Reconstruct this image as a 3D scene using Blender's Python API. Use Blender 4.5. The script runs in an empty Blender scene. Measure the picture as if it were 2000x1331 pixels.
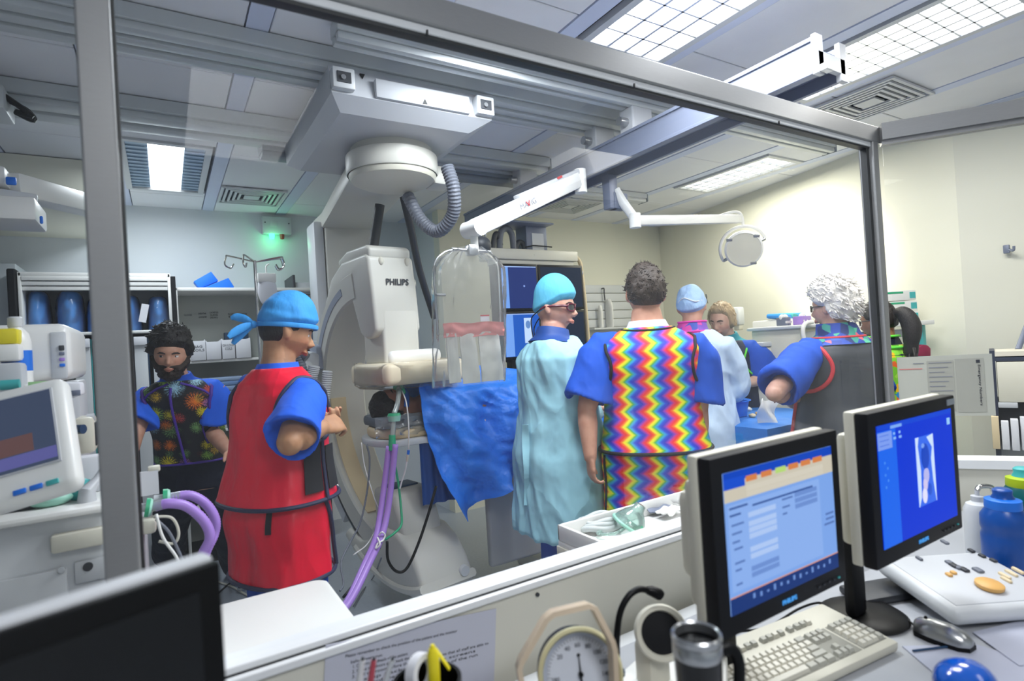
import bpy, bmesh, math, random
import numpy as np
from mathutils import Vector, Matrix, Euler, noise

random.seed(7)
C = bpy.context.scene.collection
SC = bpy.context.scene
R = math.radians
PI = math.pi

# ------------------------------------------------------------------ camera
FPX = 1104.0
CAM_H = 1.48
YAW = R(31.6)
ROLL = math.atan(0.061)
PITCH = math.atan(9 / FPX)
_fw = Vector((math.sin(YAW), math.cos(YAW), 0))
_rt = Vector((math.cos(YAW), -math.sin(YAW), 0))
_up = Vector((0, 0, 1))
FWD = (_fw * math.cos(PITCH) + _up * math.sin(PITCH)).normalized()
_u2 = (_up * math.cos(PITCH) - _fw * math.sin(PITCH)).normalized()
CX = (_rt * math.cos(ROLL) - _u2 * math.sin(ROLL)).normalized()
CY = (_rt * math.sin(ROLL) + _u2 * math.cos(ROLL)).normalized()
CPOS = Vector((0, 0, CAM_H))
cam_data = bpy.data.cameras.new('camera')
cam_data.sensor_fit = 'HORIZONTAL'
cam_data.sensor_width = 36
cam_data.lens = 36 * FPX / 2000
cam_data.clip_start = 0.05
cam_data.dof.use_dof = True
cam_data.dof.focus_distance = 2.9
cam_data.dof.aperture_fstop = 2.8
cam = bpy.data.objects.new('camera', cam_data)
C.objects.link(cam)
cam.matrix_world = Matrix(((CX.x, CY.x, -FWD.x, CPOS.x), (CX.y, CY.y, -FWD.y, CPOS.y),
                           (CX.z, CY.z, -FWD.z, CPOS.z), (0, 0, 0, 1)))
SC.camera = cam

# ------------------------------------------------------------------ view, world, large lamps
SC.view_settings.view_transform = 'Standard'
SC.view_settings.look = 'None'
SC.view_settings.gamma = 1
SC.view_settings.use_curve_mapping = False
SC.view_settings.exposure = 0.16
wd = bpy.data.worlds.new('world')
SC.world = wd
wd.use_nodes = True
wd.node_tree.nodes['Background'].inputs[0].default_value = (0.8, 0.9, 1.0, 1)
wd.node_tree.nodes['Background'].inputs[1].default_value = 0.12
PANEL = 13.0          # emission of the fluorescent panels


def area(name, loc, sx, sy, power, col, rot=(0, 0, 0)):
    l = bpy.data.lights.new(name, 'AREA')
    l.shape = 'RECTANGLE'
    l.size, l.size_y, l.energy, l.color = sx, sy, power, col
    o = bpy.data.objects.new(name, l)
    o.location, o.rotation_euler = loc, rot
    C.objects.link(o)
    return o


# ceiling lamps of both rooms; theatre ones under louvred panels, except the mid fill
area('lamp_control_room', (0.4, -0.75, 2.70), 0.5, 1.1, 30, (0.98, 0.99, 1.0))
area('lamp_control_room', (2.5, -0.9, 2.70), 0.5, 1.1, 7, (1.0, 0.99, 0.94))
area('lamp_theatre_left', (0.06, 4.22, 2.69), 0.36, 0.9, 15, (0.86, 0.94, 1.0))
area('lamp_theatre_front', (1.81, 1.25, 2.69), 0.36, 0.9, 20, (0.96, 0.98, 1.0))
area('lamp_theatre_right', (2.93, 1.24, 2.69), 0.36, 0.9, 28, (1.0, 0.98, 0.92))
area('lamp_theatre_far', (4.0, 2.92, 2.69), 0.36, 0.85, 26, (1.0, 0.97, 0.82))
area('fill_theatre_mid', (1.2, 1.75, 2.69), 0.3, 0.5, 26, (0.9, 0.95, 1.0))  # added fill light, no ceiling panel belongs to it

# ------------------------------------------------------------------ helpers
def ray(px, py):
    return FWD + CX * ((px - 1000) / FPX) - CY * ((py - 665.5) / FPX)


def P(px, py, Y=None, z=None, D=None, X=None):
    """point in the room seen at a pixel of the photo, on the plane Y, X or z = const or at camera depth D"""
    d = ray(px, py)
    if D is not None:
        t = D
    elif Y is not None:
        t = Y / d.y
    elif X is not None:
        t = X / d.x
    else:
        t = (z - CAM_H) / d.z
    return CPOS + d * t


def viewdir(px, py=665):
    d = ray(px, py)
    v = Vector((d.x, d.y, 0)).normalized()
    return v, Vector((v.y, -v.x, 0))


WM = {}


class MB:
    def __init__(s, M=None):
        s.v, s.f = [], []
        s.M = M if M is not None else Matrix()

    def add(s, vs, fs):
        b = len(s.v)
        s.v += [s.M @ Vector(v) for v in vs]
        s.f += [tuple(b + i for i in f) for f in fs]
        return s

    def addbm(s, bm, M=None):
        bm.verts.ensure_lookup_table()
        bm.verts.index_update()
        vs = [(M @ v.co if M is not None else v.co.copy()) for v in bm.verts]
        fs = [tuple(v.index for v in f.verts) for f in bm.faces]
        bm.free()
        return s.add(vs, fs)

    def box(s, c, size, bev=0, rot=None, seg=2):
        c = Vector(c)
        T = Matrix.Translation(c)
        if rot is not None:
            T = T @ (rot.to_4x4() if isinstance(rot, Matrix) else Euler(rot).to_matrix().to_4x4())
        if bev <= 0:
            x, y, z = size[0] / 2, size[1] / 2, size[2] / 2
            vs = [(-x, -y, -z), (x, -y, -z), (x, y, -z), (-x, y, -z), (-x, -y, z), (x, -y, z), (x, y, z), (-x, y, z)]
            return s.add([T @ Vector(v) for v in vs],
                         [(0, 3, 2, 1), (4, 5, 6, 7), (0, 1, 5, 4), (1, 2, 6, 5), (2, 3, 7, 6), (3, 0, 4, 7)])
        bm = bmesh.new()
        bmesh.ops.create_cube(bm, size=1)
        bmesh.ops.scale(bm, vec=size, verts=bm.verts)
        bmesh.ops.bevel(bm, geom=list(bm.edges), offset=min(bev, min(size) * 0.49), segments=seg, affect='EDGES', profile=0.5)
        return s.addbm(bm, T)

    def box2(s, a, b, bev=0, seg=2):
        a, b = Vector(a), Vector(b)
        return s.box((a + b) / 2, [abs(b[i] - a[i]) for i in range(3)], bev, seg=seg)

    def bar(s, a, b, w, h, bev=0, up=(0, 0, 1)):
        a, b = Vector(a), Vector(b)
        d = (b - a)
        L = d.length
        y = d.normalized()
        u = Vector(up)
        x = y.cross(u)
        if x.length < 1e-4:
            x = y.cross(Vector((1, 0, 0)))
        x.normalize()
        z = x.cross(y).normalized()
        Mx = Matrix(((x.x, y.x, z.x), (x.y, y.y, z.y), (x.z, y.z, z.z)))
        return s.box((a + b) / 2, (w, L, h), bev, Mx)

    def tube(s, pts, r, n=10, closed=False, cap=True, ry=None):
        pts = [Vector(p) for p in pts]
        m = len(pts)
        rr = r if isinstance(r, (list, tuple)) else [r] * m
        rb = ry if isinstance(ry, (list, tuple)) else (rr if ry is None else [ry] * m)
        rings = []
        prev = None
        for i, p in enumerate(pts):
            if closed:
                t = pts[(i + 1) % m] - pts[i - 1]
            else:
                t = pts[min(i + 1, m - 1)] - pts[max(i - 1, 0)]
            t.normalize()
            if prev is None:
                ref = Vector((0, 0, 1)) if abs(t.z) < 0.9 else Vector((0, 1, 0))
                u = (ref - t * ref.dot(t)).normalized()
            else:
                u = (prev - t * prev.dot(t))
                u = u.normalized() if u.length > 1e-6 else prev
            prev = u
            w = t.cross(u)
            rings.append([p + u * (math.cos(2 * PI * k / n) * rr[i]) + w * (math.sin(2 * PI * k / n) * rb[i]) for k in range(n)])
        return s.loft(rings, cap=cap and not closed, closed=closed)

    def cyl(s, a, b, r0, r1=None, n=24, cap=True):
        return s.tube([a, b], [r0, r0 if r1 is None else r1], n=n, cap=cap)

    def loft(s, rings, cap=True, closed=False):
        n = len(rings[0])
        vs = [p for r_ in rings for p in r_]
        fs = []
        m = len(rings)
        for i in range(m if closed else m - 1):
            a, b = i * n, ((i + 1) % m) * n
            for k in range(n):
                k2 = (k + 1) % n
                fs.append((a + k, a + k2, b + k2, b + k))
        if cap:
            fs.append(tuple(range(n - 1, -1, -1)))
            fs.append(tuple((m - 1) * n + k for k in range(n)))
        return s.add(vs, fs)

    def lathe(s, c, prof, n=32, rot=None, cap=False):
        c = Vector(c)
        Rm = rot if rot is not None else Matrix.Identity(3)
        rings = [[c + Rm @ Vector((r_ * math.cos(2 * PI * k / n), r_ * math.sin(2 * PI * k / n), z)) for k in range(n)] for r_, z in prof]
        return s.loft(rings, cap=cap)

    def ell(s, c, r_, rot=None, nu=20, nv=14):
        c = Vector(c)
        Rm = rot if rot is not None else Matrix.Identity(3)
        vs = [c + Rm @ Vector((0, 0, -r_[2]))]
        for j in range(1, nv):
            a = -PI / 2 + PI * j / nv
            for k in range(nu):
                b = 2 * PI * k / nu
                vs.append(c + Rm @ Vector((r_[0] * math.cos(a) * math.cos(b), r_[1] * math.cos(a) * math.sin(b), r_[2] * math.sin(a))))
        vs.append(c + Rm @ Vector((0, 0, r_[2])))
        fs = [(0, 1 + (k + 1) % nu, 1 + k) for k in range(nu)]
        for j in range(nv - 2):
            for k in range(nu):
                a0 = 1 + j * nu
                fs.append((a0 + k, a0 + (k + 1) % nu, a0 + nu + (k + 1) % nu, a0 + nu + k))
        t = len(vs) - 1
        a0 = 1 + (nv - 2) * nu
        fs += [(a0 + k, a0 + (k + 1) % nu, t) for k in range(nu)]
        return s.add(vs, fs)

    def prism(s, poly, o, ux, uy, uz, h, bev=0, seg=2):
        """extrude a 2-d outline (ux, uy plane at o) by h along uz"""
        bm = bmesh.new()
        vs = [bm.verts.new(Vector(o) + Vector(ux) * a + Vector(uy) * b) for a, b in poly]
        f = bm.faces.new(vs)
        e = bmesh.ops.extrude_face_region(bm, geom=[f])
        bmesh.ops.translate(bm, vec=Vector(uz) * h, verts=[g for g in e['geom'] if isinstance(g, bmesh.types.BMVert)])
        bmesh.ops.recalc_face_normals(bm, faces=list(bm.faces))
        if bev > 0:
            bmesh.ops.bevel(bm, geom=[ed for ed in bm.edges if len(ed.link_faces) == 2 and ed.calc_face_angle(0) > 0.5], offset=bev, segments=seg, affect='EDGES', profile=0.5)
        return s.addbm(bm)

    def sheet(s, fn, nu, nv, th=0.002):
        """grid surface fn(u, v) with a small thickness"""
        g = [[Vector(fn(i / nu, j / nv)) for j in range(nv + 1)] for i in range(nu + 1)]
        vs, fs = [], []
        W = nv + 1
        N = []
        for i in range(nu + 1):
            for j in range(nv + 1):
                a = g[min(i + 1, nu)][j] - g[max(i - 1, 0)][j]
                b = g[i][min(j + 1, nv)] - g[i][max(j - 1, 0)]
                nn = a.cross(b)
                N.append(nn.normalized() if nn.length > 1e-9 else Vector((0, 0, 1)))
        top = [g[i][j] + N[i * W + j] * th / 2 for i in range(nu + 1) for j in range(nv + 1)]
        bot = [g[i][j] - N[i * W + j] * th / 2 for i in range(nu + 1) for j in range(nv + 1)]
        B = len(top)
        for i in range(nu):
            for j in range(nv):
                a = i * W + j
                q = (a, a + W, a + W + 1, a + 1)
                fs.append(q)
                fs.append(tuple(B + x for x in reversed(q)))
        rim = [(i, 0) for i in range(nu)] + [(nu, j) for j in range(nv)] + [(nu - i, nv) for i in range(nu)] + [(0, nv - j) for j in range(nv)]
        idx = [i * W + j for i, j in rim]
        for k in range(len(idx)):
            a, b = idx[k], idx[(k + 1) % len(idx)]
            fs.append((b, a, B + a, B + b))
        return s.add(top + bot, fs)

    def mesh(s, name, inv=None):
        me = bpy.data.meshes.new(name)
        vs = s.v if inv is None else [inv @ v for v in s.v]
        me.from_pydata([tuple(v) for v in vs], [], s.f)
        me.update()
        return me

    def build(s, name, mat, parent=None, smooth=38, fix=True, label=None, kind=None):
        inv = WM[parent.name].inverted() if parent is not None else None
        me = s.mesh(name, inv)
        if fix:
            bm = bmesh.new()
            bm.from_mesh(me)
            bmesh.ops.recalc_face_normals(bm, faces=list(bm.faces))
            bm.to_mesh(me)
            bm.free()
        return link_mesh(name, me, mat, parent, smooth, label, kind)


def link_mesh(name, me, mat, parent=None, smooth=38, label=None, kind=None):
    if smooth:
        me.polygons.foreach_set('use_smooth', [True] * len(me.polygons))
        if smooth < 180:
            me.set_sharp_from_angle(angle=R(smooth))
    me.materials.append(mat)
    o = bpy.data.objects.new(name, me)
    C.objects.link(o)
    if parent is not None:
        o.parent = parent
        WM[o.name] = WM[parent.name]
    else:
        WM[o.name] = Matrix()
    if label:
        o['label'] = label
    if kind:
        o['kind'] = kind
    return o


def tag(o, label, cat, group=None, kind=None):
    o['label'] = label
    o['category'] = cat
    if group:
        o['group'] = group
    if kind:
        o['kind'] = kind
    return o


def thing(name, label, cat, loc=(0, 0, 0), rotz=0.0, group=None):
    o = bpy.data.objects.new(name, None)
    o.empty_display_size = 0.05
    C.objects.link(o)
    o.location = loc
    o.rotation_euler = (0, 0, rotz)
    WM[o.name] = Matrix.Translation(Vector(loc)) @ Matrix.Rotation(rotz, 4, 'Z')
    tag(o, label, cat, group)
    return o


def struct(name, loc=(0, 0, 0)):
    o = bpy.data.objects.new(name, None)
    o.empty_display_size = 0.05
    C.objects.link(o)
    o.location = loc
    WM[o.name] = Matrix.Translation(Vector(loc))
    o['kind'] = 'structure'
    return o


def copy_thing(root, delta, label=None):
    """copy a thing and its parts (two levels), moved by delta"""
    def rec(o, par):
        c = o.copy()
        C.objects.link(c)
        if par is not None:
            c.parent = par
            WM[c.name] = WM[par.name]
        for ch in [x for x in bpy.data.objects if x.parent == o]:
            rec(ch, c)
        return c
    c = root.copy()
    C.objects.link(c)
    c.location = Vector(root.location) + Vector(delta)
    WM[c.name] = Matrix.Translation(Vector(delta)) @ WM[root.name]
    for ch in [x for x in bpy.data.objects if x.parent == root]:
        rec(ch, c)
    if label:
        c['label'] = label
    return c


def curve(pts, n=8):
    """Catmull-Rom through the points"""
    pts = [Vector(p) for p in pts]
    out = []
    for i in range(len(pts) - 1):
        p0 = pts[i - 1] if i > 0 else pts[i] * 2 - pts[i + 1]
        p1, p2 = pts[i], pts[i + 1]
        p3 = pts[i + 2] if i + 2 < len(pts) else pts[i + 1] * 2 - pts[i]
        for k in range(n):
            t = k / n
            out.append(0.5 * ((2 * p1) + (p2 - p0) * t + (2 * p0 - 5 * p1 + 4 * p2 - p3) * t * t + (3 * p1 - p0 - 3 * p2 + p3) * t ** 3))
    out.append(pts[-1])
    return out


def text(s, name, o, ux, uy, size, mat, parent=None, depth=0.0006, bold=0.0, align='CENTER', fit=None, label=None):
    """flat printed lettering at o reading along ux"""
    cu = bpy.data.curves.new(name, 'FONT')
    cu.body = s
    cu.size = size
    cu.align_x = align
    cu.align_y = 'CENTER'
    cu.extrude = depth
    cu.offset = bold
    cu.resolution_u = 3
    tmp = bpy.data.objects.new(name, cu)
    C.objects.link(tmp)
    dg = bpy.context.evaluated_depsgraph_get()
    me = bpy.data.meshes.new_from_object(tmp.evaluated_get(dg))
    bpy.data.objects.remove(tmp)
    bpy.data.curves.remove(cu)
    ux, uy = Vector(ux).normalized(), Vector(uy).normalized()
    uz = ux.cross(uy)
    k = 1.0
    if fit and len(me.vertices):
        xs = [v.co.x for v in me.vertices]
        k = fit / max(1e-6, max(xs) - min(xs))
    M = Matrix(((ux.x * k, uy.x, uz.x, o[0]), (ux.y * k, uy.y, uz.y, o[1]), (ux.z * k, uy.z, uz.z, o[2]), (0, 0, 0, 1)))
    if parent is not None:
        M = WM[parent.name].inverted() @ M
    me.transform(M)
    return link_mesh(name, me, mat, parent, 0, label)


# ------------------------------------------------------------------ materials
def nmat(name):
    m = bpy.data.materials.new(name)
    m.use_nodes = True
    nt = m.node_tree
    return m, nt, nt.nodes['Principled BSDF'], nt.nodes.new, nt.links.new


def srgb(h):
    if isinstance(h, str):
        h = [int(h[i:i + 2], 16) / 255 for i in (0, 2, 4)]
    return tuple(((c + 0.055) / 1.055) ** 2.4 if c > 0.04045 else c / 12.92 for c in h)


def mat(name, col, rough=0.5, metal=0.0, var=0.06, vs=6.0, bump=0.0, bs=60.0, bd=0.02, spec=0.5, coat=0.0, stretch=None, sheen=0.0, alpha=1.0, sss=0.0, trans=0.0, crease=0.0, cs=9.0):
    m, nt, b, N, L = nmat(name)
    c = srgb(col) if isinstance(col, str) else col
    tc = N('ShaderNodeTexCoord')
    src = tc.outputs['Object']
    if stretch:
        mp = N('ShaderNodeMapping')
        mp.inputs['Scale'].default_value = stretch
        L(src, mp.inputs[0])
        src = mp.outputs[0]
    nz = N('ShaderNodeTexNoise')
    nz.inputs['Scale'].default_value = vs
    nz.inputs['Detail'].default_value = 4
    L(src, nz.inputs['Vector'])
    mx = N('ShaderNodeMix')
    mx.data_type = 'RGBA'
    mx.inputs['A'].default_value = tuple(max(0, x * (1 - var * 2)) for x in c) + (1,)
    mx.inputs['B'].default_value = tuple(min(1, x * (1 + var * 1.2)) for x in c) + (1,)
    L(nz.outputs['Fac'], mx.inputs['Factor'])
    L(mx.outputs['Result'], b.inputs['Base Color'])
    b.inputs['Roughness'].default_value = rough
    b.inputs['Metallic'].default_value = metal
    b.inputs['Specular IOR Level'].default_value = spec
    b.inputs['Coat Weight'].default_value = coat
    b.inputs['Sheen Weight'].default_value = sheen
    b.inputs['Alpha'].default_value = alpha
    if trans:
        b.inputs['Transmission Weight'].default_value = trans
    if sss:
        b.inputs['Subsurface Weight'].default_value = sss
        b.inputs['Subsurface Radius'].default_value = (0.012, 0.005, 0.003)
    if bump:
        n2 = N('ShaderNodeTexNoise')
        n2.inputs['Scale'].default_value = bs
        n2.inputs['Detail'].default_value = 3
        L(src, n2.inputs['Vector'])
        bp = N('ShaderNodeBump')
        bp.inputs['Strength'].default_value = bump
        bp.inputs['Distance'].default_value = bd
        h = n2.outputs['Fac']
        if crease:
            dn_ = N('ShaderNodeVectorMath')
            dn_.operation = 'MULTIPLY_ADD'
            dn_.inputs[1].default_value = (0.12, 0.12, 0.12)
            L(nz.outputs['Color'], dn_.inputs[0])
            L(src, dn_.inputs[2])
            vo_ = N('ShaderNodeTexVoronoi')
            vo_.inputs['Scale'].default_value = cs
            L(dn_.outputs[0], vo_.inputs['Vector'])
            ma = N('ShaderNodeMath')
            ma.operation = 'MULTIPLY_ADD'
            ma.inputs[1].default_value = crease
            L(vo_.outputs['Distance'], ma.inputs[0])
            L(h, ma.inputs[2])
            h = ma.outputs[0]
        L(h, bp.inputs['Height'])
        L(bp.outputs['Normal'], b.inputs['Normal'])
    return m


def emis(name, col, strength=1.0):
    m, nt, b, N, L = nmat(name)
    c = srgb(col) if isinstance(col, str) else col
    b.inputs['Base Color'].default_value = tuple(x * 0.02 for x in c) + (1,)
    b.inputs['Emission Color'].default_value = c + (1,)
    b.inputs['Emission Strength'].default_value = strength
    b.inputs['Roughness'].default_value = 0.45
    b.inputs['Specular IOR Level'].default_value = 0.1
    return m


def clear(name, tint=(1, 1, 1), body=0.06, col=(0.9, 0.95, 1.0), rough=0.12, refl=1.0, crinkle=0.0):
    """thin clear film: mostly transparent, a little body colour, a fresnel gloss"""
    m, nt, b, N, L = nmat(name)
    nt.nodes.remove(b)
    out = nt.nodes['Material Output']
    t = N('ShaderNodeBsdfTransparent')
    t.inputs[0].default_value = tint + (1,)
    d = N('ShaderNodeBsdfDiffuse')
    d.inputs[0].default_value = col + (1,)
    g = N('ShaderNodeBsdfGlossy')
    g.inputs['Roughness'].default_value = rough
    fr = N('ShaderNodeFresnel')
    fr.inputs[0].default_value = 1.45
    mu = N('ShaderNodeMath')
    mu.operation = 'MULTIPLY'
    mu.inputs[1].default_value = refl
    L(fr.outputs[0], mu.inputs[0])
    if crinkle:
        vz = N('ShaderNodeTexVoronoi')
        vz.inputs['Scale'].default_value = 11
        tcz = N('ShaderNodeTexCoord')
        L(tcz.outputs['Object'], vz.inputs['Vector'])
        bz = N('ShaderNodeBump')
        bz.inputs['Strength'].default_value = 1.0
        bz.inputs['Distance'].default_value = crinkle
        L(vz.outputs['Distance'], bz.inputs['Height'])
        L(bz.outputs['Normal'], g.inputs['Normal'])
        L(bz.outputs['Normal'], fr.inputs['Normal'])
    m1 = N('ShaderNodeMixShader')
    m1.inputs[0].default_value = body
    L(t.outputs[0], m1.inputs[1])
    L(d.outputs[0], m1.inputs[2])
    m2 = N('ShaderNodeMixShader')
    L(mu.outputs[0], m2.inputs[0])
    L(m1.outputs[0], m2.inputs[1])
    L(g.outputs[0], m2.inputs[2])
    L(m2.outputs[0], out.inputs[0])
    return m


M = {}
M['wall'] = mat('wall_paint', 'd3d9de', 0.6, var=0.02, vs=2.5, bump=0.05, bs=180, bd=0.002)
M['wall_warm'] = mat('wall_paint_warm', 'e2e1d2', 0.55, var=0.02, vs=2, bump=0.05, bs=180, bd=0.002)
M['tile'] = mat('ceiling_tile', 'ebecf0', 0.7, var=0.03, vs=5, bump=0.15, bs=250, bd=0.003)
M['strip'] = mat('ceiling_strip', 'd4dcf2', 0.45, var=0.02)
M['slab'] = mat('ceiling_slab', '50545a', 0.8)
M['floor'] = mat('floor_vinyl', 'a3abb6', 0.32, var=0.1, vs=60, bump=0.03, bs=120)
M['alu'] = mat('aluminium', '98999a', 0.42, 0.35, var=0.04, vs=30, stretch=(1, 1, 12))
M['alu_dark'] = mat('aluminium_dark', '3a3c3d', 0.5, 0.3)
M['alu_lite'] = mat('aluminium_light', 'eceef0', 0.35, 0.05, var=0.03)
M['rail'] = mat('rail_grey', 'c6cbcd', 0.4, 0.1, var=0.05, vs=12)
M['rail_dark'] = mat('rail_dark', '8a929a', 0.5, 0.1)
M['beam'] = mat('beam_blue_grey', '737b90', 0.45, 0.15, var=0.04)
M['panelwall'] = mat('partition_panel', 'd8d6ca', 0.55, var=0.03, vs=3)
M['white'] = mat('white_enamel', 'ebebe8', 0.35, var=0.02)
M['white2'] = mat('white_plastic', 'd0d3d6', 0.4, var=0.02)
M['cream'] = mat('cream_plastic', 'd6d3c4', 0.42, var=0.02)
M['machine'] = mat('machine_ivory', 'd2d1c8', 0.4, var=0.02, vs=3)
M['beige'] = mat('machine_beige', 'dcc9a4', 0.5, var=0.03)
M['greyblue'] = mat('machine_grey', '9aa1b0', 0.42, var=0.03)
M['carriage'] = mat('carriage_grey', 'c2c5ca', 0.45, var=0.03)
M['dark'] = mat('dark_grey', '33363c', 0.5)
M['black'] = mat('black_plastic', '0b0c0e', 0.4, spec=0.2)
M['blackmat'] = mat('black_matte', '121317', 0.6, spec=0.25)
M['rubber'] = mat('cable_grey', '6d727d', 0.5, bump=0.2, bs=100)
M['chrome'] = mat('chrome', 'c8c8c8', 0.15, 1.0, var=0.02)
M['steel'] = mat('steel', 'b4b6b8', 0.28, 0.9, var=0.04)
M['glass'] = clear('window_glass', (0.99, 0.995, 0.995), 0.012, (0.9, 0.95, 1.0), 0.0, 0.10)
M['film'] = clear('clear_film', (0.98, 0.985, 0.99), 0.06, (0.95, 0.97, 1.0), 0.16, 0.9, 0.008)
M['tubeclear'] = clear('clear_tube', (0.9, 0.96, 0.95), 0.30, (0.85, 0.95, 0.93), 0.15, 1.5)
M['acrylic'] = clear('lead_acrylic', (0.985, 0.985, 0.96), 0.07, (0.9, 0.9, 0.85), 0.08, 0.3)
M['lampface'] = emis('lamp_panel', (0.95, 0.975, 1.0), PANEL * 0.30)
M['lampwarm'] = emis('lamp_panel_warm', (1.0, 0.985, 0.88), PANEL * 0.17)
M['louvre'] = mat('louvre', 'e4e9f2', 0.2, 0.5)
M['louvre_blue'] = mat('louvre_blue', '9db4c8', 0.35, 0.3)
M['slot'] = mat('vent_slot', '24303c', 0.8)
M['paper'] = mat('paper', 'dfe0e6', 0.8, var=0.02)
M['paper_warm'] = mat('paper_cream', 'd9d3c4', 0.8, var=0.02)
M['ink'] = mat('ink', '3c3f48', 0.8)
M['inkfaint'] = mat('ink_faint', '8d909a', 0.8)
M['blue'] = mat('blue_plastic', '1272e0', 0.4, var=0.05)
M['bluefoam'] = mat('blue_foam', '1478ea', 0.6, var=0.05)
M['drape'] = mat('blue_drape', '2b82f0', 0.5, var=0.06, vs=5, bump=0.7, bs=9, bd=0.03, crease=1.0, cs=7)
M['bluebag'] = mat('blue_pad', '3a9cf4', 0.45, var=0.12, vs=8)
M['purple'] = mat('purple_hose', 'a984d8', 0.4, var=0.04)
M['green'] = mat('green_fitting', '2fa878', 0.4)
M['teal'] = mat('teal_plastic', '3fb0b0', 0.45)
M['mint'] = mat('mint_plastic', '9fd8c4', 0.4)
M['redlabel'] = mat('red_band', 'e58b86', 0.5, var=0.08, vs=40)
M['red'] = mat('red_print', 'c03038', 0.6)
M['yellow'] = mat('yellow_plastic', 'e8d820', 0.45)
M['orange'] = mat('orange_button', 'd9a860', 0.45)
M['greengel'] = emis('green_lamp', (0.05, 1.0, 0.35), 5.0)
M['navy'] = mat('navy_box', '153a5c', 0.45)
M['mattress'] = mat('table_mattress', 'dcc7a0', 0.55, bump=0.3, bs=25, bd=0.01)
M['padgrey'] = mat('head_pad', '59616d', 0.55)

# ================================================================== STRUCTURE
CE = 2.75
# floor
o = MB().box2((-3.2, -2.6, -0.12), (6.2, 5.6, 0.0)).build('floor', M['floor'], smooth=0)
o['kind'] = 'structure'
# ceiling: slab, strips and lay-in tiles
ceil = struct('ceiling', (0, 0, CE))
MB().box2((-3.2, -2.6, CE + 0.02), (6.2, 5.6, CE + 0.12)).build('ceiling_slab', M['slab'], ceil, 0)
SP = 0.56
sx0 = 0.36
cols = [sx0 + SP * k for k in range(-5, 10)]
for x in cols:
    MB().box2((x - 0.04, -1.9, CE - 0.006), (x + 0.04, 5.3, CE + 0.02)).build('ceiling_strip', M['strip'], ceil, 0)
LIGHTS = {(0.36 - SP): (3.70, 4.74), 1.48: (0.80, 1.84), 2.60: (0.78, 1.80), 3.72: (2.46, 3.36)}
tile_cache = {}
JY = [-1.45, -0.4, 0.65, 1.69, 2.74, 3.79, 4.84, 5.30]
for x in cols[:-1]:
    a, b = x + 0.045, x + SP - 0.045
    js = list(JY)
    lit = None
    for k, v in LIGHTS.items():
        if abs(k - x) < 0.02:
            lit = v
    segs = []
    for y0, y1 in zip(js[:-1], js[1:]):
        if lit:
            if y1 <= lit[0] + 0.02 or y0 >= lit[1] - 0.02:
                segs.append((y0, y1))
            else:
                if y0 < lit[0] - 0.02:
                    segs.append((y0, lit[0]))
                if y1 > lit[1] + 0.02:
                    segs.append((lit[1], y1))
        else:
            segs.append((y0, y1))
    for y0, y1 in segs:
        key = round(y1 - y0, 3)
        if key not in tile_cache:
            tile_cache[key] = MB().box((0, 0, 0.012), (b - a, key - 0.008, 0.03), 0.003, seg=1).mesh('tile')
            tile_cache[key].materials.append(M['tile'])
        t = bpy.data.objects.new('ceiling_tile', tile_cache[key])
        C.objects.link(t)
        t.parent = ceil
        t.location = ((a + b) / 2, (y0 + y1) / 2, random.uniform(-0.001, 0.001))
        WM[t.name] = WM[ceil.name]


def ceiling_light(x0, x1, y0, y1, label, kind, n_u=3, n_v=9):
    t = thing('ceiling_light', label, 'light', ((x0 + x1) / 2, (y0 + y1) / 2, CE - 0.02), group='recessed ceiling lights')
    f = MB()
    fw = 0.035
    for a, b in (((x0, y0), (x1, y0 + fw)), ((x0, y1 - fw), (x1, y1)), ((x0, y0 + fw), (x0 + fw, y1 - fw)), ((x1 - fw, y0 + fw), (x1, y1 - fw))):
        f.box2((a[0], a[1], CE - 0.014), (b[0], b[1], CE + 0.015))
    f.build('frame', M['white2'], t, 0)
    X0, X1, Y0, Y1 = x0 + fw, x1 - fw, y0 + fw, y1 - fw
    if kind == 'split':
        w = (X1 - X0)
        MB().box2((X0 + w * 0.27, Y0, CE + 0.0), (X1 - w * 0.27, Y1, CE + 0.008)).build('diffuser', M['lampface'], t, 0)
        for a, b in ((X0, X0 + w * 0.27), (X1 - w * 0.27, X1)):
            m = MB()
            m.box2((a, Y0, CE + 0.002), (b, Y1, CE + 0.010))
            for k in range(14):
                yy = Y0 + (Y1 - Y0) * (k + 0.5) / 14
                m.box2((a, yy - 0.008, CE - 0.005), (b, yy + 0.008, CE + 0.003))
            m.build('louvre', M['louvre_blue'], t, 0)
    else:
        MB().box2((X0, Y0, CE + 0.008), (X1, Y1, CE + 0.014)).build('diffuser', M['lampface'] if kind == 'cool' else M['lampwarm'], t, 0)
        lo = MB()
        for k in range(1, n_u):
            xx = X0 + (X1 - X0) * k / n_u
            lo.box2((xx - 0.006, Y0, CE - 0.012), (xx + 0.006, Y1, CE + 0.006))
        for k in range(1, n_v):
            yy = Y0 + (Y1 - Y0) * k / n_v
            lo.box2((X0, yy - 0.0035, CE - 0.012), (X1, yy + 0.0035, CE + 0.006))
        lo.build('louvre', M['louvre'], t, 0)
    return t


ceiling_light(-0.17, 0.30, 3.70, 4.74, 'recessed ceiling light with blue-grey side louvres on the left near the back wall', 'split')
ceiling_light(1.55, 2.02, 0.80, 1.84, 'bright recessed ceiling light with deep louvre cells above the window header', 'cool', 4, 9)
ceiling_light(2.66, 3.13, 0.78, 1.80, 'long glowing ceiling light beside the square air vent at upper right', 'cool', 5, 12)
ceiling_light(3.79, 4.22, 2.46, 3.36, 'small yellowish ceiling light nearest the right wall', 'warm', 4, 8)


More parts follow.
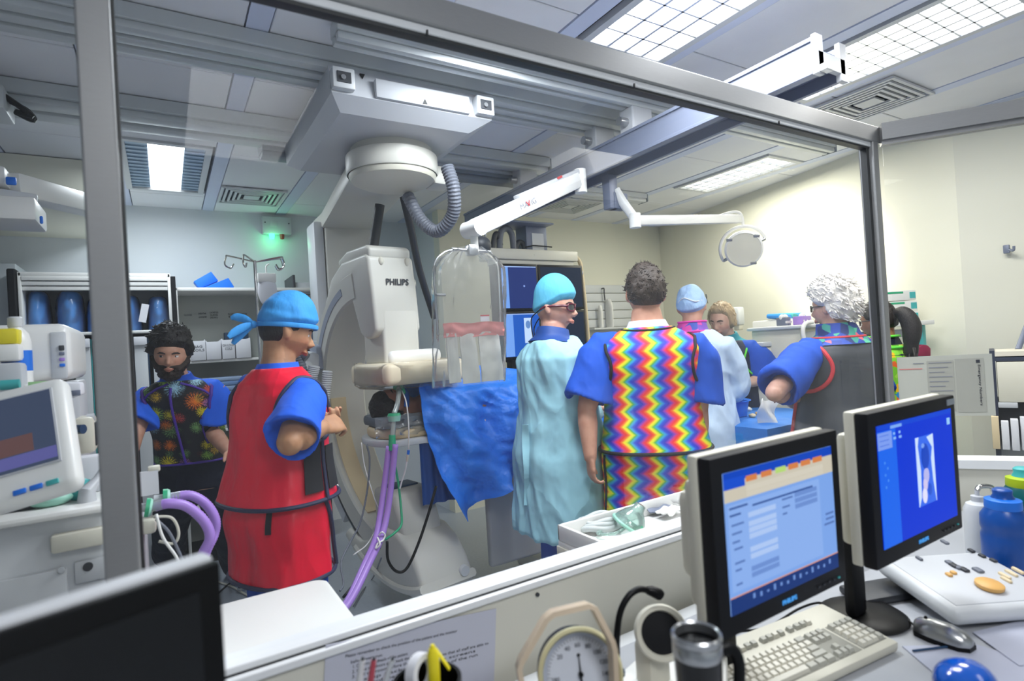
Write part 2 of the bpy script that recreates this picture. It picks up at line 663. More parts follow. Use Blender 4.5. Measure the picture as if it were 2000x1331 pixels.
def ceiling_vent(x0, x1, y0, y1, label):
    t = thing('ceiling_vent', label, 'vent', ((x0 + x1) / 2, (y0 + y1) / 2, CE - 0.02), group='square ceiling air vents')
    cx, cy = (x0 + x1) / 2, (y0 + y1) / 2
    hw = (x1 - x0) / 2
    MB().box2((x0, y0, CE - 0.004), (x1, y1, CE - 0.001)).build('backing', M['slot'], t, 0)
    for k in range(6):
        h = hw * (1.10 - k * 0.165)
        w = hw * 0.042
        m = MB()
        if k == 5:
            m.box2((cx - h, cy - h, CE - 0.022), (cx + h, cy + h, CE - 0.012))
        else:
            for sx, sy in ((1, 0), (-1, 0), (0, 1), (0, -1)):
                if sx:
                    m.box2((cx + sx * h - w, cy - h - w, CE - 0.022), (cx + sx * h + w, cy + h + w, CE - 0.010))
                else:
                    m.box2((cx - h + w, cy + sy * h - w, CE - 0.022), (cx + h - w, cy + sy * h + w, CE - 0.010))
        m.build('slat', M['white2'], t, 0)
    return t


ceiling_vent(3.27, 3.68, 1.42, 1.83, 'square four-way air vent beside the long ceiling light at upper right')
ceiling_vent(0.43, 0.82, 4.48, 4.90, 'square four-way air vent near the back wall on the left')
q = P(1112, 400, z=CE)
ceiling_vent(q.x - 0.2, q.x + 0.2, q.y - 0.2, q.y + 0.2, 'square air vent behind the hanging arm near the back wall')

# walls
WB, WB2 = 5.25, 4.66
JX = 2.16


def wall(name, pts, m, z0=0.0, z1=CE + 0.02, th=0.12):
    """straight wall pieces with thickness away from the room"""
    mb = MB()
    for (a, b) in zip(pts[:-1], pts[1:]):
        a, b = Vector((a[0], a[1], 0)), Vector((b[0], b[1], 0))
        d = (b - a).normalized()
        n = Vector((-d.y, d.x, 0))
        poly = [a, b, b + n * th, a + n * th]
        mb.add([p + Vector((0, 0, z0)) for p in poly] + [p + Vector((0, 0, z1)) for p in poly],
               [(0, 3, 2, 1), (4, 5, 6, 7), (0, 1, 5, 4), (1, 2, 6, 5), (2, 3, 7, 6), (3, 0, 4, 7)])
    o = mb.build(name, m, smooth=0)
    o['kind'] = 'structure'
    return o


wall('wall_back', [(JX, WB), (-3.0, WB)], M['wall'], th=-0.12)
wall('wall_back_jog', [(JX, WB2 + 0.121), (JX, WB + 0.1)][::-1], M['wall'], th=0.12)
wall('wall_back_right', [(5.1, WB2), (JX, WB2)], M['wall_warm'], th=-0.12)
wall('wall_right', [(4.28, 1.53), (4.99, 4.80)], M['wall_warm'], th=-0.12)
wall('wall_right_near', [(4.28, 1.53), (5.3, -2.4)], M['wall_warm'], th=0.12)
wall('wall_left', [(-2.6, 5.4), (-2.6, -2.5)], M['wall'], th=-0.12)
wall('wall_front', [(-2.8, -2.3), (5.4, -2.3)], M['wall'], th=-0.12)
# short return of wall at the far left
q = P(25, 440, Y=4.9)
o = MB().box2((-2.6, 4.9, 0), (q.x, WB, 2.22)).build('trim_1', M['wall'], smooth=0)
o['kind'] = 'structure'
# dropped soffit at the far left
o = MB().box2((-2.6, 4.18, 2.47), (-0.36, WB, CE - 0.01)).build('trim_2', M['wall_warm'], smooth=0)
o['kind'] = 'structure'
# the partition under the window, in panels
YW = 1.21
part = struct('wall_partition', (0, YW, 0))
for a, b in ((-2.6, -0.9), (-0.896, 0.304), (0.308, 1.504), (1.508, 2.55)):
    MB().box2((a, 1.175, 0.0), (b, 1.245, 0.885)).build('panel', M['panelwall'], part, 0)
for x in (0.75, 1.37, 1.98, 0.1):
    MB().cyl((x, 1.174, 0.865), (x, 1.170, 0.865), 0.005, n=12).build('screw', M['dark'], part)
# return partition on the right, at an angle
c0 = Vector((2.56, 1.20, 0))
dret = Vector((0.60, -0.80, 0)).normalized()
nret = Vector((0.80, 0.60, 0))
ret_end = c0 + dret * 1.6
part2 = struct('wall_return', c0)


def retbox(t0, t1, z0, z1, w0=-0.035, w1=0.035):
    mb = MB()
    pts = [c0 + dret * t0 + nret * w0, c0 + dret * t1 + nret * w0, c0 + dret * t1 + nret * w1, c0 + dret * t0 + nret * w1]
    mb.add([p + Vector((0, 0, z0)) for p in pts] + [p + Vector((0, 0, z1)) for p in pts],
           [(0, 3, 2, 1), (4, 5, 6, 7), (0, 1, 5, 4), (1, 2, 6, 5), (2, 3, 7, 6), (3, 0, 4, 7)])
    return mb


retbox(0.03, 1.6, 0, 0.885).build('panel', M['panelwall'], part2, 0)

# observation window: frame rails, posts, panes
win = struct('window_1', (0, YW, 0.9))
h = MB()
h.box2((-2.6, YW - 0.03, 2.232), (2.60, YW + 0.035, 2.300), 0.003)
h.build('head_rail', M['alu'], win, 0)
h = MB()
h.box2((-2.6, YW - 0.020, 2.214), (2.57, YW + 0.02, 2.233), 0.003)
h.build('glazing_bead', M['alu_lite'], win, 0)
MB().box2((-2.6, YW - 0.014, 2.206), (2.57, YW + 0.014, 2.215)).build('glazing_gasket', M['alu_dark'], win, 0)
for x in (0.55, 1.2, 1.9):
    MB().box2((x, YW - 0.024, 2.209), (x + 0.004, YW - 0.019, 2.22)).build('bead_clip', M['alu_dark'], win, 0)
s_ = MB()
s_.box2((-2.6, YW - 0.045, 0.885), (2.56, YW + 0.05, 0.902), 0.003)
s_.build('sill_rail', M['alu_lite'], win, 0)
MB().box2((-2.6, YW - 0.030, 0.902), (2.56, YW + 0.03, 0.918), 0.003).build('sill_bead', M['alu_lite'], win, 0)
MB().box2((-2.6, YW - 0.032, 0.9015), (2.56, YW - 0.028, 0.9055)).build('sill_gasket', M['alu_dark'], win, 0)
MB().box2((-0.103, YW - 0.032, 0.915), (-0.052, YW + 0.032, 2.215), 0.004).build('post', M['alu'], win, 0)
MB().box2((-0.051, YW - 0.012, 0.915), (-0.047, YW + 0.012, 2.21)).build('post_gasket', M['alu_dark'], win, 0)
MB().box2((2.515, YW - 0.012, 0.915), (2.535, YW + 0.012, 2.21)).build('post_gasket', M['alu_dark'], win, 0)
MB().box2((2.536, YW - 0.030, 0.915), (2.578, YW + 0.030, 2.235), 0.004).build('post', M['alu'], win, 0)
MB().box2((-2.5, YW - 0.003, 0.915), (-0.104, YW + 0.003, 2.212)).build('pane', M['glass'], win, 0)
MB().box2((-0.050, YW - 0.003, 0.915), (2.516, YW + 0.003, 2.212)).build('pane', M['glass'], win, 0)
win2 = struct('window_2', c0 + Vector((0, 0, 0.9)))
retbox(0.035, 1.6, 2.232, 2.300).build('head_rail', M['alu'], win2, 0)
retbox(0.035, 1.6, 2.214, 2.233, -0.02, 0.02).build('glazing_bead', M['alu'], win2, 0)
retbox(0.035, 1.6, 0.885, 0.918, -0.05, 0.05).build('sill_rail', M['alu_lite'], win2, 0)
retbox(0.04, 1.58, 0.918, 2.214, -0.003, 0.003).build('pane', M['glass'], win2, 0)

# ================================================================== CEILING RAILS
def rail(name, label, x0, x1, y0, y1, z0, grooves, m=None, endm=None):
    t = thing(name, label, 'rail', ((x0 + x1) / 2, (y0 + y1) / 2, z0))
    w = y1 - y0
    mb = MB()
    mb.box2((x0, y0, z0 + 0.03), (x1, y1, CE - 0.008), 0.004)
    mb.build('body', m or M['rail'], t, 0)
    for k in range(grooves):
        a = y0 + w * (k + 0.15) / grooves
        b = y0 + w * (k + 0.85) / grooves
        MB().box2((x0 + 0.002, a, z0), (x1 - 0.002, b, z0 + 0.031), 0.008).build('ridge', m or M['rail'], t)
    MB().box2((x1, y0, z0), (x1 + 0.012, y1, CE - 0.012), 0.004).build('end_cap', endm or M['rail_dark'], t, 0)
    return t


t = rail('ceiling_rail', 'thick grooved grey ceiling rail carrying the front of the overhead trolley', -2.4, 2.33, 2.30, 2.53, 2.655, 3)
rail('ceiling_rail', 'grey ceiling rail running behind the overhead trolley', -2.4, 2.30, 3.10, 3.36, 2.65, 2)
rail('ceiling_rail', 'slim grey ceiling rail just behind the window header', 0.6, 3.95, 2.07, 2.17, 2.66, 2, M['rail'])
q0, q1 = P(509, 300, z=2.62), P(1030, 350, z=2.62)
rail('ceiling_rail', 'short dark profile rail under the back of the trolley', q0.x, q1.x + 0.1, q0.y - 0.06, q0.y + 0.08, 2.60, 1, M['rail_dark'])
q = P(1255, 395, z=2.68)
rail('ceiling_rail', 'pale ceiling rail near the back wall right of the beam', q.x - 1.3, q.x, q.y - 0.06, q.y + 0.06, 2.67, 2, M['white2'])
q = P(30, 185, z=2.66)
t = thing('rail_trolley', 'blurred grey trolley with dark cable at the far left of the ceiling rail', 'trolley', (q.x, q.y, 2.58))
MB().box2((q.x - 0.25, q.y - 0.1, 2.56), (q.x - 0.02, q.y + 0.1, 2.66), 0.01).build('housing', M['rail'], t)
mb = MB()
for k in range(7):
    a = random.uniform(-0.06, 0.06)
    mb.tube(curve([(q.x - 0.03, q.y - 0.04 + a * 0.4, 2.63), (q.x + 0.03, q.y + a, 2.60 + a * 0.3), (q.x + 0.05, q.y + a * 0.5, 2.57), (q.x + 0.0, q.y - 0.02, 2.58)], 5), 0.012, 6)
mb.build('cable_bundle', M['black'], t)

# overhead beam across the rails
bx0, bx1, by0, by1, bz0, bz1 = 2.06, 2.24, 1.14, 3.95, 2.40, 2.53
t = thing('overhead_beam', 'blue-grey hanging beam running from the back of the theatre over the window header', 'beam', (2.15, 2.5, bz0))
mb = MB()
mb.box2((bx0, by0, bz0), (bx0 + 0.02, by1, bz1), 0.002)
mb.box2((bx0 + 0.02, by0, bz0 + 0.045), (bx1 - 0.02, by1, bz1 - 0.03), 0.002)
mb.box2((bx1 - 0.02, by0, bz0), (bx1, by1, bz1), 0.002)
mb.box2((bx0 - 0.008, by0, bz1 - 0.012), (bx0 + 0.02, by1, bz1 + 0.004), 0.002)
mb.box2((bx0 - 0.012, by0, bz0 - 0.004), (bx0 + 0.03, by1, bz0 + 0.012), 0.002)
mb.build('profile', M['beam'], t, 0)
mb = MB()
mb.box2((bx0 - 0.012, by0 - 0.02, bz0 - 0.006), (bx0 + 0.035, by0, bz1 + 0.01), 0.003)
mb.box2((bx1 - 0.035, by0 - 0.02, bz0 - 0.006), (bx1 + 0.012, by0, bz1 + 0.01), 0.003)
mb.box2((bx0, by0 - 0.02, bz0 + 0.02), (bx1, by0, bz1 - 0.05), 0.003)
mb.build('end_plate', M['carriage'], t, 0)
MB().box2((bx0 + 0.0, by0 - 0.045, bz0 + 0.0), (bx0 + 0.05, by0 - 0.018, bz0 + 0.025), 0.004).build('latch', M['white'], t, 0)
for yy in (2.13, 2.42, 3.2):
    MB().box2((bx0 + 0.02, yy - 0.05, bz1), (bx1 - 0.02, yy + 0.05, 2.665), 0.008).build('hanger', M['carriage'], t, 0)
    MB().cyl((bx0 - 0.03, yy, bz1 + 0.06), (bx0 + 0.04, yy, bz1 + 0.06), 0.022).build('roller', M['steel'], t)

# ================================================================== C-ARM X-RAY UNIT
ISO = Vector((1.13, 3.05, 1.12))
Ee = Vector((-0.15, 0.99, 0)).normalized()
Nn = Vector((Ee.y, -Ee.x, 0))
Zz = Vector((0, 0, 1))
Zt = Zz - Nn * 0.068
carm = thing('xray_machine', 'large white ceiling-hung C-arm X-ray machine over the patient', 'x-ray machine', (1.0, 2.75, 0))


def cp(u, n, z):
    """u toward the window, n to the right, z height in the machine's own frame"""
    return Vector((ISO.x, ISO.y, 0)) - Ee * u + Nn * (n - 0.068 * (z - 0.45)) + Zz * z


# trolley on the ceiling rails
mb = MB()
bot = [(0.64, 2.22), (1.30, 2.22), (1.30, 3.20), (0.64, 3.20)]
mb.add([(0.62, 2.30, 2.66), (1.36, 2.30, 2.66), (1.36, 3.28, 2.66), (0.62, 3.28, 2.66), (0.62, 2.27, 2.54), (1.36, 2.27, 2.54), (1.36, 3.25, 2.54), (0.62, 3.25, 2.54),
        (0.67, 2.34, 2.49), (1.27, 2.34, 2.49), (1.27, 3.16, 2.49), (0.67, 3.16, 2.49)],
       [(0, 1, 2, 3), (0, 4, 5, 1), (1, 5, 6, 2), (2, 6, 7, 3), (3, 7, 4, 0), (4, 8, 9, 5), (5, 9, 10, 6), (6, 10, 11, 7), (7, 11, 8, 4), (8, 11, 10, 9)])
mb.build('trolley_cover', M['carriage'], carm, 20)
MB().box2((0.80, 2.255, 2.545), (1.24, 2.285, 2.625), 0.006).build('front_panel', M['carriage'], carm)
for x in (0.665, 1.315):
    m = MB()
    m.box2((x - 0.045, 2.24, 2.55), (x + 0.045, 2.29, 2.635), 0.006)
    e_ = m.build('end_bracket', M['white2'], carm)
    MB().box2((x - 0.028, 2.236, 2.572), (x + 0.028, 2.242, 2.615)).build('bracket_opening', M['dark'], e_, 0)
    MB().cyl((x - 0.005, 2.238, 2.59), (x - 0.005, 2.228, 2.59), 0.010, n=12).build('roller', M['steel'], e_)
for (px, py, up) in ((707, 150, -1), (829, 200, 1)):
    q = P(px, py, Y=2.26 if up > 0 else 2.295)
    MB().prism([(-0.011, -0.009 * up), (0.011, -0.009 * up), (0, 0.012 * up)], (q.x, q.y - 0.008, q.z), (1, 0, 0), (0, 0, 1), (0, 1, 0), 0.012).build('arrow_mark', M['black'], carm, 0)
# rotating hub
AX = P(766, 320, Y=2.70)
ax = Vector((AX.x, 2.70, 0))
MB().lathe(ax, [(0.0, 2.495), (0.20, 2.495), (0.20, 2.46), (0.218, 2.455)], 48).build('hub_collar', M['machine'], carm)
mb = MB()
mb.lathe(ax, [(0.218, 2.456), (0.226, 2.45), (0.228, 2.37), (0.222, 2.36)], 48)
mb.build('hub', M['machine'], carm)
MB().lathe(ax, [(0.216, 2.362), (0.216, 2.356), (0.205, 2.335), (0.16, 2.315), (0.08, 2.307), (0.0, 2.305)], 48).build('hub_cover', M['cream'], carm)
q = ax + Vector((0.24, -0.02, 2.37))
MB().box(q, (0.11, 0.14, 0.10), 0.02).build('hose_socket', M['machine'], carm)
# L-shaped suspension
colx0, colx1 = P(638, 500, Y=3.98).x, P(728, 500, Y=3.98).x
mb = MB()
mb.prism([(ax.x - 0.19, 2.70), (ax.x + 0.15, 2.70), (colx1, 3.98), (colx1, 4.24), (colx0 - 0.02, 4.24), (colx0 - 0.02, 3.98)],
         (0, 0, 2.375), (1, 0, 0), (0, 1, 0), (0, 0, 1), 0.10, 0.012)
mb.build('suspension_arm', M['machine'], carm)
mb = MB()
mb.box2((colx0, 3.98, 1.05), (colx1, 4.24, 2.42), 0.015)
mb.build('suspension_column', M['machine'], carm)
MB().box2((colx0 - 0.075, 4.0, 1.05), (colx0 - 0.002, 4.22, 2.42), 0.02).build('column_cover', M['white2'], carm)
# C arc
OC = 1.12


def arcpts(R_, a0, a1, n):
    return [(-R_ * math.cos(R(a0 + (a1 - a0) * k / n)), OC + R_ * math.sin(R(a0 + (a1 - a0) * k / n))) for k in range(n + 1)]


def arcband(R0, R1, n0, n1, a0, a1, name, m, steps=40, par=None, bev=True):
    mb = MB()
    rings = []
    for k in range(steps + 1):
        a = R(a0 + (a1 - a0) * k / steps)
        c_, s_ = math.cos(a), math.sin(a)
        b = 0.012 if bev else 0.0
        sec = [(R0, n0 + b), (R0 + b, n0), (R1 - b, n0), (R1, n0 + b), (R1, n1 - b), (R1 - b, n1), (R0 + b, n1), (R0, n1 - b)]
        rings.append([cp(-r_ * c_, nn, OC + r_ * s_) for r_, nn in sec])
    mb.loft(rings)
    return mb.build(name, m, par or carm, 30)


W2 = 0.14
arcband(0.66, 0.815, -W2, W2, 86, -100, 'arc', M['machine'])
arcband(0.652, 0.661, -0.10, 0.0, 8, -62, 'arc_liner', M['beige'], bev=False)
arcband(0.725, 0.765, -W2 - 0.003, -W2 + 0.006, 74, 24, 'arc_groove', M['greyblue'], bev=False)
arcband(0.812, 0.822, -W2 - 0.002, W2 + 0.002, 4, -60, 'arc_seam', M['dark'], bev=False)
arcband(0.82, 0.94, -W2 + 0.01, W2 + 0.02, 30, -48, 'arc_carrier', M['carriage'])
# cradle between column and arc
mb = MB()
mb.prism([(-1.06, 1.40), (-0.60, 1.40), (-0.60, 1.545), (-0.70, 1.575), (-0.95, 1.56), (-1.06, 1.52)], cp(0, -0.175, 0), -Ee, Zt, Nn, 0.40, 0.02)
mb.build('cradle', M['greyblue'], carm)
MB().tube([cp(-0.60, -0.20, 1.46), cp(-0.74, -0.21, 1.47), cp(-0.92, -0.24, 1.455), cp(-1.0, -0.25, 1.43)], [0.05, 0.065, 0.06, 0.035], 16).build('cradle_cap', M['carriage'], carm)
MB().ell(cp(-0.90, -0.19, 1.57), (0.10, 0.10, 0.09)).build('pivot_cap', M['carriage'], carm)
MB().tube([cp(-0.62, -0.22, 1.43), cp(-0.60, -0.30, 1.41), cp(-0.60, -0.37, 1.37)], [0.035, 0.05, 0.05], 16).build('hose_elbow', M['carriage'], carm)
for k, (p, r_) in enumerate((([(614, 715), (606, 760), (612, 800), (622, 850)], 0.034), ([(640, 725), (634, 780), (626, 840), (628, 900)], 0.030), ([(600, 700), (585, 690), (598, 760), (612, 850)], 0.028))):
    pts = curve([P(a, b, D=3.28) for a, b in p], 26)
    MB().tube(pts, [r_ * (1.0 if i % 2 else 0.86) for i in range(len(pts))], 14).build('corrugated_hose', M['rubber'] if k == 2 else M['carriage'], carm)
# image intensifier housing at the top end of the C
hw = 0.135
mb = MB()
prof = [(0.15, 1.60), (0.155, 1.80), (0.15, 1.985), (0.12, 2.005), (-0.18, 2.0), (-0.34, 1.93), (-0.47, 1.80), (-0.54, 1.66), (-0.47, 1.66), (-0.36, 1.79), (-0.26, 1.85), (-0.17, 1.86), (-0.11, 1.82), (-0.075, 1.70), (-0.04, 1.585), (0.02, 1.56), (0.10, 1.565)]
mb.prism(prof, cp(0, -hw, 0), -Ee, Zt, Nn, 2 * hw, 0.018, 3)
house = mb.build('intensifier_housing', M['machine'], carm)
MB().prism([(0.145, 1.98), (0.155, 2.03), (0.12, 2.052), (-0.12, 2.055), (-0.24, 2.02), (-0.24, 1.985)], cp(0, -hw + 0.012, 0), -Ee, Zt, Nn, 2 * hw - 0.024, 0.014, 3).build('housing_cap', M['machine'], carm)
for nn in (-0.06, 0.095):
    MB().ell(cp(0.150, nn, 1.965), (0.014, 0.014, 0.022)).build('cap_clip', M['cream'], house)
MB().tube([cp(0.05, hw, 1.86), cp(0.05, hw + 0.045, 1.86)], [0.032, 0.030], 20).build('side_knob', M['machine'], house)
text('PHILIPS', 'lettering', cp(0.1585, 0.018, 1.853), Nn, Zz, 0.045, M['dark'], house, bold=0.0012, fit=0.135)
mb = MB()
mb.box((0, 0, 0), (0.232, 0.26, 0.32), 0.03)
Rm = Matrix(((Nn.x, Ee.x, 0), (Nn.y, Ee.y, 0), (0, 0, 1)))


def cbox(u, n, z, sn, su, sz, bev, name, m, par=None, seg=3):
    mb = MB(Matrix.Translation(cp(u, n, z)) @ Rm.to_4x4())
    mb.box((0, 0, 0), (sn, su, sz), bev, seg=seg)
    return mb.build(name, m, par or carm)


cbox(0.035, 0.012, 1.60, 0.215, 0.235, 0.36, 0.016, 'intensifier_neck', M['machine'])
cbox(0.04, 0.075, 1.452, 0.33, 0.27, 0.075, 0.03, 'detector_mount', M['white'])
cbox(0.07, 0.07, 1.368, 0.49, 0.44, 0.115, 0.03, 'detector', mat('detector_cream', 'f0e2c4', 0.5))
mb = MB()
rg = []
ct = cp(0.07, 0.07, 1.368) * 1
ct.z = 0
for z_, k_ in ((1.415, 1.0), (1.40, 1.03), (1.35, 1.035), (1.295, 1.03), (1.275, 0.93), (1.272, 0.5)):
    rr = []
    for a in range(48):
        th = 2 * PI * a / 48
        x_ = abs(math.cos(th)) ** 0.45 * math.copysign(1, math.cos(th)) * 0.252 * k_
        y_ = abs(math.sin(th)) ** 0.45 * math.copysign(1, math.sin(th)) * 0.222 * k_
        w_ = 1 + 0.018 * noise.noise(Vector((a * 0.9, z_ * 40, 3)))
        rr.append(ct + Nn * x_ * w_ - Ee * y_ * w_ + Zz * (z_ + 0.016 + 0.006 * noise.noise(Vector((a * 0.7, z_ * 20, 9)))))
    rg.append(rr)
mb.loft(rg, cap=False)
mb.build('detector_cover', M['film'], carm, 60)
# tube end at the bottom of the C
mb = MB()
mb.prism([(-0.60, 0.36), (-0.40, 0.235), (-0.10, 0.19), (0.20, 0.19), (0.345, 0.235), (0.33, 0.30), (0.30, 0.37), (0.23, 0.46), (0.12, 0.52), (-0.16, 0.52), (-0.22, 0.42), (-0.36, 0.38), (-0.52, 0.42)],
         cp(0, -0.15, 0), -Ee, Zt, Nn, 0.32, 0.03, 3)
mb.build('tube_shell', M['machine'], carm)
mb = MB()
mb.prism([(0.155, 0.48), (0.13, 0.60), (0.08, 0.70), (0.05, 0.725), (-0.15, 0.725), (-0.17, 0.48)], cp(0, -0.125, 0), -Ee, Zt, Nn, 0.25, 0.03, 3)
mb.build('tube_housing', M['machine'], carm)
cbox(-0.05, 0.0, 0.728, 0.16, 0.12, 0.012, 0.003, 'collimator_window', M['navy'])
arcband(0.885, 0.93, -0.165, 0.18, -62, -112, 'tube_skirt', M['machine'])
for u_, n_ in ((0.325, 0.11), (0.27, -0.12)):
    MB().cyl(cp(u_, n_, 0.30), cp(u_ + 0.022, n_, 0.30), 0.03, 0.027, 20).build('shell_cap', M['white2'], carm)
# hanging hoses of the machine
D0 = 2.75
pts = curve([P(873, 325, D=2.72), P(886, 370, D=2.72), P(884, 420, D=2.78), P(855, 452, D=2.85), P(822, 430, D=2.9), P(796, 382, D=2.95)], 16)
MB().tube(pts, [0.034 if i % 2 else 0.030 for i in range(len(pts))], 14).build('corrugated_hose', M['rubber'], carm)
MB().tube(curve([P(742, 400, D=3.25), P(736, 440, D=3.25), P(728, 492, D=3.2)], 6), 0.028, 12).build('hose', M['dark'], carm)
MB().tube(curve([P(788, 385, D=3.2), P(803, 450, D=3.3), P(820, 530, D=3.5), P(848, 620, D=3.75)], 6), 0.022, 12).build('hose', M['dark'], carm)

# ================================================================== RADIATION SHIELD on its arm
YS = 2.32
arm = thing('shield_arm', 'white spring arm hanging from the beam and holding the lead shield', 'support arm', P(920, 450, Y=YS))
A0 = P(1128, 352, D=3.15)
A1 = P(925, 447, Y=YS)
mb = MB()
mb.bar(A0, A1, 0.06, 0.085, 0.012)
ab = mb.build('beam_cover', M['white'], arm)
MB().bar(A0 + Vector((0, 0, 0.045)), A0.lerp(A1, 0.62) + Vector((0, 0, 0.05)), 0.05, 0.03, 0.006).build('upper_cover', M['carriage'], arm)
MB().cyl(A0 + Vector((0.02, 0.0, -0.07)), A0 + Vector((0.02, 0.0, 0.06)), 0.034).build('pivot', M['white'], arm)
MB().cyl(A0 + Vector((0.02, 0, 0.06)), (A0.x + 0.02, A0.y, 2.405), 0.022).build('spigot', M['white2'], arm)
ad = (A0 - A1).normalized()
asd = Vector((ad.y, -ad.x, 0)).normalized()
if asd.y > 0:
    asd = -asd
MB().cyl(A1 + asd * 0.055, A1 - asd * 0.055, 0.040, n=32).build('end_joint', M['white'], arm)
MB().cyl(A1 + Vector((0, 0, -0.03)), (A1.x, YS, P(918, 492, Y=YS).z), 0.018).build('drop_rod', M['white'], arm)
upv = asd.cross(ad).normalized()
if upv.z < 0:
    upv = -upv
mid = A1.lerp(A0, 0.44) + asd * 0.0335 + upv * 0.0
text('MAVIG', 'lettering', mid, ad, upv, 0.042, M['inkfaint'], arm, bold=-0.0004, fit=0.12)
text('V', 'lettering', mid + asd * 0.0004, ad, upv, 0.042, M['red'], arm, fit=0.03, label='red letter in the middle of the mark')
mm = A1.lerp(A0, 0.80) + asd * 0.027 + upv * 0.055
MB().box(mm, (0.04, 0.004, 0.012), 0, Matrix((ad, asd, upv)).transposed()).build('red_mark', M['red'], arm, 0)
# two dark ball joints / lamp head beside the joint
q = P(940, 480, Y=2.62)
t = thing('cable_reel', 'dark round cable drum hanging behind the shield joint', 'cable drum', q)
MB().ell(q, (0.055, 0.05, 0.05)).build('drum', M['dark'], t)
MB().tube(curve([q + Vector((0, 0, 0.05)), q + Vector((0.02, 0, 0.085)), q + Vector((0.03, 0, 0.05))], 5), 0.006, 8).build('hook', M['steel'], t)

sh = thing('lead_shield', 'clear lead shield in a plastic cover with pink band and grey lead flaps', 'radiation shield', P(915, 745, Y=YS))
OUT = [(852, 745), (850, 620), (846, 540), (848, 512), (862, 494), (885, 487), (945, 488), (965, 497), (975, 520), (978, 620), (980, 660)]
pts = [P(a, b, Y=YS) for a, b in [(856, 655), (852, 600), (848, 540), (850, 512), (864, 496), (885, 489), (945, 490), (963, 500), (972, 522), (976, 600), (978, 655)]]
MB().prism([(p.x, p.z) for p in pts], (0, YS - 0.006, 0), (1, 0, 0), (0, 0, 1), (0, 1, 0), 0.012).build('acrylic_panel', M['acrylic'], sh, 20)
MB().tube([p + Vector((0, -0.0, 0)) for p in curve(pts, 4)], 0.005, 8).build('panel_edge', M['steel'], sh)
q0, q1 = P(862, 633, Y=YS), P(981, 655, Y=YS)


def rr(u, v):
    x = q0.x + (q1.x - q0.x) * u
    z = q0.z + (q1.z - q0.z) * v
    return (x, YS - 0.020 + 0.004 * math.sin(v * 9 + 3 * noise.noise(Vector((u * 5, 0, 0)))), z + 0.003 * math.sin(u * 11))


MB().sheet(rr, 24, 10, 0.004).build('pink_band', M['redlabel'], sh, 60)
fl = [(868, 893, 652, 747), (894, 930, 649, 747), (931, 976, 649, 742)]
for a, b, c_, d_ in fl:
    p0, p1 = P(a, c_, Y=YS), P(b, d_, Y=YS)

    def ff(u, v, p0=p0, p1=p1):
        return (p0.x + (p1.x - p0.x) * u + 0.01 * v * (u - 0.3), YS - 0.016 - 0.012 * v + 0.010 * noise.noise(Vector((p0.x * 30 + u * 3, v * 3, 2))), p0.z + (p1.z - p0.z) * v)
    MB().sheet(ff, 12, 18, 0.006).build('lead_flap', mat('flap_grey', 'dadbd4', 0.6, var=0.04), sh, 60)
q0, q1 = P(936, 616, Y=YS), P(954, 628, Y=YS)
st = MB().box2((q0.x, YS - 0.010, q1.z), (q1.x, YS - 0.008, q0.z)).build('warning_sticker', M['paper'], sh, 0)
MB().box2((q0.x, YS - 0.0115, q0.z - 0.006), (q1.x, YS - 0.0101, q0.z)).build('sticker_band', M['red'], st, 0)
q = P(921, 489, Y=YS)
MB().cyl(q + Vector((-0.1, 0, 0.002)), q + Vector((0.1, 0, -0.004)), 0.008).build('holder_bar', M['steel'], sh)
MB().box(q, (0.05, 0.05, 0.05), 0.008).build('holder_clamp', M['steel'], sh)
q = P(857, 577, Y=YS)
MB().cyl(q + Vector((-0.02, -0.015, 0)), q + Vector((0.025, -0.015, 0)), 0.007).build('side_clip', M['steel'], sh)
# plastic cover
c0_ = P(913, 640, Y=YS)
mb = MB()
rg = []
for i in range(15):
    t_ = i / 14
    py = 484 + (752 - 484) * t_
    wl = P(845, py, Y=YS).x
    wr = P(986, py, Y=YS).x
    cx_, hw_ = (wl + wr) / 2, (wr - wl) / 2 * (0.30 + 0.74 * min(1, (t_ * 6) ** 0.6) if t_ < 0.17 else 1.0)
    z_ = P(915, py, Y=YS).z
    ring = []
    for k in range(56):
        a = 2 * PI * k / 56
        w_ = 1 + 0.10 * noise.noise(Vector((k * 0.55, t_ * 5, 1.5)))
        ring.append((cx_ + hw_ * math.cos(a) * (1 + 0.03 * noise.noise(Vector((k * 0.4, t_ * 4, 8)))), YS + 0.045 * abs(math.sin(a)) ** 0.6 * math.copysign(1, math.sin(a)) * w_ + 0.012 * noise.noise(Vector((k * 0.8, t_ * 7, 4))), z_ + 0.008 * noise.noise(Vector((k * 0.5, t_ * 3, 6)))))
    rg.append(ring)
mb.loft(rg, cap=False)
mb.build('plastic_cover', M['film'], sh, 50, fix=True)

# ================================================================== MONITOR BANK
YM = 3.55
mon = thing('monitor_bank', 'ceiling-hung rack of four X-ray display screens behind the operator in the teal gown', 'monitor rack', P(1060, 700, Y=YM))


def prect(x0, y0, x1, y1, Y):
    a, b = P(x0, y0, Y=Y), P(x1, y1, Y=Y)
    return a, b


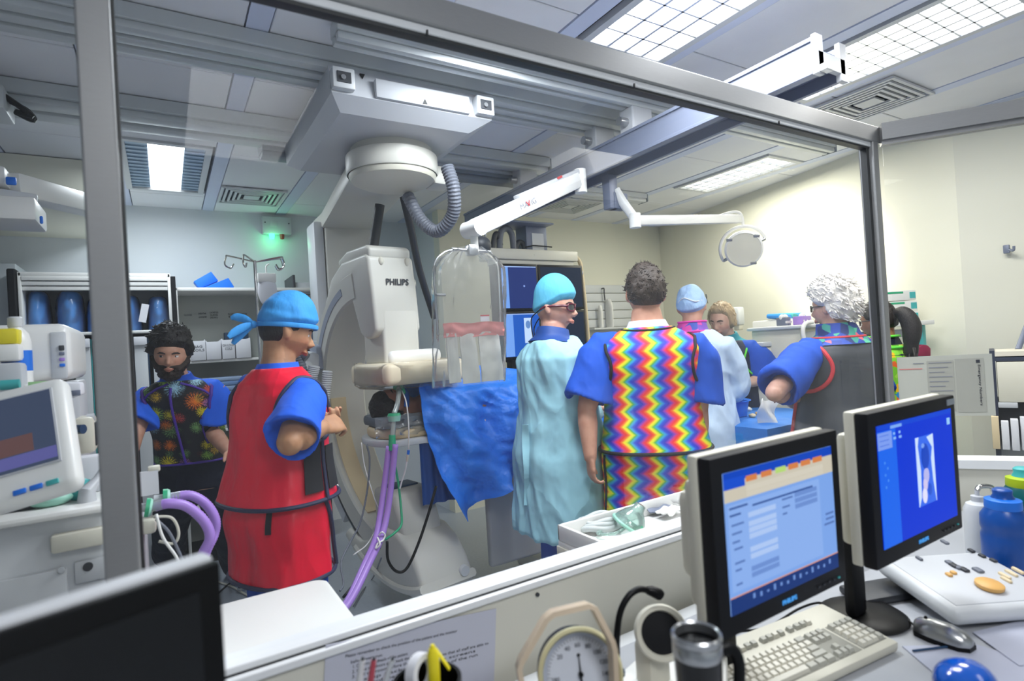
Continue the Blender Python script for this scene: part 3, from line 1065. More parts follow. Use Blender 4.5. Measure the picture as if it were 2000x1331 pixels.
a, b = P(960, 515, Y=YM), P(1128, 497, Y=YM)
xL, xR = P(975, 600, Y=YM).x, P(1138, 600, Y=YM).x
zT, zB = P(1056, 518, Y=YM).z, P(1056, 698, Y=YM).z
zM = (zT + zB) / 2
xM = P(1051, 600, Y=YM).x
MB().box2((xL - 0.06, YM - 0.02, zT + 0.035), (xR - 0.03, YM + 0.16, zT + 0.115), 0.01).build('top_shelf', M['cream'], mon)
MB().box2((xL + 0.0, YM + 0.005, zT), (xR - 0.06, YM + 0.14, zT + 0.036), 0.006).build('top_rail', M['machine'], mon)
MB().box2((xL, YM + 0.02, zB - 0.02), (xR, YM + 0.12, zT + 0.01), 0.006).build('back_frame', M['blackmat'], mon)
for (x0, x1, z0, z1, on) in ((xL, xM, zM + 0.004, zT, 1), (xM + 0.004, xR, zM + 0.004, zT, 0), (xL, xM, zB, zM, 2), (xM + 0.004, xR, zB, zM, 0)):
    s1 = MB().box2((x0, YM - 0.025, z0), (x1, YM + 0.02, z1), 0.006).build('screen_body', M['black'], mon)
    sc_col = {1: emis('theatre_screen_dark', '1b2f6e', 1.0), 2: emis('theatre_screen_blue', '1656b8', 1.0), 0: emis('theatre_screen_off', '20304a', 0.6)}[on]
    MB().box2((x0 + 0.018, YM - 0.0275, z0 + 0.018), (x1 - 0.018, YM - 0.0245, z1 - 0.018)).build('display', sc_col, s1, 0)
    if on:
        MB().box2((x0 + 0.019, YM - 0.029, z0 + 0.02), (x0 + 0.075 + 0.02 * (on == 2), YM - 0.0276, z1 - 0.025)).build('side_menu', emis('theatre_menu', '6f9ee8', 1.0), s1, 0)
        MB().box2((x0 + 0.019, YM - 0.0291, z1 - 0.026), (x1 - 0.02, YM - 0.0276, z1 - 0.019)).build('title_bar', emis('theatre_bar', '9db8ea', 1.0), s1, 0)
        if on == 2:
            q0, q1 = P(1019, 622, Y=YM), P(1037, 670, Y=YM)
            MB().box2((q0.x, YM - 0.029, q1.z), (q1.x, YM - 0.0276, q0.z)).build('xray_image', emis('theatre_xray', 'bcd4f4', 1.0), s1, 0)
            MB().ell(((q0.x + q1.x) / 2, YM - 0.029, q0.z - 0.05), (0.022, 0.0008, 0.03)).build('xray_shape', emis('theatre_xray2', '5f86c0', 1.0), s1, 0)
        else:
            MB().ell((P(1020, 560, Y=YM).x, YM - 0.0275, P(1020, 560, Y=YM).z), (0.008, 0.001, 0.008)).build('bright_spot', emis('theatre_spot', '7f98d8', 1.0), s1, 0)
# side tube
MB().tube(curve([(xR - 0.06, YM + 0.06, zT + 0.09), (xR - 0.01, YM + 0.05, zT + 0.085), (xR + 0.03, YM + 0.04, zT + 0.04), (xR + 0.045, YM + 0.04, zT - 0.06), (xR + 0.06, YM + 0.04, zM), (xR + 0.075, YM + 0.04, zB - 0.08)], 6), 0.016, 12).build('guard_tube', M['beige'], mon)
MB().tube([(xR + 0.002, YM + 0.04, zT - 0.05), (xR + 0.045, YM + 0.04, zT - 0.05)], 0.022, 12).build('tube_clamp', M['carriage'], mon)
# shelf below
MB().box2((xL + 0.02, YM - 0.05, zB - 0.10), (xR, YM + 0.14, zB - 0.075), 0.004).build('lower_shelf', M['white2'], mon)
MB().box2((P(1000, 700, Y=YM).x, YM, zB - 0.08), (P(1020, 700, Y=YM).x, YM + 0.08, zB - 0.01)).build('lower_bracket', M['black'], mon)
MB().tube([(xL - 0.02, YM - 0.07, zB - 0.115), (xR, YM - 0.07, zB - 0.115)], 0.012, 10).build('handle_tube', M['carriage'], mon)
# boom post from the beam
px0, px1 = P(1018, 440, Y=YM + 0.1).x, P(1058, 440, Y=YM + 0.1).x
MB().box2((px0, YM + 0.04, zT + 0.11), (px1, YM + 0.19, 2.42), 0.006).build('boom_post', M['beam'], mon)
MB().box2((px0 + 0.05, YM + 0.036, zT + 0.12), (px1 - 0.035, YM + 0.041, 2.33)).build('post_panel', M['white2'], mon, 0)
MB().box2((bx0 - 0.02, YM - 0.05, 2.385), (px1 + 0.01, YM + 0.22, 2.399), 0.006).build('boom_carriage', M['beam'], mon)
MB().tube([(px0 - 0.03, YM + 0.02, zT + 0.135), (px0 + 0.04, YM + 0.01, zT + 0.150), (px1 + 0.02, YM + 0.01, zT + 0.145)], 0.005, 8).build('cable_guard', M['black'], mon)
for k, pp in enumerate(([(975, 495), (978, 455), (990, 447), (1000, 460), (1004, 495)], [(962, 492), (966, 462), (972, 458), (978, 480)], [(1005, 495), (1012, 474), (1022, 478), (1026, 496)])):
    MB().tube(curve([P(a, b, Y=YM + 0.08) for a, b in pp], 6), 0.024 if k == 0 else 0.02, 12).build('cable_loop', M['dark'] if k != 0 else M['rubber'], mon)
text(':', 'lettering', (xM - 0.02, YM - 0.021, zT + 0.075), (1, 0, 0), (0, 0, 1), 0.02, M['black'], mon)

# ================================================================== OPERATING LAMP
DL = 3.9
lp = thing('operating_lamp', 'round white operating lamp on a jointed arm near the right wall', 'lamp', P(1452, 485, D=DL))
q = P(1190, 360, D=3.3)
x_ = P(1190, 360, z=2.40)
base = Vector((P(1190, 352, X=2.19).x, P(1190, 352, X=2.19).y, 0))
zb = P(1190, 410, D=(base - CPOS).dot(FWD) if False else Vector((base.x, base.y, CAM_H)).dot(FWD)).z
MB().box2((base.x - 0.03, base.y - 0.03, zb), (base.x + 0.03, base.y + 0.03, 2.405), 0.004).build('drop_post', M['beam'], lp)
MB().box2((base.x + 0.0, base.y - 0.035, zb), (base.x + 0.10, base.y + 0.025, zb + 0.09), 0.004).build('post_block', M['beam'], lp)
p1 = P(1203, 372, Y=base.y - 0.02)
p2 = P(1240, 428, Y=base.y - 0.1)
MB().tube([p1, P(1216, 395, Y=base.y - 0.05), p2], [0.028, 0.03, 0.03], 14, ry=[0.02, 0.02, 0.02]).build('upper_arm', M['white'], lp)
MB().cyl(p2 + Vector((0, 0, 0.03)), p2 + Vector((0, 0, -0.05)), 0.032).build('elbow_joint', M['white'], lp)
p3 = P(1445, 428, D=DL)
MB().bar(p2 + Vector((0, 0, -0.01)), p3, 0.045, 0.06, 0.015).build('lower_arm', M['white'], lp)
hc = P(1452, 486, D=DL)
p4 = P(1452, 446, D=DL)
MB().tube(curve([P(1400, 424, D=DL + 0.02), P(1425, 416, D=DL), P(1441, 415, D=DL), P(1449, 424, D=DL), p4], 6), 0.011, 10).build('curved_tube', M['white'], lp)
fdir = Vector((-0.72, -0.62, -0.30)).normalized()     # face of the lamp head
rot = fdir.to_track_quat('Z', 'Y').to_matrix()
mb = MB()
mb.lathe(hc, [(0.0, -0.06), (0.06, -0.055), (0.105, -0.03), (0.125, 0.0), (0.125, 0.022), (0.112, 0.03)], 40, rot)
mb.build('lamp_head', M['white'], lp)
MB().lathe(hc, [(0.113, 0.028), (0.104, 0.026), (0.0, 0.032)], 40, rot).build('lamp_glass', M['cream'], lp)
rng = [hc + rot @ Vector((0.150 * math.cos(a), 0.150 * math.sin(a), -0.02)) for a in [R(x) for x in range(20, 215, 8)]]
MB().tube(rng, 0.011, 10).build('head_yoke', M['white'], lp)
for a in (20, 210):
    e1 = hc + rot @ Vector((0.150 * math.cos(R(a)), 0.150 * math.sin(R(a)), -0.02))
    MB().tube([e1, hc + rot @ Vector((0.118 * math.cos(R(a)), 0.118 * math.sin(R(a)), -0.01))], 0.012, 10).build('yoke_pin', M['steel'], lp)
for a in (45, 140, 300):
    e1 = hc + rot @ Vector((0.118 * math.cos(R(a)), 0.118 * math.sin(R(a)), 0.026))
    MB().box(e1, (0.04, 0.02, 0.012), 0.004, rot).build('glass_clip', M['steel'], lp)
sp = bpy.data.lights.new('lamp_beam', 'SPOT')
sp.energy = 18
sp.color = (1.0, 0.95, 0.80)
sp.spot_size = R(70)
sp.spot_blend = 0.35
sp.shadow_soft_size = 0.08
so = bpy.data.objects.new('lamp_beam', sp)
so.location = hc + Vector((0.16, 0.02, 0.0))
tgt = P(1640, 520, X=4.5)
so.rotation_euler = (tgt - so.location).to_track_quat('-Z', 'Y').to_euler()
C.objects.link(so)

# ================================================================== PATIENT TABLE
tb = thing('patient_table', 'narrow X-ray table with beige mattress and rounded head end', 'table', (1.9, 3.05, 0))
zt = 1.02


def roundend(x0, x1, y0, y1, k=14):
    r_ = (y1 - y0) / 2
    cy = (y0 + y1) / 2
    return [(x1, y0)] + [(x1, y1)] + [(x0 + 0.13 - 0.13 * math.sin(PI * i / k), cy + r_ * math.cos(PI * i / k)) for i in range(k + 1)]


hx = P(712, 862, Y=3.05).x
MB().prism(roundend(hx, 2.95, 2.83, 3.27), (0, 0, zt - 0.035), (1, 0, 0), (0, 1, 0), (0, 0, 1), 0.035, 0.008).build('table_top', M['white2'], tb)
MB().prism(roundend(hx + 0.03, 2.9, 2.85, 3.25), (0, 0, zt), (1, 0, 0), (0, 1, 0), (0, 0, 1), 0.055, 0.02, 3).build('mattress', M['mattress'], tb)
MB().box2((2.1, 2.92, 0.12), (2.6, 3.2, zt - 0.035), 0.03).build('pedestal', M['machine'], tb)
MB().box2((1.95, 2.8, 0.0), (2.8, 3.3, 0.12), 0.03).build('foot_plate', M['machine'], tb)
q0, q1 = P(947, 900, Y=2.95), P(1062, 1082, Y=2.95)
MB().box2((q0.x, 2.95, q1.z), (q1.x + 0.1, 3.0, 0.90), 0.03, 3).build('side_screen', mat('side_screen', 'b9bcc0', 0.35, var=0.06), tb)
hp = P(775, 830, Y=2.98)
MB().box2((hx + 0.04, 2.88, zt + 0.056), (hx + 0.43, 3.2, zt + 0.115), 0.02).build('head_rest', M['padgrey'], tb)
mb = MB()
mb.sheet(lambda u, v: (hx + 0.0 + 0.30 * u, 2.86 + 0.03 * noise.noise(Vector((u * 4, v * 4, 0))) - 0.012, zt + 0.02 + 0.11 * v + 0.015 * noise.noise(Vector((u * 6, 1, v)))), 16, 8, 0.002)
mb.build('plastic_sheet', M['film'], tb, 60)


# lead curtain under the table
def cur(u, v):
    return (1.14 + 0.30 * u, 2.86 + 0.012 * math.sin(u * 28), zt - 0.04 - 0.33 * v)


o = MB().sheet(cur, 30, 8, 0.006).build('lead_curtain', mat('lead_curtain', '0a4590', 0.6, var=0.06), tb, 60)

# blue sterile drape over the patient, hanging at the front
Lp = [P(812, 752, Y=2.88), P(838, 835, Y=2.76), P(872, 940, Y=2.72), P(915, 1020, Y=2.70)]


def drape(u, v):
    """v: 0 back edge of the table, 0.35 front edge, 1 bottom of the hang"""
    xr = 2.72
    if v < 0.35:
        t_ = v / 0.35
        x = Lp[0].x + 0.02 * t_ + (xr - Lp[0].x) * u
        y = 3.30 - (3.30 - 2.86) * t_
        hump = 0.225 * math.exp(-((y - 3.06) / 0.14) ** 2) * (0.75 + 0.35 * math.sin(u * 5 + 0.6))
        z = zt + 0.10 + hump + 0.10 * t_ ** 3
        z += 0.02 * noise.noise(Vector((u * 9, t_ * 3, 0)))
        if u < 0.18:
            z += 0.05 * (1 - u / 0.18)
        return (x, y, z)
    t_ = (v - 0.35) / 0.65
    k = t_ * 3
    i = min(2, int(k))
    l_ = Lp[i].lerp(Lp[i + 1], k - i)
    top = drape(u, 0.3499)
    zb_ = Lp[3].z + (0.78 - Lp[3].z) * min(1, u * 2.6) ** 0.8
    x = l_.x + (xr - l_.x) * u
    z = top[2] + (zb_ - top[2]) * t_
    if u < 0.02:
        z = l_.z * 0.6 + z * 0.4
    ph = u * 34 + 2.0 * noise.noise(Vector((u * 4, t_ * 1.5, 3)))
    y = 2.84 - 0.10 * t_ ** 0.6 + (0.055 * math.sin(ph) + 0.09 * noise.noise(Vector((u * 10 + t_ * 1.5, t_ * 2.2, 5)))) * (0.25 + t_)
    y += 0.035 * abs(noise.noise(Vector((u * 16 - t_ * 6, t_ * 7, 9))))
    return (x, y, z)


dr = MB().sheet(drape, 110, 64, 0.003).build('surgical_drape', M['drape'], None, 70)
tag(dr, 'crumpled bright blue surgical drape over the patient, corner hanging off the table', 'drape')

# ================================================================== PEOPLE
def attr_mat(name, rough=0.5, sss=0.0, bump=0.0, bs=90, spec=0.4):
    """material whose colour is the mesh's own 'tint' attribute"""
    m, nt, b, N, L = nmat(name)
    a = N('ShaderNodeAttribute')
    a.attribute_name = 'tint'
    nz = N('ShaderNodeTexNoise')
    nz.inputs['Scale'].default_value = 28
    nz.inputs['Detail'].default_value = 4
    tc = N('ShaderNodeTexCoord')
    L(tc.outputs['Object'], nz.inputs['Vector'])
    mx = N('ShaderNodeMix')
    mx.data_type = 'RGBA'
    mx.blend_type = 'MULTIPLY'
    cr = N('ShaderNodeValToRGB')
    cr.color_ramp.elements[0].color = (0.86, 0.80, 0.78, 1)
    cr.color_ramp.elements[1].color = (1.0, 1.0, 1.0, 1)
    cr.color_ramp.elements[0].position = 0.3
    cr.color_ramp.elements[1].position = 0.6
    L(nz.outputs['Fac'], cr.inputs[0])
    mx.inputs['Factor'].default_value = 1.0
    L(a.outputs['Color'], mx.inputs['A'])
    L(cr.outputs[0], mx.inputs['B'])
    L(mx.outputs['Result'], b.inputs['Base Color'])
    b.inputs['Roughness'].default_value = rough
    b.inputs['Specular IOR Level'].default_value = spec
    if sss:
        b.inputs['Subsurface Weight'].default_value = sss
        b.inputs['Subsurface Radius'].default_value = (0.012, 0.005, 0.003)
        b.inputs['Subsurface Scale'].default_value = 0.6
    return m


SKIN = attr_mat('skin', 0.5, 0.12)
EYE = attr_mat('eye', 0.12, spec=0.6)


def cloth(name, col, rough=0.75, bump=0.35, bs=7, bd=0.025, var=0.05, stretch=(1, 1, 0.45), spec=0.3, crease=0.9, cs=6):
    return mat(name, col, rough, var=var, vs=4, bump=min(1, bump * 2.2), bs=bs, bd=bd, stretch=stretch, spec=spec, crease=crease, cs=cs)


def gauss(a, s):
    return math.exp(-(a / s) ** 2)


def headmap(ux, uy, uz):
    x, y, z = 0.0775 * ux, 0.097 * uy, 0.119 * uz
    t = max(0.0, -uz)
    x *= 1 - 0.27 * t ** 1.7
    if uz > 0:
        x *= 1 + 0.03 * math.sin(uz * PI)
    if uy < 0:
        y *= 1 - 0.40 * t ** 1.4
    else:
        y *= 1 - 0.06 * t ** 2
        w = min(1, uy * 2.5)
        y += w * (-0.009 * (gauss(x - 0.031, 0.017) + gauss(x + 0.031, 0.017)) * gauss(z - 0.001, 0.013)
                  + 0.004 * gauss(abs(x) - 0.028, 0.024) * gauss(z - 0.024, 0.009)
                  + 0.004 * gauss(abs(x) - 0.043, 0.02) * gauss(z + 0.028, 0.02)
                  + 0.006 * gauss(x, 0.026) * gauss(z + 0.068, 0.020)
                  + 0.009 * gauss(x, 0.020) * gauss(z + 0.105, 0.016)
                  - 0.003 * gauss(x, 0.022) * gauss(z + 0.0685, 0.0035))
    return Vector((x, y, z))


def head_grid(nu, nv):
    us = [(0, 0, -1)]
    for j in range(1, nv):
        a = -PI / 2 + PI * j / nv
        for k in range(nu):
            b = 2 * PI * k / nu
            us.append((math.cos(a) * math.cos(b), math.cos(a) * math.sin(b), math.sin(a)))
    us.append((0, 0, 1))
    fs = [(0, 1 + (k + 1) % nu, 1 + k) for k in range(nu)]
    for j in range(nv - 2):
        for k in range(nu):
            a0 = 1 + j * nu
            fs.append((a0 + k, a0 + (k + 1) % nu, a0 + nu + (k + 1) % nu, a0 + nu + k))
    t = len(us) - 1
    a0 = 1 + (nv - 2) * nu
    fs += [(a0 + k, a0 + (k + 1) % nu, t) for k in range(nu)]
    return us, fs


HG = head_grid(72, 52)
HPTS = [headmap(*u) for u in HG[0]]


def add_head(mb, Hm, nose=1.0):
    old = mb.M
    mb.M = old @ Hm
    mb.add(HPTS, HG[1])
    mb.tube([(0, 0.082, 0.012), (0, 0.096, -0.010), (0, 0.108 + 0.004 * nose, -0.032), (0, 0.098, -0.044)], [0.008, 0.0095, 0.0115, 0.008], 10)
    for s in (-1, 1):
        mb.ell((s * 0.011, 0.098, -0.038), (0.008, 0.010, 0.007), nu=10, nv=8)
        er = Euler((0.25, 0, s * -0.35)).to_matrix()
        mb.ell((s * 0.080, -0.012, -0.008), (0.008, 0.017, 0.031), er, nu=12, nv=10)
        mb.ell((s * 0.084, -0.018, -0.002), (0.007, 0.012, 0.024), er, nu=12, nv=10)
    # lips
    mb.tube([(-0.024, 0.084, -0.069), (-0.012, 0.0945, -0.0655), (0, 0.0965, -0.066), (0.012, 0.0945, -0.0655), (0.024, 0.084, -0.069)], [0.003, 0.0055, 0.006, 0.0055, 0.003], 8)
    mb.tube([(-0.021, 0.084, -0.072), (-0.010, 0.0935, -0.0755), (0, 0.096, -0.076), (0.010, 0.0935, -0.0755), (0.021, 0.084, -0.072)], [0.003, 0.0055, 0.0065, 0.0055, 0.003], 8)
    mb.M = old


def add_hand(mb, W, d, pn, t, curl=18, sc=1.0, spread=0.05, thumb_in=0.5):
    d = d.normalized()
    pn = (pn - d * pn.dot(d)).normalized()
    w = d.cross(pn).normalized() * t          # thumb side
    rings = []
    for s_, a, b in ((-0.02, 0.028, 0.021), (0.0, 0.027, 0.019), (0.02, 0.034, 0.018), (0.05, 0.042, 0.017), (0.078, 0.042, 0.014), (0.092, 0.038, 0.011)):
        c = W + d * s_ * sc
        rings.append([c + w * (a * sc * math.cos(2 * PI * k / 16)) + pn * (b * sc * math.sin(2 * PI * k / 16)) for k in range(16)])
    mb.loft(rings)
    for i, L_ in enumerate((0.070, 0.080, 0.074, 0.058)):
        off = (1.5 - i) * 0.0215
        p = W + d * 0.084 * sc + w * off * sc
        dd = (d + w * (1.5 - i) * spread).normalized()
        pts = [p - dd * 0.02, p]
        ang = curl * (1 + 0.12 * i)
        for f in (0.46, 0.30, 0.24):
            q_ = Matrix.Rotation(R(ang), 3, w * (-t)) if False else None
            # bend toward the palm
            dd = (dd * math.cos(R(ang)) + pn * math.sin(R(ang))).normalized() if f == 0.46 else (dd * math.cos(R(ang * 1.2)) + (pn * dd.dot(d) - d * dd.dot(pn)).normalized() * math.sin(R(ang * 1.2))).normalized()
            p = p + dd * L_ * f * sc
            pts.append(p)
        mb.tube(pts, [0.0095 * sc, 0.0095 * sc, 0.0090 * sc, 0.0082 * sc, 0.0066 * sc], 8)
    p = W + d * 0.022 * sc + w * 0.026 * sc
    d1 = (d * 0.75 + w * 0.6 + pn * thumb_in).normalized()
    d2 = (d * 0.95 + w * 0.1 + pn * thumb_in).normalized()
    mb.tube([p, p + d1 * 0.042 * sc, p + d1 * 0.042 * sc + d2 * 0.032 * sc, p + d1 * 0.042 * sc + d2 * 0.055 * sc], [0.015 * sc, 0.012 * sc, 0.0105 * sc, 0.007 * sc], 8)


def remesh(mb, voxel, smooth=2, fac=0.5):
    me = mb.mesh('tmp')
    o = bpy.data.objects.new('tmp', me)
    C.objects.link(o)
    m = o.modifiers.new('r', 'REMESH')
    m.mode = 'VOXEL'
    m.voxel_size = voxel
    if smooth:
        s_ = o.modifiers.new('s', 'SMOOTH')
        s_.iterations = smooth
        s_.factor = fac
    dg = bpy.context.evaluated_depsgraph_get()
    out = bpy.data.meshes.new_from_object(o.evaluated_get(dg))
    bpy.data.objects.remove(o)
    bpy.data.meshes.remove(me)
    return out


def displace(me, fn):
    n = len(me.vertices)
    co = np.empty(n * 3)
    me.vertices.foreach_get('co', co)
    no = np.empty(n * 3)
    me.vertices.foreach_get('normal', no)
    co = co.reshape(-1, 3)
    no = no.reshape(-1, 3)
    d = np.array([fn(Vector(c)) for c in co])
    co += no * d[:, None]
    me.vertices.foreach_set('co', co.ravel())
    me.update()


def tint(me, fn):
    a = me.attributes.new('tint', 'FLOAT_COLOR', 'POINT')
    n = len(me.vertices)
    co = np.empty(n * 3)
    me.vertices.foreach_get('co', co)
    out = np.ones((n, 4))
    for i, c in enumerate(co.reshape(-1, 3)):
        out[i, :3] = fn(c)
    a.data.foreach_set('color', out.ravel())


def interp(tab, z):
    if z <= tab[0][0]:
        return tab[0][1:]
    for a, b in zip(tab[:-1], tab[1:]):
        if z <= b[0]:
            t = (z - a[0]) / (b[0] - a[0])
            t = t * t * (3 - 2 * t) * 0.5 + t * 0.5
            return tuple(x + (y - x) * t for x, y in zip(a[1:], b[1:]))
    return tab[-1][1:]


TORSO = [(0.78, 0.165, 0.115, 0.0), (0.92, 0.178, 0.128, -0.005), (1.02, 0.165, 0.118, 0.0), (1.12, 0.158, 0.112, 0.005), (1.22, 0.165, 0.118, 0.005),
         (1.31, 0.178, 0.122, 0.0), (1.38, 0.182, 0.112, -0.005), (1.425, 0.160, 0.092, -0.008), (1.455, 0.115, 0.075, -0.008), (1.485, 0.066, 0.062, -0.005), (1.56, 0.055, 0.058, 0.008)]


class Person:
    def __init__(s, label, loc, face, h, skin, mass=1.0, lean=(0, 0), head=(0, 0, 0), rootM=None, hunch=0.0, voxel=0.0065, group=None, lean2=None):
        s.k = h / 1.75
        s.mass = mass
        s.lean = Vector((lean[0], lean[1], 0))
        rz = math.atan2(-face[0], face[1]) if face is not None else 0
        s.root = thing('person', label, 'person', (loc[0], loc[1], 0 if rootM is None else loc[2]), rz)
        if rootM is not None:
            s.root.matrix_world = rootM
            WM[s.root.name] = rootM.copy()
        s.inv = WM[s.root.name].inverted()
        s.skin = srgb(skin)
        s.voxel = voxel
        hz = 1.632 * s.k
        hc = Vector((0, 0.015, hz)) + s.L(hz)
        s.Hm = Matrix.Translation(hc) @ Euler((R(-head[1]), R(head[2]), R(head[0])), 'ZXY').to_matrix().to_4x4() if False else \
            Matrix.Translation(hc + Vector((0, 0, -0.06))) @ Matrix.Rotation(R(head[0]), 4, 'Z') @ Matrix.Rotation(R(-head[1]), 4, 'X') @ Matrix.Rotation(R(head[2]), 4, 'Y') @ Matrix.Translation((0, 0, 0.06)) @ Matrix.Scale(s.k * 0.5 + 0.5, 4)
        s.sh = {1: Vector((0.185 * s.k * s.mass, -0.005, 1.375 * s.k)), -1: Vector((-0.185 * s.k * s.mass, -0.005, 1.40 * s.k))}
        for q in s.sh:
            s.sh[q] = s.sh[q] + s.L(s.sh[q].z)
        s.arm = {}
        for q in (1, -1):
            s.arm[q] = dict(e=s.sh[q] + Vector((q * 0.07, -0.02, -0.28)) * s.k, w=s.sh[q] + Vector((q * 0.09, 0.04, -0.53)) * s.k, d=Vector((0, 0.1, -1)), pn=Vector((-q, 0.1, 0)), curl=18)
        s.leg = {}
        for q in (1, -1):
            s.leg[q] = dict(hip=Vector((q * 0.09 * s.mass, 0, 0.88 * s.k)), knee=Vector((q * 0.11, 0.02, 0.47 * s.k)), ank=Vector((q * 0.12, -0.02, 0.085)), toe=Vector((q * 0.16, 1, 0)))

    @property
    def HW(s):
        return WM[s.root.name] @ s.Hm

    def L(s, z):
        z0, z1 = 0.90 * s.k, 1.45 * s.k
        t = max(0.0, (z - z0) / (z1 - z0))
        return s.lean * t

    def lw(s, p):
        return s.inv @ Vector(p)

    def set_arm(s, q, e=None, w=None, d=None, pn=None, curl=None):
        a = s.arm[q]
        if e is not None:
            a['e'] = s.lw(e)
        if w is not None:
            a['w'] = s.lw(w)
            a['d'] = (a['w'] - a['e']).normalized()
        if d is not None:
            a['d'] = (s.inv.to_3x3() @ Vector(d)).normalized()
        if pn is not None:
            a['pn'] = (s.inv.to_3x3() @ Vector(pn)).normalized()
        if curl is not None:
            a['curl'] = curl

    def set_leg(s, q, foot, knee_f=0.06):
        f = s.lw(foot)
        s.leg[q]['ank'] = Vector((f.x, f.y, 0.085))
        s.leg[q]['knee'] = s.leg[q]['hip'].lerp(s.leg[q]['ank'], 0.5) + Vector((0, knee_f, 0))

    def prof(s, z):
        rx, ry, cy = interp(TORSO, z / s.k)
        c = s.L(z)
        return c.x, c.y + cy, rx * s.k * s.mass, ry * s.k * (0.5 + 0.5 * s.mass)

    def ring(s, z, off=0.0, n=40, p=2.3, sx=1.0, sy=1.0):
        cx, cy, rx, ry = s.prof(z)
        rx, ry = rx * sx + off, ry * sy + off
        out = []
        for k in range(n):
            a = 2 * PI * k / n
            c_, s_ = math.cos(a), math.sin(a)
            out.append(Vector((cx + math.copysign(abs(c_) ** (2 / p), c_) * rx, cy + math.copysign(abs(s_) ** (2 / p), s_) * ry, z)))
        return out

    def zs(s, a, b, n):
        return [(a + (b - a) * i / n) * s.k for i in range(n + 1)]

    def body(s, feet=True, nose=1.0, stubble=None, lips=(0.95, 0.62, 0.60), legs=True):
        mb = MB()
        mb.loft([s.ring(z) for z in s.zs(0.80, 1.56, 26)])
        nb = Vector((0, -0.01, 1.46 * s.k)) + s.L(1.46 * s.k)
        hb = s.Hm @ Vector((0, -0.012, -0.055))
        mb.tube([nb + Vector((0, 0, -0.04)), nb.lerp(hb, 0.5), hb, s.Hm @ Vector((0, -0.01, -0.02))], [0.064, 0.058, 0.060, 0.055], 18)
        add_head(mb, s.Hm, nose)
        for q in (1, -1):
            a = s.arm[q]
            S = s.sh[q]
            inn = S + Vector((-q * 0.06, 0, 0.012))
            mid = a['e'].lerp(a['w'], 0.3)
            mb.tube([inn, S, S.lerp(a['e'], 0.35), a['e'], mid, a['w'], a['w'] + a['d'] * 0.015],
                    [0.048, 0.056, 0.053 * s.mass, 0.043, 0.045, 0.029, 0.027], 16)
            mb.ell(a['e'], (0.042, 0.042, 0.042), nu=12, nv=8)
            add_hand(mb, a['w'], a['d'], a['pn'], q * (1 if True else 1), a['curl'])
            if legs:
                l = s.leg[q]
                mb.tube([l['hip'], l['hip'].lerp(l['knee'], 0.4), l['knee'], l['knee'].lerp(l['ank'], 0.35), l['ank'], l['ank'] + Vector((0, 0, -0.03))], [0.085, 0.08, 0.058, 0.057, 0.04, 0.04], 16)
                if feet:
                    t = l['toe'].normalized()
                    mb.tube([l['ank'] - t * 0.05 + Vector((0, 0, -0.045)), l['ank'] + t * 0.05 + Vector((0, 0, -0.04)), l['ank'] + t * 0.15 + Vector((0, 0, -0.055))], [0.035, 0.04, 0.025], 12)
        me = remesh(mb, s.voxel, 2, 0.45)
        Hi = s.Hm.inverted()
        sk = s.skin

        def tf(c):
            v = Hi @ Vector(c)
            if v.y > 0.06 and abs(v.x) < 0.026 and -0.083 < v.z < -0.059 and v.length < 0.2:
                e_ = (v.x / 0.026) ** 2 + ((v.z + 0.071) / 0.012) ** 2
                if e_ < 1:
                    if abs(v.z + 0.0708) < 0.0016:
                        return (sk[0] * 0.35, sk[1] * 0.25, sk[2] * 0.25)
                    return (sk[0] * lips[0], sk[1] * lips[1], sk[2] * lips[2])
            if stubble and v.z < -0.035 and v.length < 0.16 and v.z > -0.13 and v.y > -0.01 - 0.2 * (v.z + 0.035):
                return tuple(x * y for x, y in zip(sk, stubble))
            if v.length < 0.16 and v.y > 0.03 and abs(abs(v.x) - 0.045) < 0.02 and abs(v.z + 0.03) < 0.02:
                return (sk[0], sk[1] * 0.90, sk[2] * 0.90)
            return sk
        tint(me, tf)
        s.bodyo = link_mesh('body', me, SKIN, s.root, 180)
        return s.bodyo

    def eyes(s, iris='3a2a1c', brow=None, lidded=0.3, look=(0, 0), brow_h=0.0):
        for q in (1, -1):
            mb = MB()
            mb.M = s.Hm
            c = Vector((q * 0.031, 0.0715, 0.001))
            mb.ell(c, (0.0135, 0.0135, 0.0125), nu=28, nv=20)
            me = mb.mesh('eye')
            ir = srgb(iris)
            ld = tuple(x * 0.86 for x in s.skin)
            Hi = s.Hm.inverted()

            def tf(p, c=c):
                v = Hi @ Vector(p) - c
                v.normalize()
                if v.z > 0.75 - lidded * 1.2 or v.z < -0.55:
                    return ld
                if v.z > 0.66 - lidded * 1.2:
                    return (0.03, 0.02, 0.02)
                g = Vector((look[0], 1, look[1])).normalized()
                a = v.dot(g)
                if a > 0.965:
                    return (0.01, 0.01, 0.01)
                if a > 0.86:
                    return ir
                return (0.72, 0.68, 0.66)
            tint(me, tf)
            link_mesh('eye', me, EYE, s.root, 180)
            if brow:
                mb = MB(s.HW)
                mb.tube([(q * 0.014, 0.0935, 0.019 + brow_h), (q * 0.026, 0.0925, 0.0235 + brow_h), (q * 0.040, 0.085, 0.0235 + brow_h), (q * 0.051, 0.074, 0.017 + brow_h)], [0.003, 0.0042, 0.0038, 0.0015], 8)
                mb.build('eyebrow', brow, s.root)

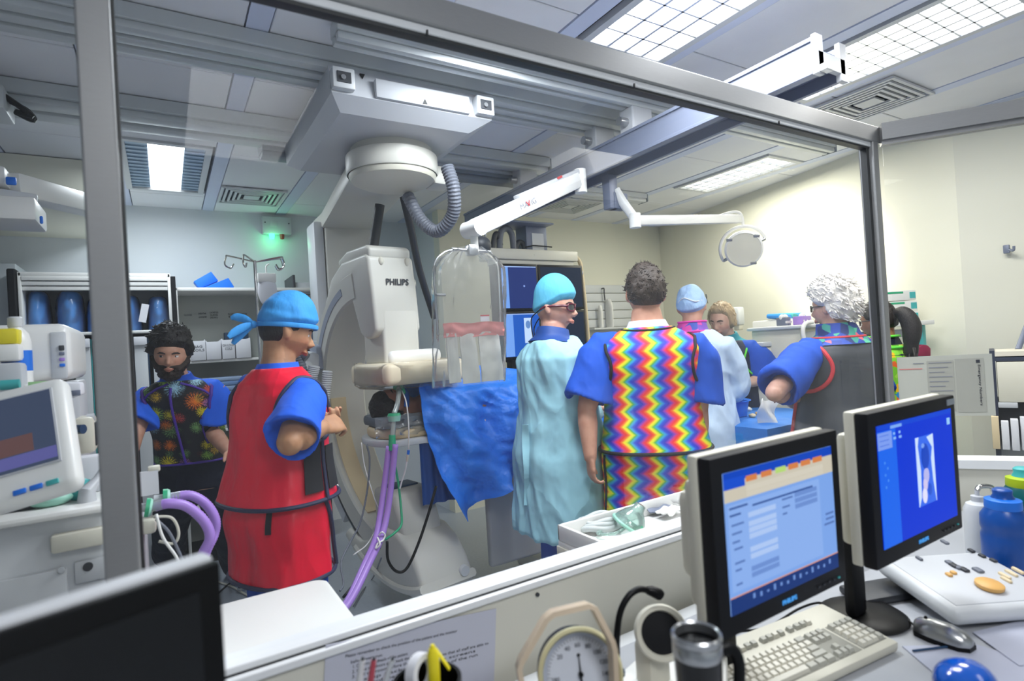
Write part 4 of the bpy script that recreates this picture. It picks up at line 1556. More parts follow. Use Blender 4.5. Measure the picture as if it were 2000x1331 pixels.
    def hair(s, m, th=0.018, line=None, name='hair', amp=0.008, fr=26, top=0.0, lift=None, par=None, str_=(1, 1, 1), hi=True, tufts=0, tl=0.02, comb=(0, 0, 0)):
        """shell over the scalp; line(y) gives the hairline height in head space"""
        nu, nv = 110, 80
        us, fs = head_grid(nu, nv)
        line = line or (lambda y: interp([(-0.09, -0.065), (-0.05, -0.055), (-0.02, 0.005), (0.02, 0.03), (0.05, 0.05), (0.09, 0.062)], y)[0])
        pts, ts = [], []
        for u in us:
            p = headmap(*u)
            n = Vector((p.x / 0.0775 ** 2, p.y / 0.097 ** 2, p.z / 0.119 ** 2)).normalized()
            d = p.z - line(p.y)
            t = th * min(1.0, max(-1.0, (d + 0.004) / 0.022))
            if t > 0:
                t += top * max(0, u[2]) ** 2
                nn = noise.noise(Vector((p.x * fr * str_[0], p.y * fr * str_[1], p.z * fr * str_[2])))
                nn2 = noise.noise(Vector((p.x * 90 * str_[0], p.y * 90 * str_[1], p.z * 60 * str_[2] + 7)))
                t += (nn * amp + (nn2 * amp * 0.5 if hi else 0)) * min(1, t / th)
                if lift:
                    t += lift(p)
            ts.append(t)
            pts.append(p + n * t)
        keep = [f for f in fs if max(ts[i] for i in f) > -0.012]
        used = sorted({i for f in keep for i in f})
        mp = {a: b for b, a in enumerate(used)}
        mb = MB(s.HW)
        mb.add([pts[i] for i in used], [tuple(mp[i] for i in f) for f in keep])
        rnd = random.Random(5)
        cand = [i for i in used if ts[i] > th * 0.75]
        for _ in range(tufts):
            i = rnd.choice(cand)
            p, u = pts[i], Vector(us[i])
            g = Vector((rnd.uniform(-1, 1), rnd.uniform(-1, 1), rnd.uniform(-0.6, 0.6))) * 0.7 + u * 0.16 + Vector(comb)
            g = g.normalized() * tl * rnd.uniform(0.6, 1.2)
            mb.tube([p - g * 0.35, p + g * 0.3, p + g * 0.65 + Vector((0, 0, -0.15 * tl)), p + g], [tl * 0.15, tl * 0.18, tl * 0.12, 0.001], 5)
        return mb.build(name, m, par or s.root, 180)

    # -------- garments
    def shell(s, name, m, z0, z1, off, n=72, nz=44, amp=0.006, fx=5, fz=3, seed=0, par=None, hemflare=0.0, sy=1.0, sx=1.0, open_top=False, p=2.3):
        rings = []
        zz = s.zs(z0, z1, nz)
        for i, z in enumerate(zz):
            t = i / nz
            o = off(z / s.k) if callable(off) else off
            r_ = s.ring(z, o + hemflare * (1 - t) ** 2, n, p, sx, sy)
            cx, cy, _, _ = s.prof(z)
            out = []
            for k, v in enumerate(r_):
                d = Vector((v.x - cx, v.y - cy, 0))
                if d.length > 1e-6:
                    d.normalize()
                w = amp * noise.noise(Vector((d.x * fx * 0.5 + seed, d.y * fx * 0.5, z * fz))) + amp * 0.5 * noise.noise(Vector((d.x * fx * 1.6 + seed, d.y * fx * 1.6, z * fz * 2 + 5)))
                out.append(v + d * w * min(1, 4 * (1 - t)))
            rings.append(out)
        mb = MB(WM[s.root.name])
        mb.loft(rings)
        return mb.build(name, m, par or s.root, 60)

    def surf(s, th, z, off):
        """point on the trunk at angle th (0 right, 90 front) and height z (ref units)"""
        cx, cy, rx, ry = s.prof(z * s.k)
        c_, s_ = math.cos(R(th)), math.sin(R(th))
        p = 2.3
        return Vector((cx + math.copysign(abs(c_) ** (2 / p), c_) * (rx + off), cy + math.copysign(abs(s_) ** (2 / p), s_) * (ry + off), z * s.k))

    def patch(s, name, m, t0, t1, z0, z1, off, par=None, th=0.004, nu=10, nv=10):
        mb = MB(WM[s.root.name])
        mb.sheet(lambda u, v: s.surf(t0 + (t1 - t0) * u, z0 + (z1 - z0) * v, off(z0 + (z1 - z0) * v) if callable(off) else off), nu, nv, th)
        return mb.build(name, m, par or s.root)

    def line(s, name, m, pts, r=0.006, par=None, closed=False, off=0.03):
        mb = MB(WM[s.root.name])
        mb.tube([s.surf(a, z, off(z) if callable(off) else off) for a, z in pts], r, 8, closed)
        return mb.build(name, m, par or s.root)

    def hem(s, name, m, z, off, r=0.006, par=None):
        mb = MB(WM[s.root.name])
        mb.tube(s.ring(z * s.k, off, 48), r, 8, True)
        return mb.build(name, m, par or s.root)

    def armhole(s, m, q, par, vo, r=0.008, hw=46, z0=1.20, z1=1.445):
        zc, zr = (z0 + z1) / 2, (z1 - z0) / 2
        c = 0 if q > 0 else 180
        return s.line('armhole_piping', m, [(c + hw * math.cos(R(k * 10)), zc + zr * math.sin(R(k * 10))) for k in range(36)], r, par, True, lambda z: vo(z) + 0.004)

    def sleeves_top(s, name, m, z0, off=0.014, frac=0.85, r0=0.078, r1=0.082, voxel=0.009, amp=0.010, body_off=None, z1=1.49, longto=None, seed=0.0, fz=3.0, hemflare=0.0):
        mb = MB()
        rings = []
        for i, z in enumerate(s.zs(z0, z1, 30)):
            t = i / 30
            rings.append(s.ring(z, (body_off(z / s.k) if body_off else off) + hemflare * (1 - t) ** 1.5, 40))
        mb.loft(rings)
        for q in (1, -1):
            a = s.arm[q]
            S = s.sh[q]
            E = a['e']
            if longto is None:
                mb.tube([S + Vector((-q * 0.10, 0, 0.022)), S + Vector((-q * 0.02, 0, 0.004)), S.lerp(E, 0.14)], [0.046, r0 * 0.82, r0 * 0.86], 20)
                d = (E - S).normalized()
                u = d.cross(Vector((0, 1, 0.3))).normalized()
                w = d.cross(u)
                ln = (E - S).length
                rg = []
                for t, r_ in ((-0.02, 0.5), (0.02, 0.78), (0.15, 0.92), (0.4, 0.98), (0.7, 1.0), (1.0, 1.06), (1.03, 1.0), (0.99, 0.84), (0.86, 0.70)):
                    c_ = S + d * (ln * frac * t)
                    rr_ = (r0 + (r1 - r0) * max(0, min(1, t))) * r_
                    rg.append([c_ + u * (rr_ * 1.04 * math.cos(2 * PI * k / 24)) + w * (rr_ * 0.94 * math.sin(2 * PI * k / 24)) + d * (0.012 * math.sin(4 * PI * k / 24 + q) * max(0, t)) for k in range(24)])
                mb.loft(rg)
            else:
                mb.tube([S + Vector((-q * 0.10, 0, 0.022)), S, S.lerp(E, 0.5), E, E.lerp(a['w'], 0.5), E.lerp(a['w'], longto)], [0.05, r0 * 0.88, r0, r1, r1 * 0.85, r1 * 0.52], 20)
                mb.ell(E, (r1, r1, r1), nu=14, nv=10)
        me = remesh(mb, voxel, 2, 0.5)

        def fold(c):
            a = noise.noise(Vector((c.x * 7 + seed, c.y * 7, c.z * fz)))
            b = noise.noise(Vector((c.x * 16 + seed, c.y * 16, c.z * fz * 2.2 + c.x * 9)))
            e = 1 - abs(noise.noise(Vector((c.x * 9 + 3 * seed + c.z * 4, c.y * 9, c.z * 5)))) * 2.2
            return amp * (a + 0.5 * b + 0.5 * max(0, e))
        displace(me, fold)
        return link_mesh(name, me, m, s.root, 180)

    def trousers(s, m, hem=0.05, r=1.0):
        mb = MB()
        mb.loft([s.ring(z, 0.012, 32) for z in s.zs(0.80, 1.02, 8)])
        for q in (1, -1):
            l = s.leg[q]
            k_, a_ = l['knee'], l['ank']
            mb.tube([l['hip'] + Vector((0, 0, 0.04)), l['hip'].lerp(k_, 0.4), k_, k_.lerp(a_, 0.5), a_ + Vector((0, 0, hem - 0.05))], [0.10 * r, 0.098 * r, 0.082 * r, 0.078 * r, 0.082 * r], 18)
        me = remesh(mb, 0.012, 2)
        displace(me, lambda c: 0.008 * noise.noise(Vector((c.x * 9, c.y * 9, c.z * 5))))
        return link_mesh('trousers', me, m, s.root, 180)

    def shoes(s, m):
        for q in (1, -1):
            l = s.leg[q]
            t = l['toe'].normalized()
            w = Vector((t.y, -t.x, 0))
            a = Vector((l['ank'].x, l['ank'].y, 0))
            rings = []
            for u, hw_, h_ in ((-0.075, 0.028, 0.05), (-0.06, 0.036, 0.075), (0.0, 0.040, 0.085), (0.06, 0.046, 0.085), (0.12, 0.052, 0.07), (0.17, 0.046, 0.055), (0.195, 0.028, 0.035)):
                rings.append([a + t * u + w * (hw_ * math.cos(2 * PI * k / 20)) + Vector((0, 0, max(0.002, h_ * (0.5 + 0.5 * math.sin(2 * PI * k / 20))))) for k in range(20)])
            MB(WM[s.root.name]).loft(rings).build('shoe', m, s.root, 50)

    def collar(s, m, z0=1.44, z1=1.53, off=0.02, name='collar', par=None, thick=0.01, tilt=0.0):
        mb = MB(WM[s.root.name])
        rings = []
        for z in s.zs(z0, z1, 6):
            t = (z / s.k - z0) / (z1 - z0)
            r_ = s.ring(z, off + 0.012 * (1 - t), 36)
            rings.append([v + Vector((0, 0, -tilt * (v.y - s.L(z).y) * 1.0)) for v in r_])
        inner = [[v * 1 for v in s.ring(z, off - thick, 36)] for z in reversed(s.zs(z0, z1, 6))]
        inner = [[v + Vector((0, 0, -tilt * (v.y - s.L(z).y))) for v in r_] for r_, z in zip(inner, reversed(s.zs(z0, z1, 6)))]
        mb.loft(rings + inner, cap=False, closed=True)
        return mb.build(name, m, par or s.root, 50)


def vest_off(base=0.022, flare=0.0, z0=0.95, z1=1.40):
    def f(z):
        o = base + flare * max(0.0, (1.25 - z) / (1.25 - z0)) ** 1.0
        return o
    return f


# ---- garment materials
def chevron():
    m, nt, b, N, L = nmat('chevron_print')
    tc = N('ShaderNodeTexCoord')
    sp_ = N('ShaderNodeSeparateXYZ')
    L(tc.outputs['Object'], sp_.inputs[0])

    def mth(op, a, b_=None, c_=None):
        n = N('ShaderNodeMath')
        n.operation = op
        for i, x in enumerate((a, b_, c_)):
            if x is None:
                continue
            if isinstance(x, (int, float)):
                n.inputs[i].default_value = x
            else:
                L(x, n.inputs[i])
        return n.outputs[0]
    zz = mth('MULTIPLY', sp_.outputs['Z'], 1 / 0.066)
    tri = mth('PINGPONG', zz, 0.5)              # 0..0.5
    u = mth('MULTIPLY_ADD', sp_.outputs['X'], 1 / 0.112, mth('MULTIPLY', tri, 0.62))
    wob = N('ShaderNodeTexNoise')
    wob.inputs['Scale'].default_value = 6
    L(tc.outputs['Object'], wob.inputs['Vector'])
    u = mth('ADD', u, mth('MULTIPLY', wob.outputs['Fac'], 0.25))
    fr = mth('FRACT', u)
    cr = N('ShaderNodeValToRGB')
    stops = [(0.0, 'f0302c'), (0.10, 'f8742a'), (0.19, 'fbe224'), (0.27, 'e2ea2a'), (0.36, '58b848'), (0.46, '3aa6d8'), (0.58, '2c4fd0'), (0.70, '3838b8'), (0.80, '8a3cb4'), (0.90, 'e0346c'), (1.0, 'f0302c')]
    el = cr.color_ramp.elements
    while len(el) < len(stops):
        el.new(0.5)
    for e, (p_, c_) in zip(el, stops):
        e.position = p_
        e.color = srgb(c_) + (1,)
    L(fr, cr.inputs[0])
    L(cr.outputs[0], b.inputs['Base Color'])
    b.inputs['Roughness'].default_value = 0.7
    nz = N('ShaderNodeTexNoise')
    nz.inputs['Scale'].default_value = 9
    L(tc.outputs['Object'], nz.inputs['Vector'])
    bp = N('ShaderNodeBump')
    bp.inputs['Strength'].default_value = 0.25
    bp.inputs['Distance'].default_value = 0.02
    L(nz.outputs['Fac'], bp.inputs['Height'])
    L(bp.outputs['Normal'], b.inputs['Normal'])
    return m


def bursts(name, base, cols, scale=11.0, spokes=9, dots=True, size=0.42):
    """dark cloth printed with radial bursts"""
    m, nt, b, N, L = nmat(name)
    tc = N('ShaderNodeTexCoord')

    def mth(op, a, b_=None, c_=None):
        n = N('ShaderNodeMath')
        n.operation = op
        for i, x in enumerate((a, b_, c_)):
            if x is None:
                continue
            if isinstance(x, (int, float)):
                n.inputs[i].default_value = x
            else:
                L(x, n.inputs[i])
        return n.outputs[0]
    mp = N('ShaderNodeMapping')
    mp.inputs['Scale'].default_value = (1, 0.0, 1)
    L(tc.outputs['Object'], mp.inputs[0])
    prev = None
    bc = srgb(base)
    for li, (sc_, seed) in enumerate(((scale, 0.0), (scale * 1.45, 3.7))):
        ad = N('ShaderNodeVectorMath')
        ad.operation = 'ADD'
        ad.inputs[1].default_value = (seed, seed * 0.3, seed * 2)
        L(mp.outputs[0], ad.inputs[0])
        v = N('ShaderNodeTexVoronoi')
        v.inputs['Scale'].default_value = sc_
        v.inputs['Randomness'].default_value = 0.85
        L(ad.outputs[0], v.inputs['Vector'])
        sb = N('ShaderNodeVectorMath')
        sb.operation = 'SUBTRACT'
        L(ad.outputs[0], sb.inputs[0])
        L(v.outputs['Position'], sb.inputs[1])
        sx = N('ShaderNodeSeparateXYZ')
        L(sb.outputs[0], sx.inputs[0])
        ang = mth('ARCTAN2', sx.outputs['Z'], sx.outputs['X'])
        sx2 = mth('POWER', mth('ABSOLUTE', mth('SINE', mth('MULTIPLY', ang, spokes))), 2.0)
        dist = v.outputs['Distance']
        env = mth('SUBTRACT', 1.0, mth('SMOOTH_MIN', mth('MULTIPLY', dist, 1.0 / size), 1.0, 0.1))
        nz = N('ShaderNodeTexNoise')
        nz.inputs['Scale'].default_value = 130
        L(tc.outputs['Object'], nz.inputs['Vector'])
        sp2 = mth('GREATER_THAN', nz.outputs['Fac'], 0.50)
        amt = mth('MULTIPLY', mth('MULTIPLY', sx2, env), mth('MULTIPLY_ADD', sp2, 0.9, 0.25))
        core = mth('MULTIPLY', mth('POWER', env, 4.0), 1.2)
        amt = mth('MINIMUM', mth('ADD', mth('MULTIPLY', amt, 3.2), core), 1.0)
        cr = N('ShaderNodeValToRGB')
        cr.color_ramp.interpolation = 'CONSTANT'
        el = cr.color_ramp.elements
        while len(el) < len(cols):
            el.new(0.5)
        for i, (e, c_) in enumerate(zip(el, cols)):
            e.position = i / len(cols)
            e.color = srgb(c_) + (1,)
        sc3 = N('ShaderNodeSeparateColor')
        L(v.outputs['Color'], sc3.inputs[0])
        L(sc3.outputs[0], cr.inputs[0])
        mx = N('ShaderNodeMix')
        mx.data_type = 'RGBA'
        if prev is None:
            mx.inputs['A'].default_value = bc + (1,)
        else:
            L(prev, mx.inputs['A'])
        L(cr.outputs[0], mx.inputs['B'])
        L(amt, mx.inputs['Factor'])
        prev = mx.outputs['Result']
    L(prev, b.inputs['Base Color'])
    b.inputs['Roughness'].default_value = 0.7
    return m


def blotch(name, cols, scale=22, rand=1.0):
    m, nt, b, N, L = nmat(name)
    tc = N('ShaderNodeTexCoord')
    v = N('ShaderNodeTexVoronoi')
    v.inputs['Scale'].default_value = scale
    L(tc.outputs['Object'], v.inputs['Vector'])
    sc3 = N('ShaderNodeSeparateColor')
    L(v.outputs['Color'], sc3.inputs[0])
    cr = N('ShaderNodeValToRGB')
    cr.color_ramp.interpolation = 'CONSTANT'
    el = cr.color_ramp.elements
    while len(el) < len(cols):
        el.new(0.5)
    for i, (e, c_) in enumerate(zip(el, cols)):
        e.position = i / len(cols)
        e.color = srgb(c_) + (1,)
    L(sc3.outputs[0], cr.inputs[0])
    L(cr.outputs[0], b.inputs['Base Color'])
    b.inputs['Roughness'].default_value = 0.65
    return m


G = {}
G['scrub'] = cloth('scrub_blue', '2262e0', bump=0.3)
G['scrub_dark'] = cloth('scrub_royal', '1a50bc', bump=0.3)
G['navytr'] = cloth('navy_trousers', '12172b', bump=0.3)
G['bluetr'] = cloth('blue_trousers', '1650b4', bump=0.3)
G['red'] = cloth('red_apron', 'ea1236', 0.38, 0.3, 7, 0.03, var=0.05, spec=0.5)
G['navypipe'] = mat('navy_piping', '2a2f4c', 0.6)
G['blackweb'] = mat('black_webbing', '1b1a20', 0.8)
G['purplepipe'] = mat('purple_piping', '4a2c9a', 0.6)
G['redpipe'] = mat('red_piping', 'd63a44', 0.6)
G['greenpipe'] = mat('lime_piping', '6ae84a', 0.6)
G['pinkpipe'] = mat('pink_piping', 'e83cb0', 0.6)
G['cap'] = cloth('blue_cap', '3f9de6', 0.7, 0.35, 20, 0.01)
G['tealcap'] = cloth('teal_cap', '5cb2d2', 0.7, 0.3, 20, 0.01)
G['gown'] = cloth('teal_gown', 'a2d6e4', 0.7, 0.45, 5, 0.03, stretch=(1, 1, 0.6), cs=5)
G['gownw'] = cloth('pale_gown', 'c4daf2', 0.7, 0.45, 5, 0.03, stretch=(1, 1, 0.6), cs=5)
G['capw'] = cloth('pale_cap', 'a9c8ee', 0.7, 0.5, 30, 0.01)
G['chev'] = chevron()
G['fire'] = bursts('firework_print', '14151c', ['f0dc20', '9ac84c', '9fcce0', 'e87828', 'c84848', '7cac64', 'a86cac', 'e8bc30'], 9.0, size=0.48)
G['greyvest'] = cloth('charcoal_apron', '44474f', 0.55, 0.25, 8, 0.02, spec=0.4)
G['navyvest'] = cloth('navy_apron', '1b2440', 0.55, 0.3, 8, 0.02)
G['lime'] = blotch('tropical_print', ['7ccc30', '8ad83c', '6ab828', 'e8b820', 'e86a2c', '2c8cd0', 'a8e048', '58a020'], 26)
G['fish'] = blotch('reef_print', ['1d3f9c', '234ab0', '58c09c', '1d3f9c', 'd86a7c', '2a57c0', '3a9a8c', '1a2f70'], 24)
G['paisley'] = blotch('paisley_print', ['3c6c64', '5c8c7c', '8c5c8c', '4c8c5c', 'a8a45c', '2f5060'], 30)
G['pinkpat'] = blotch('pink_print', ['3a50b0', 'c83c9c', '7c4cb8', '4a6cd0', 'd85cb0'], 30)
G['clog'] = mat('blue_clog', '4a8ed8', 0.5)
G['hairdark'] = mat('hair_dark', '1a1412', 0.55, var=0.3, vs=30, bump=0.8, bs=220, bd=0.004, stretch=(1, 1, 0.3))
G['hairbrown'] = mat('hair_brown', '33271f', 0.55, var=0.3, vs=30, bump=0.8, bs=220, bd=0.004, stretch=(1, 1, 0.3))
G['beard'] = mat('beard_brown', '2a1b12', 0.6, var=0.3, vs=40, bump=0.8, bs=260, bd=0.004)
G['hairblond'] = mat('hair_blond', 'b39c7c', 0.5, var=0.2, vs=30, bump=0.7, bs=160, bd=0.004, stretch=(1, 1, 0.2))
G['hairwhite'] = mat('hair_white', 'e2deda', 0.55, var=0.06, vs=24, bump=0.7, bs=120, bd=0.005)
G['undershirt'] = mat('white_undershirt', 'e0dde2', 0.8)
G['maroon'] = mat('maroon_frame', '5a1428', 0.3)
G['lens'] = clear('spectacle_lens', (0.96, 0.96, 0.98), 0.05, (0.9, 0.9, 1.0), 0.02, 1.5)


def glasses(p, m, r=0.0045, w=0.024, h=0.016):
    mb = MB(p.HW)
    for q in (1, -1):
        pts = []
        for k in range(24):
            a = 2 * PI * k / 24
            x = q * 0.032 + math.copysign(abs(math.cos(a)) ** 0.7, math.cos(a)) * w
            pts.append((x, 0.104 - 4.0 * (abs(x) ** 2.0) * 1.6, 0.000 + h * math.copysign(abs(math.sin(a)) ** 0.8, math.sin(a))))
        mb.tube(pts, r * 0.75, 8, True)
        mb.tube([(q * 0.056, 0.085, 0.006), (q * 0.074, 0.066, 0.007), (q * 0.083, 0.02, 0.006), (q * 0.086, -0.03, 0.0), (q * 0.082, -0.05, -0.012)], [r, r * 1.2, r, r, r * 0.8], 8)
    mb.tube([(-0.010, 0.103, 0.003), (0, 0.107, 0.005), (0.010, 0.103, 0.003)], r * 0.8, 8)
    g = mb.build('glasses', m, p.root)
    for q in (1, -1):
        l = MB(p.HW)
        l.sheet(lambda u, v: (q * 0.032 + (u - 0.5) * 1.7 * w, 0.104 - 6.4 * abs(q * 0.032 + (u - 0.5) * 1.7 * w) ** 2, (v - 0.5) * 1.7 * h), 6, 4, 0.0015)
        l.build('lens', G['lens'], g)
    return g


def tie_tails(p, m, par, at, dirs, L_=0.07):
    at = Vector(at)
    mb = MB(p.HW)
    mb.ell(at, (0.016, 0.014, 0.015), nu=12, nv=8)
    for d in dirs:
        d = Vector(d)
        mb.tube(curve([at, at + d * 0.4 * L_ + Vector((0, 0, 0.006)), at + d * 0.8 * L_, at + d * L_ + Vector((0, 0, -0.012))], 4), [0.008 + 0.008 * math.sin(i / 12 * PI) for i in range(13)], 8, ry=[0.005] * 13)
    return mb.build('cap_tie', m, par)


# ------------------------------------------------ 1 person in the red lead apron
v, pr = viewdir(540)
loc = P(528, 701, D=2.17)
fc = pr * 0.84 + v * 0.54
p = Person('person in a red lead apron and blue tied cap looking down at hands', loc, fc, 1.705, 'b88a68', 1.02, lean=(0, 0.03), head=(-22, 16, 0), voxel=0.0062)
p.set_arm(1, P(566, 866, D=1.86), P(628, 836, D=1.99), d=P(665, 824, D=2.07) - P(628, 836, D=1.99), pn=(-0.3, 0.3, -0.4), curl=38)
p.set_arm(-1, P(600, 830, D=2.40), P(630, 824, D=2.24), d=P(655, 828, D=2.12) - P(630, 824, D=2.24), pn=(0, -0.8, 0.3), curl=38)
p.body(stubble=(0.75, 0.72, 0.72), lips=(0.8, 0.58, 0.56))
p.eyes('2a1c12', G['hairdark'], 0.5)
p.sleeves_top('scrub_top', G['scrub'], 0.90, -0.014, 0.88, 0.082, 0.094, seed=1)
p.collar(G['scrub'], 1.455, 1.505, 0.010, 'scrub_collar')
p.trousers(G['bluetr'])
p.shoes(G['clog'])
vo = lambda z: 0.024 + 0.046 * max(0, (1.38 - z) / 0.40) ** 1.2
so_ = lambda z: 0.036 + 0.018 * max(0, (0.99 - z) / 0.4)
sk = p.shell('lead_skirt', G['red'], 0.69, 1.04, so_, amp=0.016, fx=4, fz=3, seed=4)
ve = p.shell('lead_vest', G['red'], 0.985, 1.485, vo, amp=0.012, fx=4, fz=3, seed=2)
p.hem('hem_piping', G['navypipe'], 0.985, vo(0.985) + 0.003, 0.008, ve)
p.hem('hem_piping', G['navypipe'], 0.695, so_(0.69) + 0.002, 0.008, sk)
p.armhole(G['navypipe'], 1, ve, vo)
p.armhole(G['navypipe'], -1, ve, vo)
p.patch('hook_panel', G['blackweb'], -12, 6, 1.02, 1.26, lambda z: vo(z) + 0.009, ve)
p.patch('hook_panel', G['blackweb'], 14, 34, 1.02, 1.18, lambda z: vo(z) + 0.009, ve)
p.line('edge_piping', G['navypipe'], [(10, 0.985 + 0.03 * i) for i in range(9)], 0.007, ve, off=lambda z: vo(z) + 0.008)
p.line('edge_piping', G['navypipe'], [(12 + 34 * (i / 10) ** 0.7, 1.0 - 0.030 * i) for i in range(11)], 0.008, sk, off=lambda z: so_(z) + 0.006)
p.patch('webbing_strap', G['blackweb'], -52, -46, 0.90, 0.975, lambda z: so_(z) + 0.016 + 0.05 * (0.975 - z), sk)
cp_ = p.hair(G['cap'], 0.020, lambda y: interp([(-0.09, 0.0), (0.0, 0.022), (0.05, 0.034), (0.09, 0.04)], y)[0], 'surgical_cap', 0.006, 18, top=0.030, str_=(1, 1, 2), hi=False)
MB(p.HW).tube([(0.090 * math.cos(a), 0.002 + 0.110 * math.sin(a), 0.022 + 0.018 * math.sin(a)) for a in [2 * PI * k / 36 for k in range(36)]], 0.010, 8, True, ry=0.006).build('cap_band', G['cap'], cp_)
tie_tails(p, G['cap'], cp_, (0.0, -0.122, -0.002), [(-0.6, -0.9, 0.25), (0.3, -0.9, -0.7), (-0.3, -0.6, -0.9)], 0.085)
p.hair(G['hairdark'], 0.007, lambda y: interp([(-0.09, -0.055), (-0.03, -0.045), (-0.005, 0.0), (0.03, 0.012), (0.04, 0.05), (0.09, 0.06)], y)[0], 'hair', 0.002)
mb = MB(p.HW)
mb.tube([(-0.02, 0.097, -0.055), (0, 0.103, -0.053), (0.02, 0.097, -0.055)], [0.0025, 0.004, 0.0025], 8)
mb.build('moustache', G['hairdark'], p.root)

# ------------------------------------------------ 2 bearded person in the firework vest
v, pr = viewdir(345)
loc = P(386, 900, D=3.32)
fc = -v * 0.95 - pr * 0.18
p = Person('bearded person leaning forward in a dark firework-print lead vest', loc, fc, 1.66, 'c99a82', 0.98, lean=(0.02, 0.30), head=(4, 13, -4), voxel=0.0068)
p.set_arm(1, P(262, 850, D=2.90), P(234, 930, D=2.75), pn=(0.5, 0, 0.5), curl=25)
p.set_arm(-1, P(412, 840, D=3.15), P(448, 885, D=3.0), pn=(-0.5, 0, -0.3), curl=25)
p.set_leg(-1, P(466, 1126, z=0), 0.05)
p.set_leg(1, P(312, 1125, z=0) + Vector((0.05, 0.1, 0)), 0.08)
p.body(lips=(0.72, 0.5, 0.48))
p.eyes('3b3f44', G['hairdark'], 0.36, look=(0.35, -0.25), brow_h=-0.004)
p.sleeves_top('scrub_top', G['scrub'], 0.90, -0.014, 0.72, 0.084, 0.092, seed=5)
p.collar(G['scrub_dark'], 1.458, 1.515, 0.012, 'scrub_collar', tilt=0.2)
p.trousers(G['navytr'], r=1.25)
tr2 = p.leg
p.shoes(G['clog'])
vo = vest_off(0.026, 0.018)
ve = p.shell('lead_vest', G['fire'], 0.98, 1.475, vo, amp=0.010, seed=8)
p.hem('hem_piping', G['purplepipe'], 0.985, vo(0.985), 0.007, ve)
for q in (1, -1):
    p.armhole(G['purplepipe'], q, ve, vo, 0.009)
    p.line('shoulder_seam', G['purplepipe'], [(90 - q * (90 - t), z) for t, z in ((38, 1.375), (48, 1.41), (62, 1.44), (80, 1.462))], 0.006, ve, off=lambda z: vo(z) + 0.004)
p.line('front_piping', G['purplepipe'], [(86 - 2 * math.sin(i * 0.3), 0.99 + 0.05 * i) for i in range(10)], 0.007, ve, off=lambda z: vo(z) + 0.006)
p.line('pocket_piping', G['purplepipe'], [(118, 1.26), (142, 1.22), (146, 1.16), (138, 1.11), (120, 1.10), (117, 1.18)], 0.005, ve, closed=True, off=lambda z: vo(z) + 0.006)
p.hair(G['hairdark'], 0.026, lambda y: interp([(-0.09, -0.06), (-0.03, -0.03), (0.0, -0.02), (0.03, 0.0), (0.05, 0.042), (0.09, 0.058)], y)[0], 'hair', 0.014, 26, top=0.020, tufts=260, tl=0.018, comb=(0.6, -0.3, 0.15))


def beard_line(p_):
    pass


us, fs = head_grid(96, 80)
pts_, ts_ = [], []
for u in us:
    a = headmap(*u)
    n = Vector((a.x / 0.0775 ** 2, a.y / 0.097 ** 2, a.z / 0.119 ** 2)).normalized()
    hl = interp([(-0.02, -0.15), (0.0, 0.0), (0.035, -0.035), (0.065, -0.052), (0.085, -0.049), (0.12, -0.05)], a.y)[0]
    d = hl - a.z
    t_ = 0.020 * min(1, max(-1, (d + 0.002) / 0.014))
    if a.y < 0.004:
        t_ = -0.02
    if abs(a.x) < 0.019 and a.y > 0.07 and -0.078 < a.z < -0.0655:
        t_ = -0.004
    if t_ > 0:
        t_ += 0.010 * noise.noise(a * 70) * min(1, t_ / 0.01) + (0.010 if a.z < -0.09 else 0)
        if a.z > -0.068 and a.y > 0.07:
            t_ = min(t_, 0.007)
    ts_.append(t_)
    pts_.append(a + n * t_)
keep = [f for f in fs if max(ts_[i] for i in f) > -0.003]
used = sorted({i for f in keep for i in f})
mp_ = {a: b for b, a in enumerate(used)}
MB(p.HW).add([pts_[i] for i in used], [tuple(mp_[i] for i in f) for f in keep]).build('beard', G['beard'], p.root, 180)

# ------------------------------------------------ 3 person in the teal gown
v, pr = viewdir(1085)
loc = P(1083, 700, D=2.85)
fc = pr * 0.80 + v * 0.55
p = Person('person in a teal surgical gown and teal cap with maroon glasses', loc, fc, 1.775, 'cf9f8c', 1.05, head=(-52, 4, 0), voxel=0.0062)
p.set_arm(1, P(1112, 835, D=2.72), P(1165, 800, D=2.95), pn=(0, 0, -1), curl=30)
p.set_arm(-1, P(1130, 800, D=3.15), P(1180, 800, D=3.15), pn=(0, 0, -1), curl=30)
p.body(stubble=(0.94, 0.90, 0.90))
p.eyes('4a4038', G['hairbrown'], 0.35)
gw = p.sleeves_top('surgical_gown', G['gown'], 0.55, 0.03, 0.9, 0.088, 0.088, 0.010, 0.016, body_off=lambda z: 0.035 + 0.05 * max(0, (1.3 - z) / 0.5), z1=1.475, longto=0.93, seed=11, fz=1.8)
p.collar(mat('royal_collar', '12418c', 0.6), 1.455, 1.53, 0.012, 'thyroid_collar', tilt=0.2)
p.trousers(G['bluetr'])
p.shoes(G['clog'])
mb = MB(WM[p.root.name])
for (px_, py0, py1, w_) in ((1030, 820, 985, 9), (1024, 850, 960, 6)):
    pass
t0_ = p.lw(P(1026, 830, D=2.72))
t1_ = p.lw(P(1030, 988, D=2.72))


def tiefn(u, v):
    a = t0_.lerp(t1_, v)
    wd_ = p.inv.to_3x3() @ (pr * 0.030)
    return a + wd_ * (u - 0.5) * (1 + 0.2 * math.sin(v * 7)) + (p.inv.to_3x3() @ (viewdir(1030)[0] * 0.012 * math.sin(v * 9)))


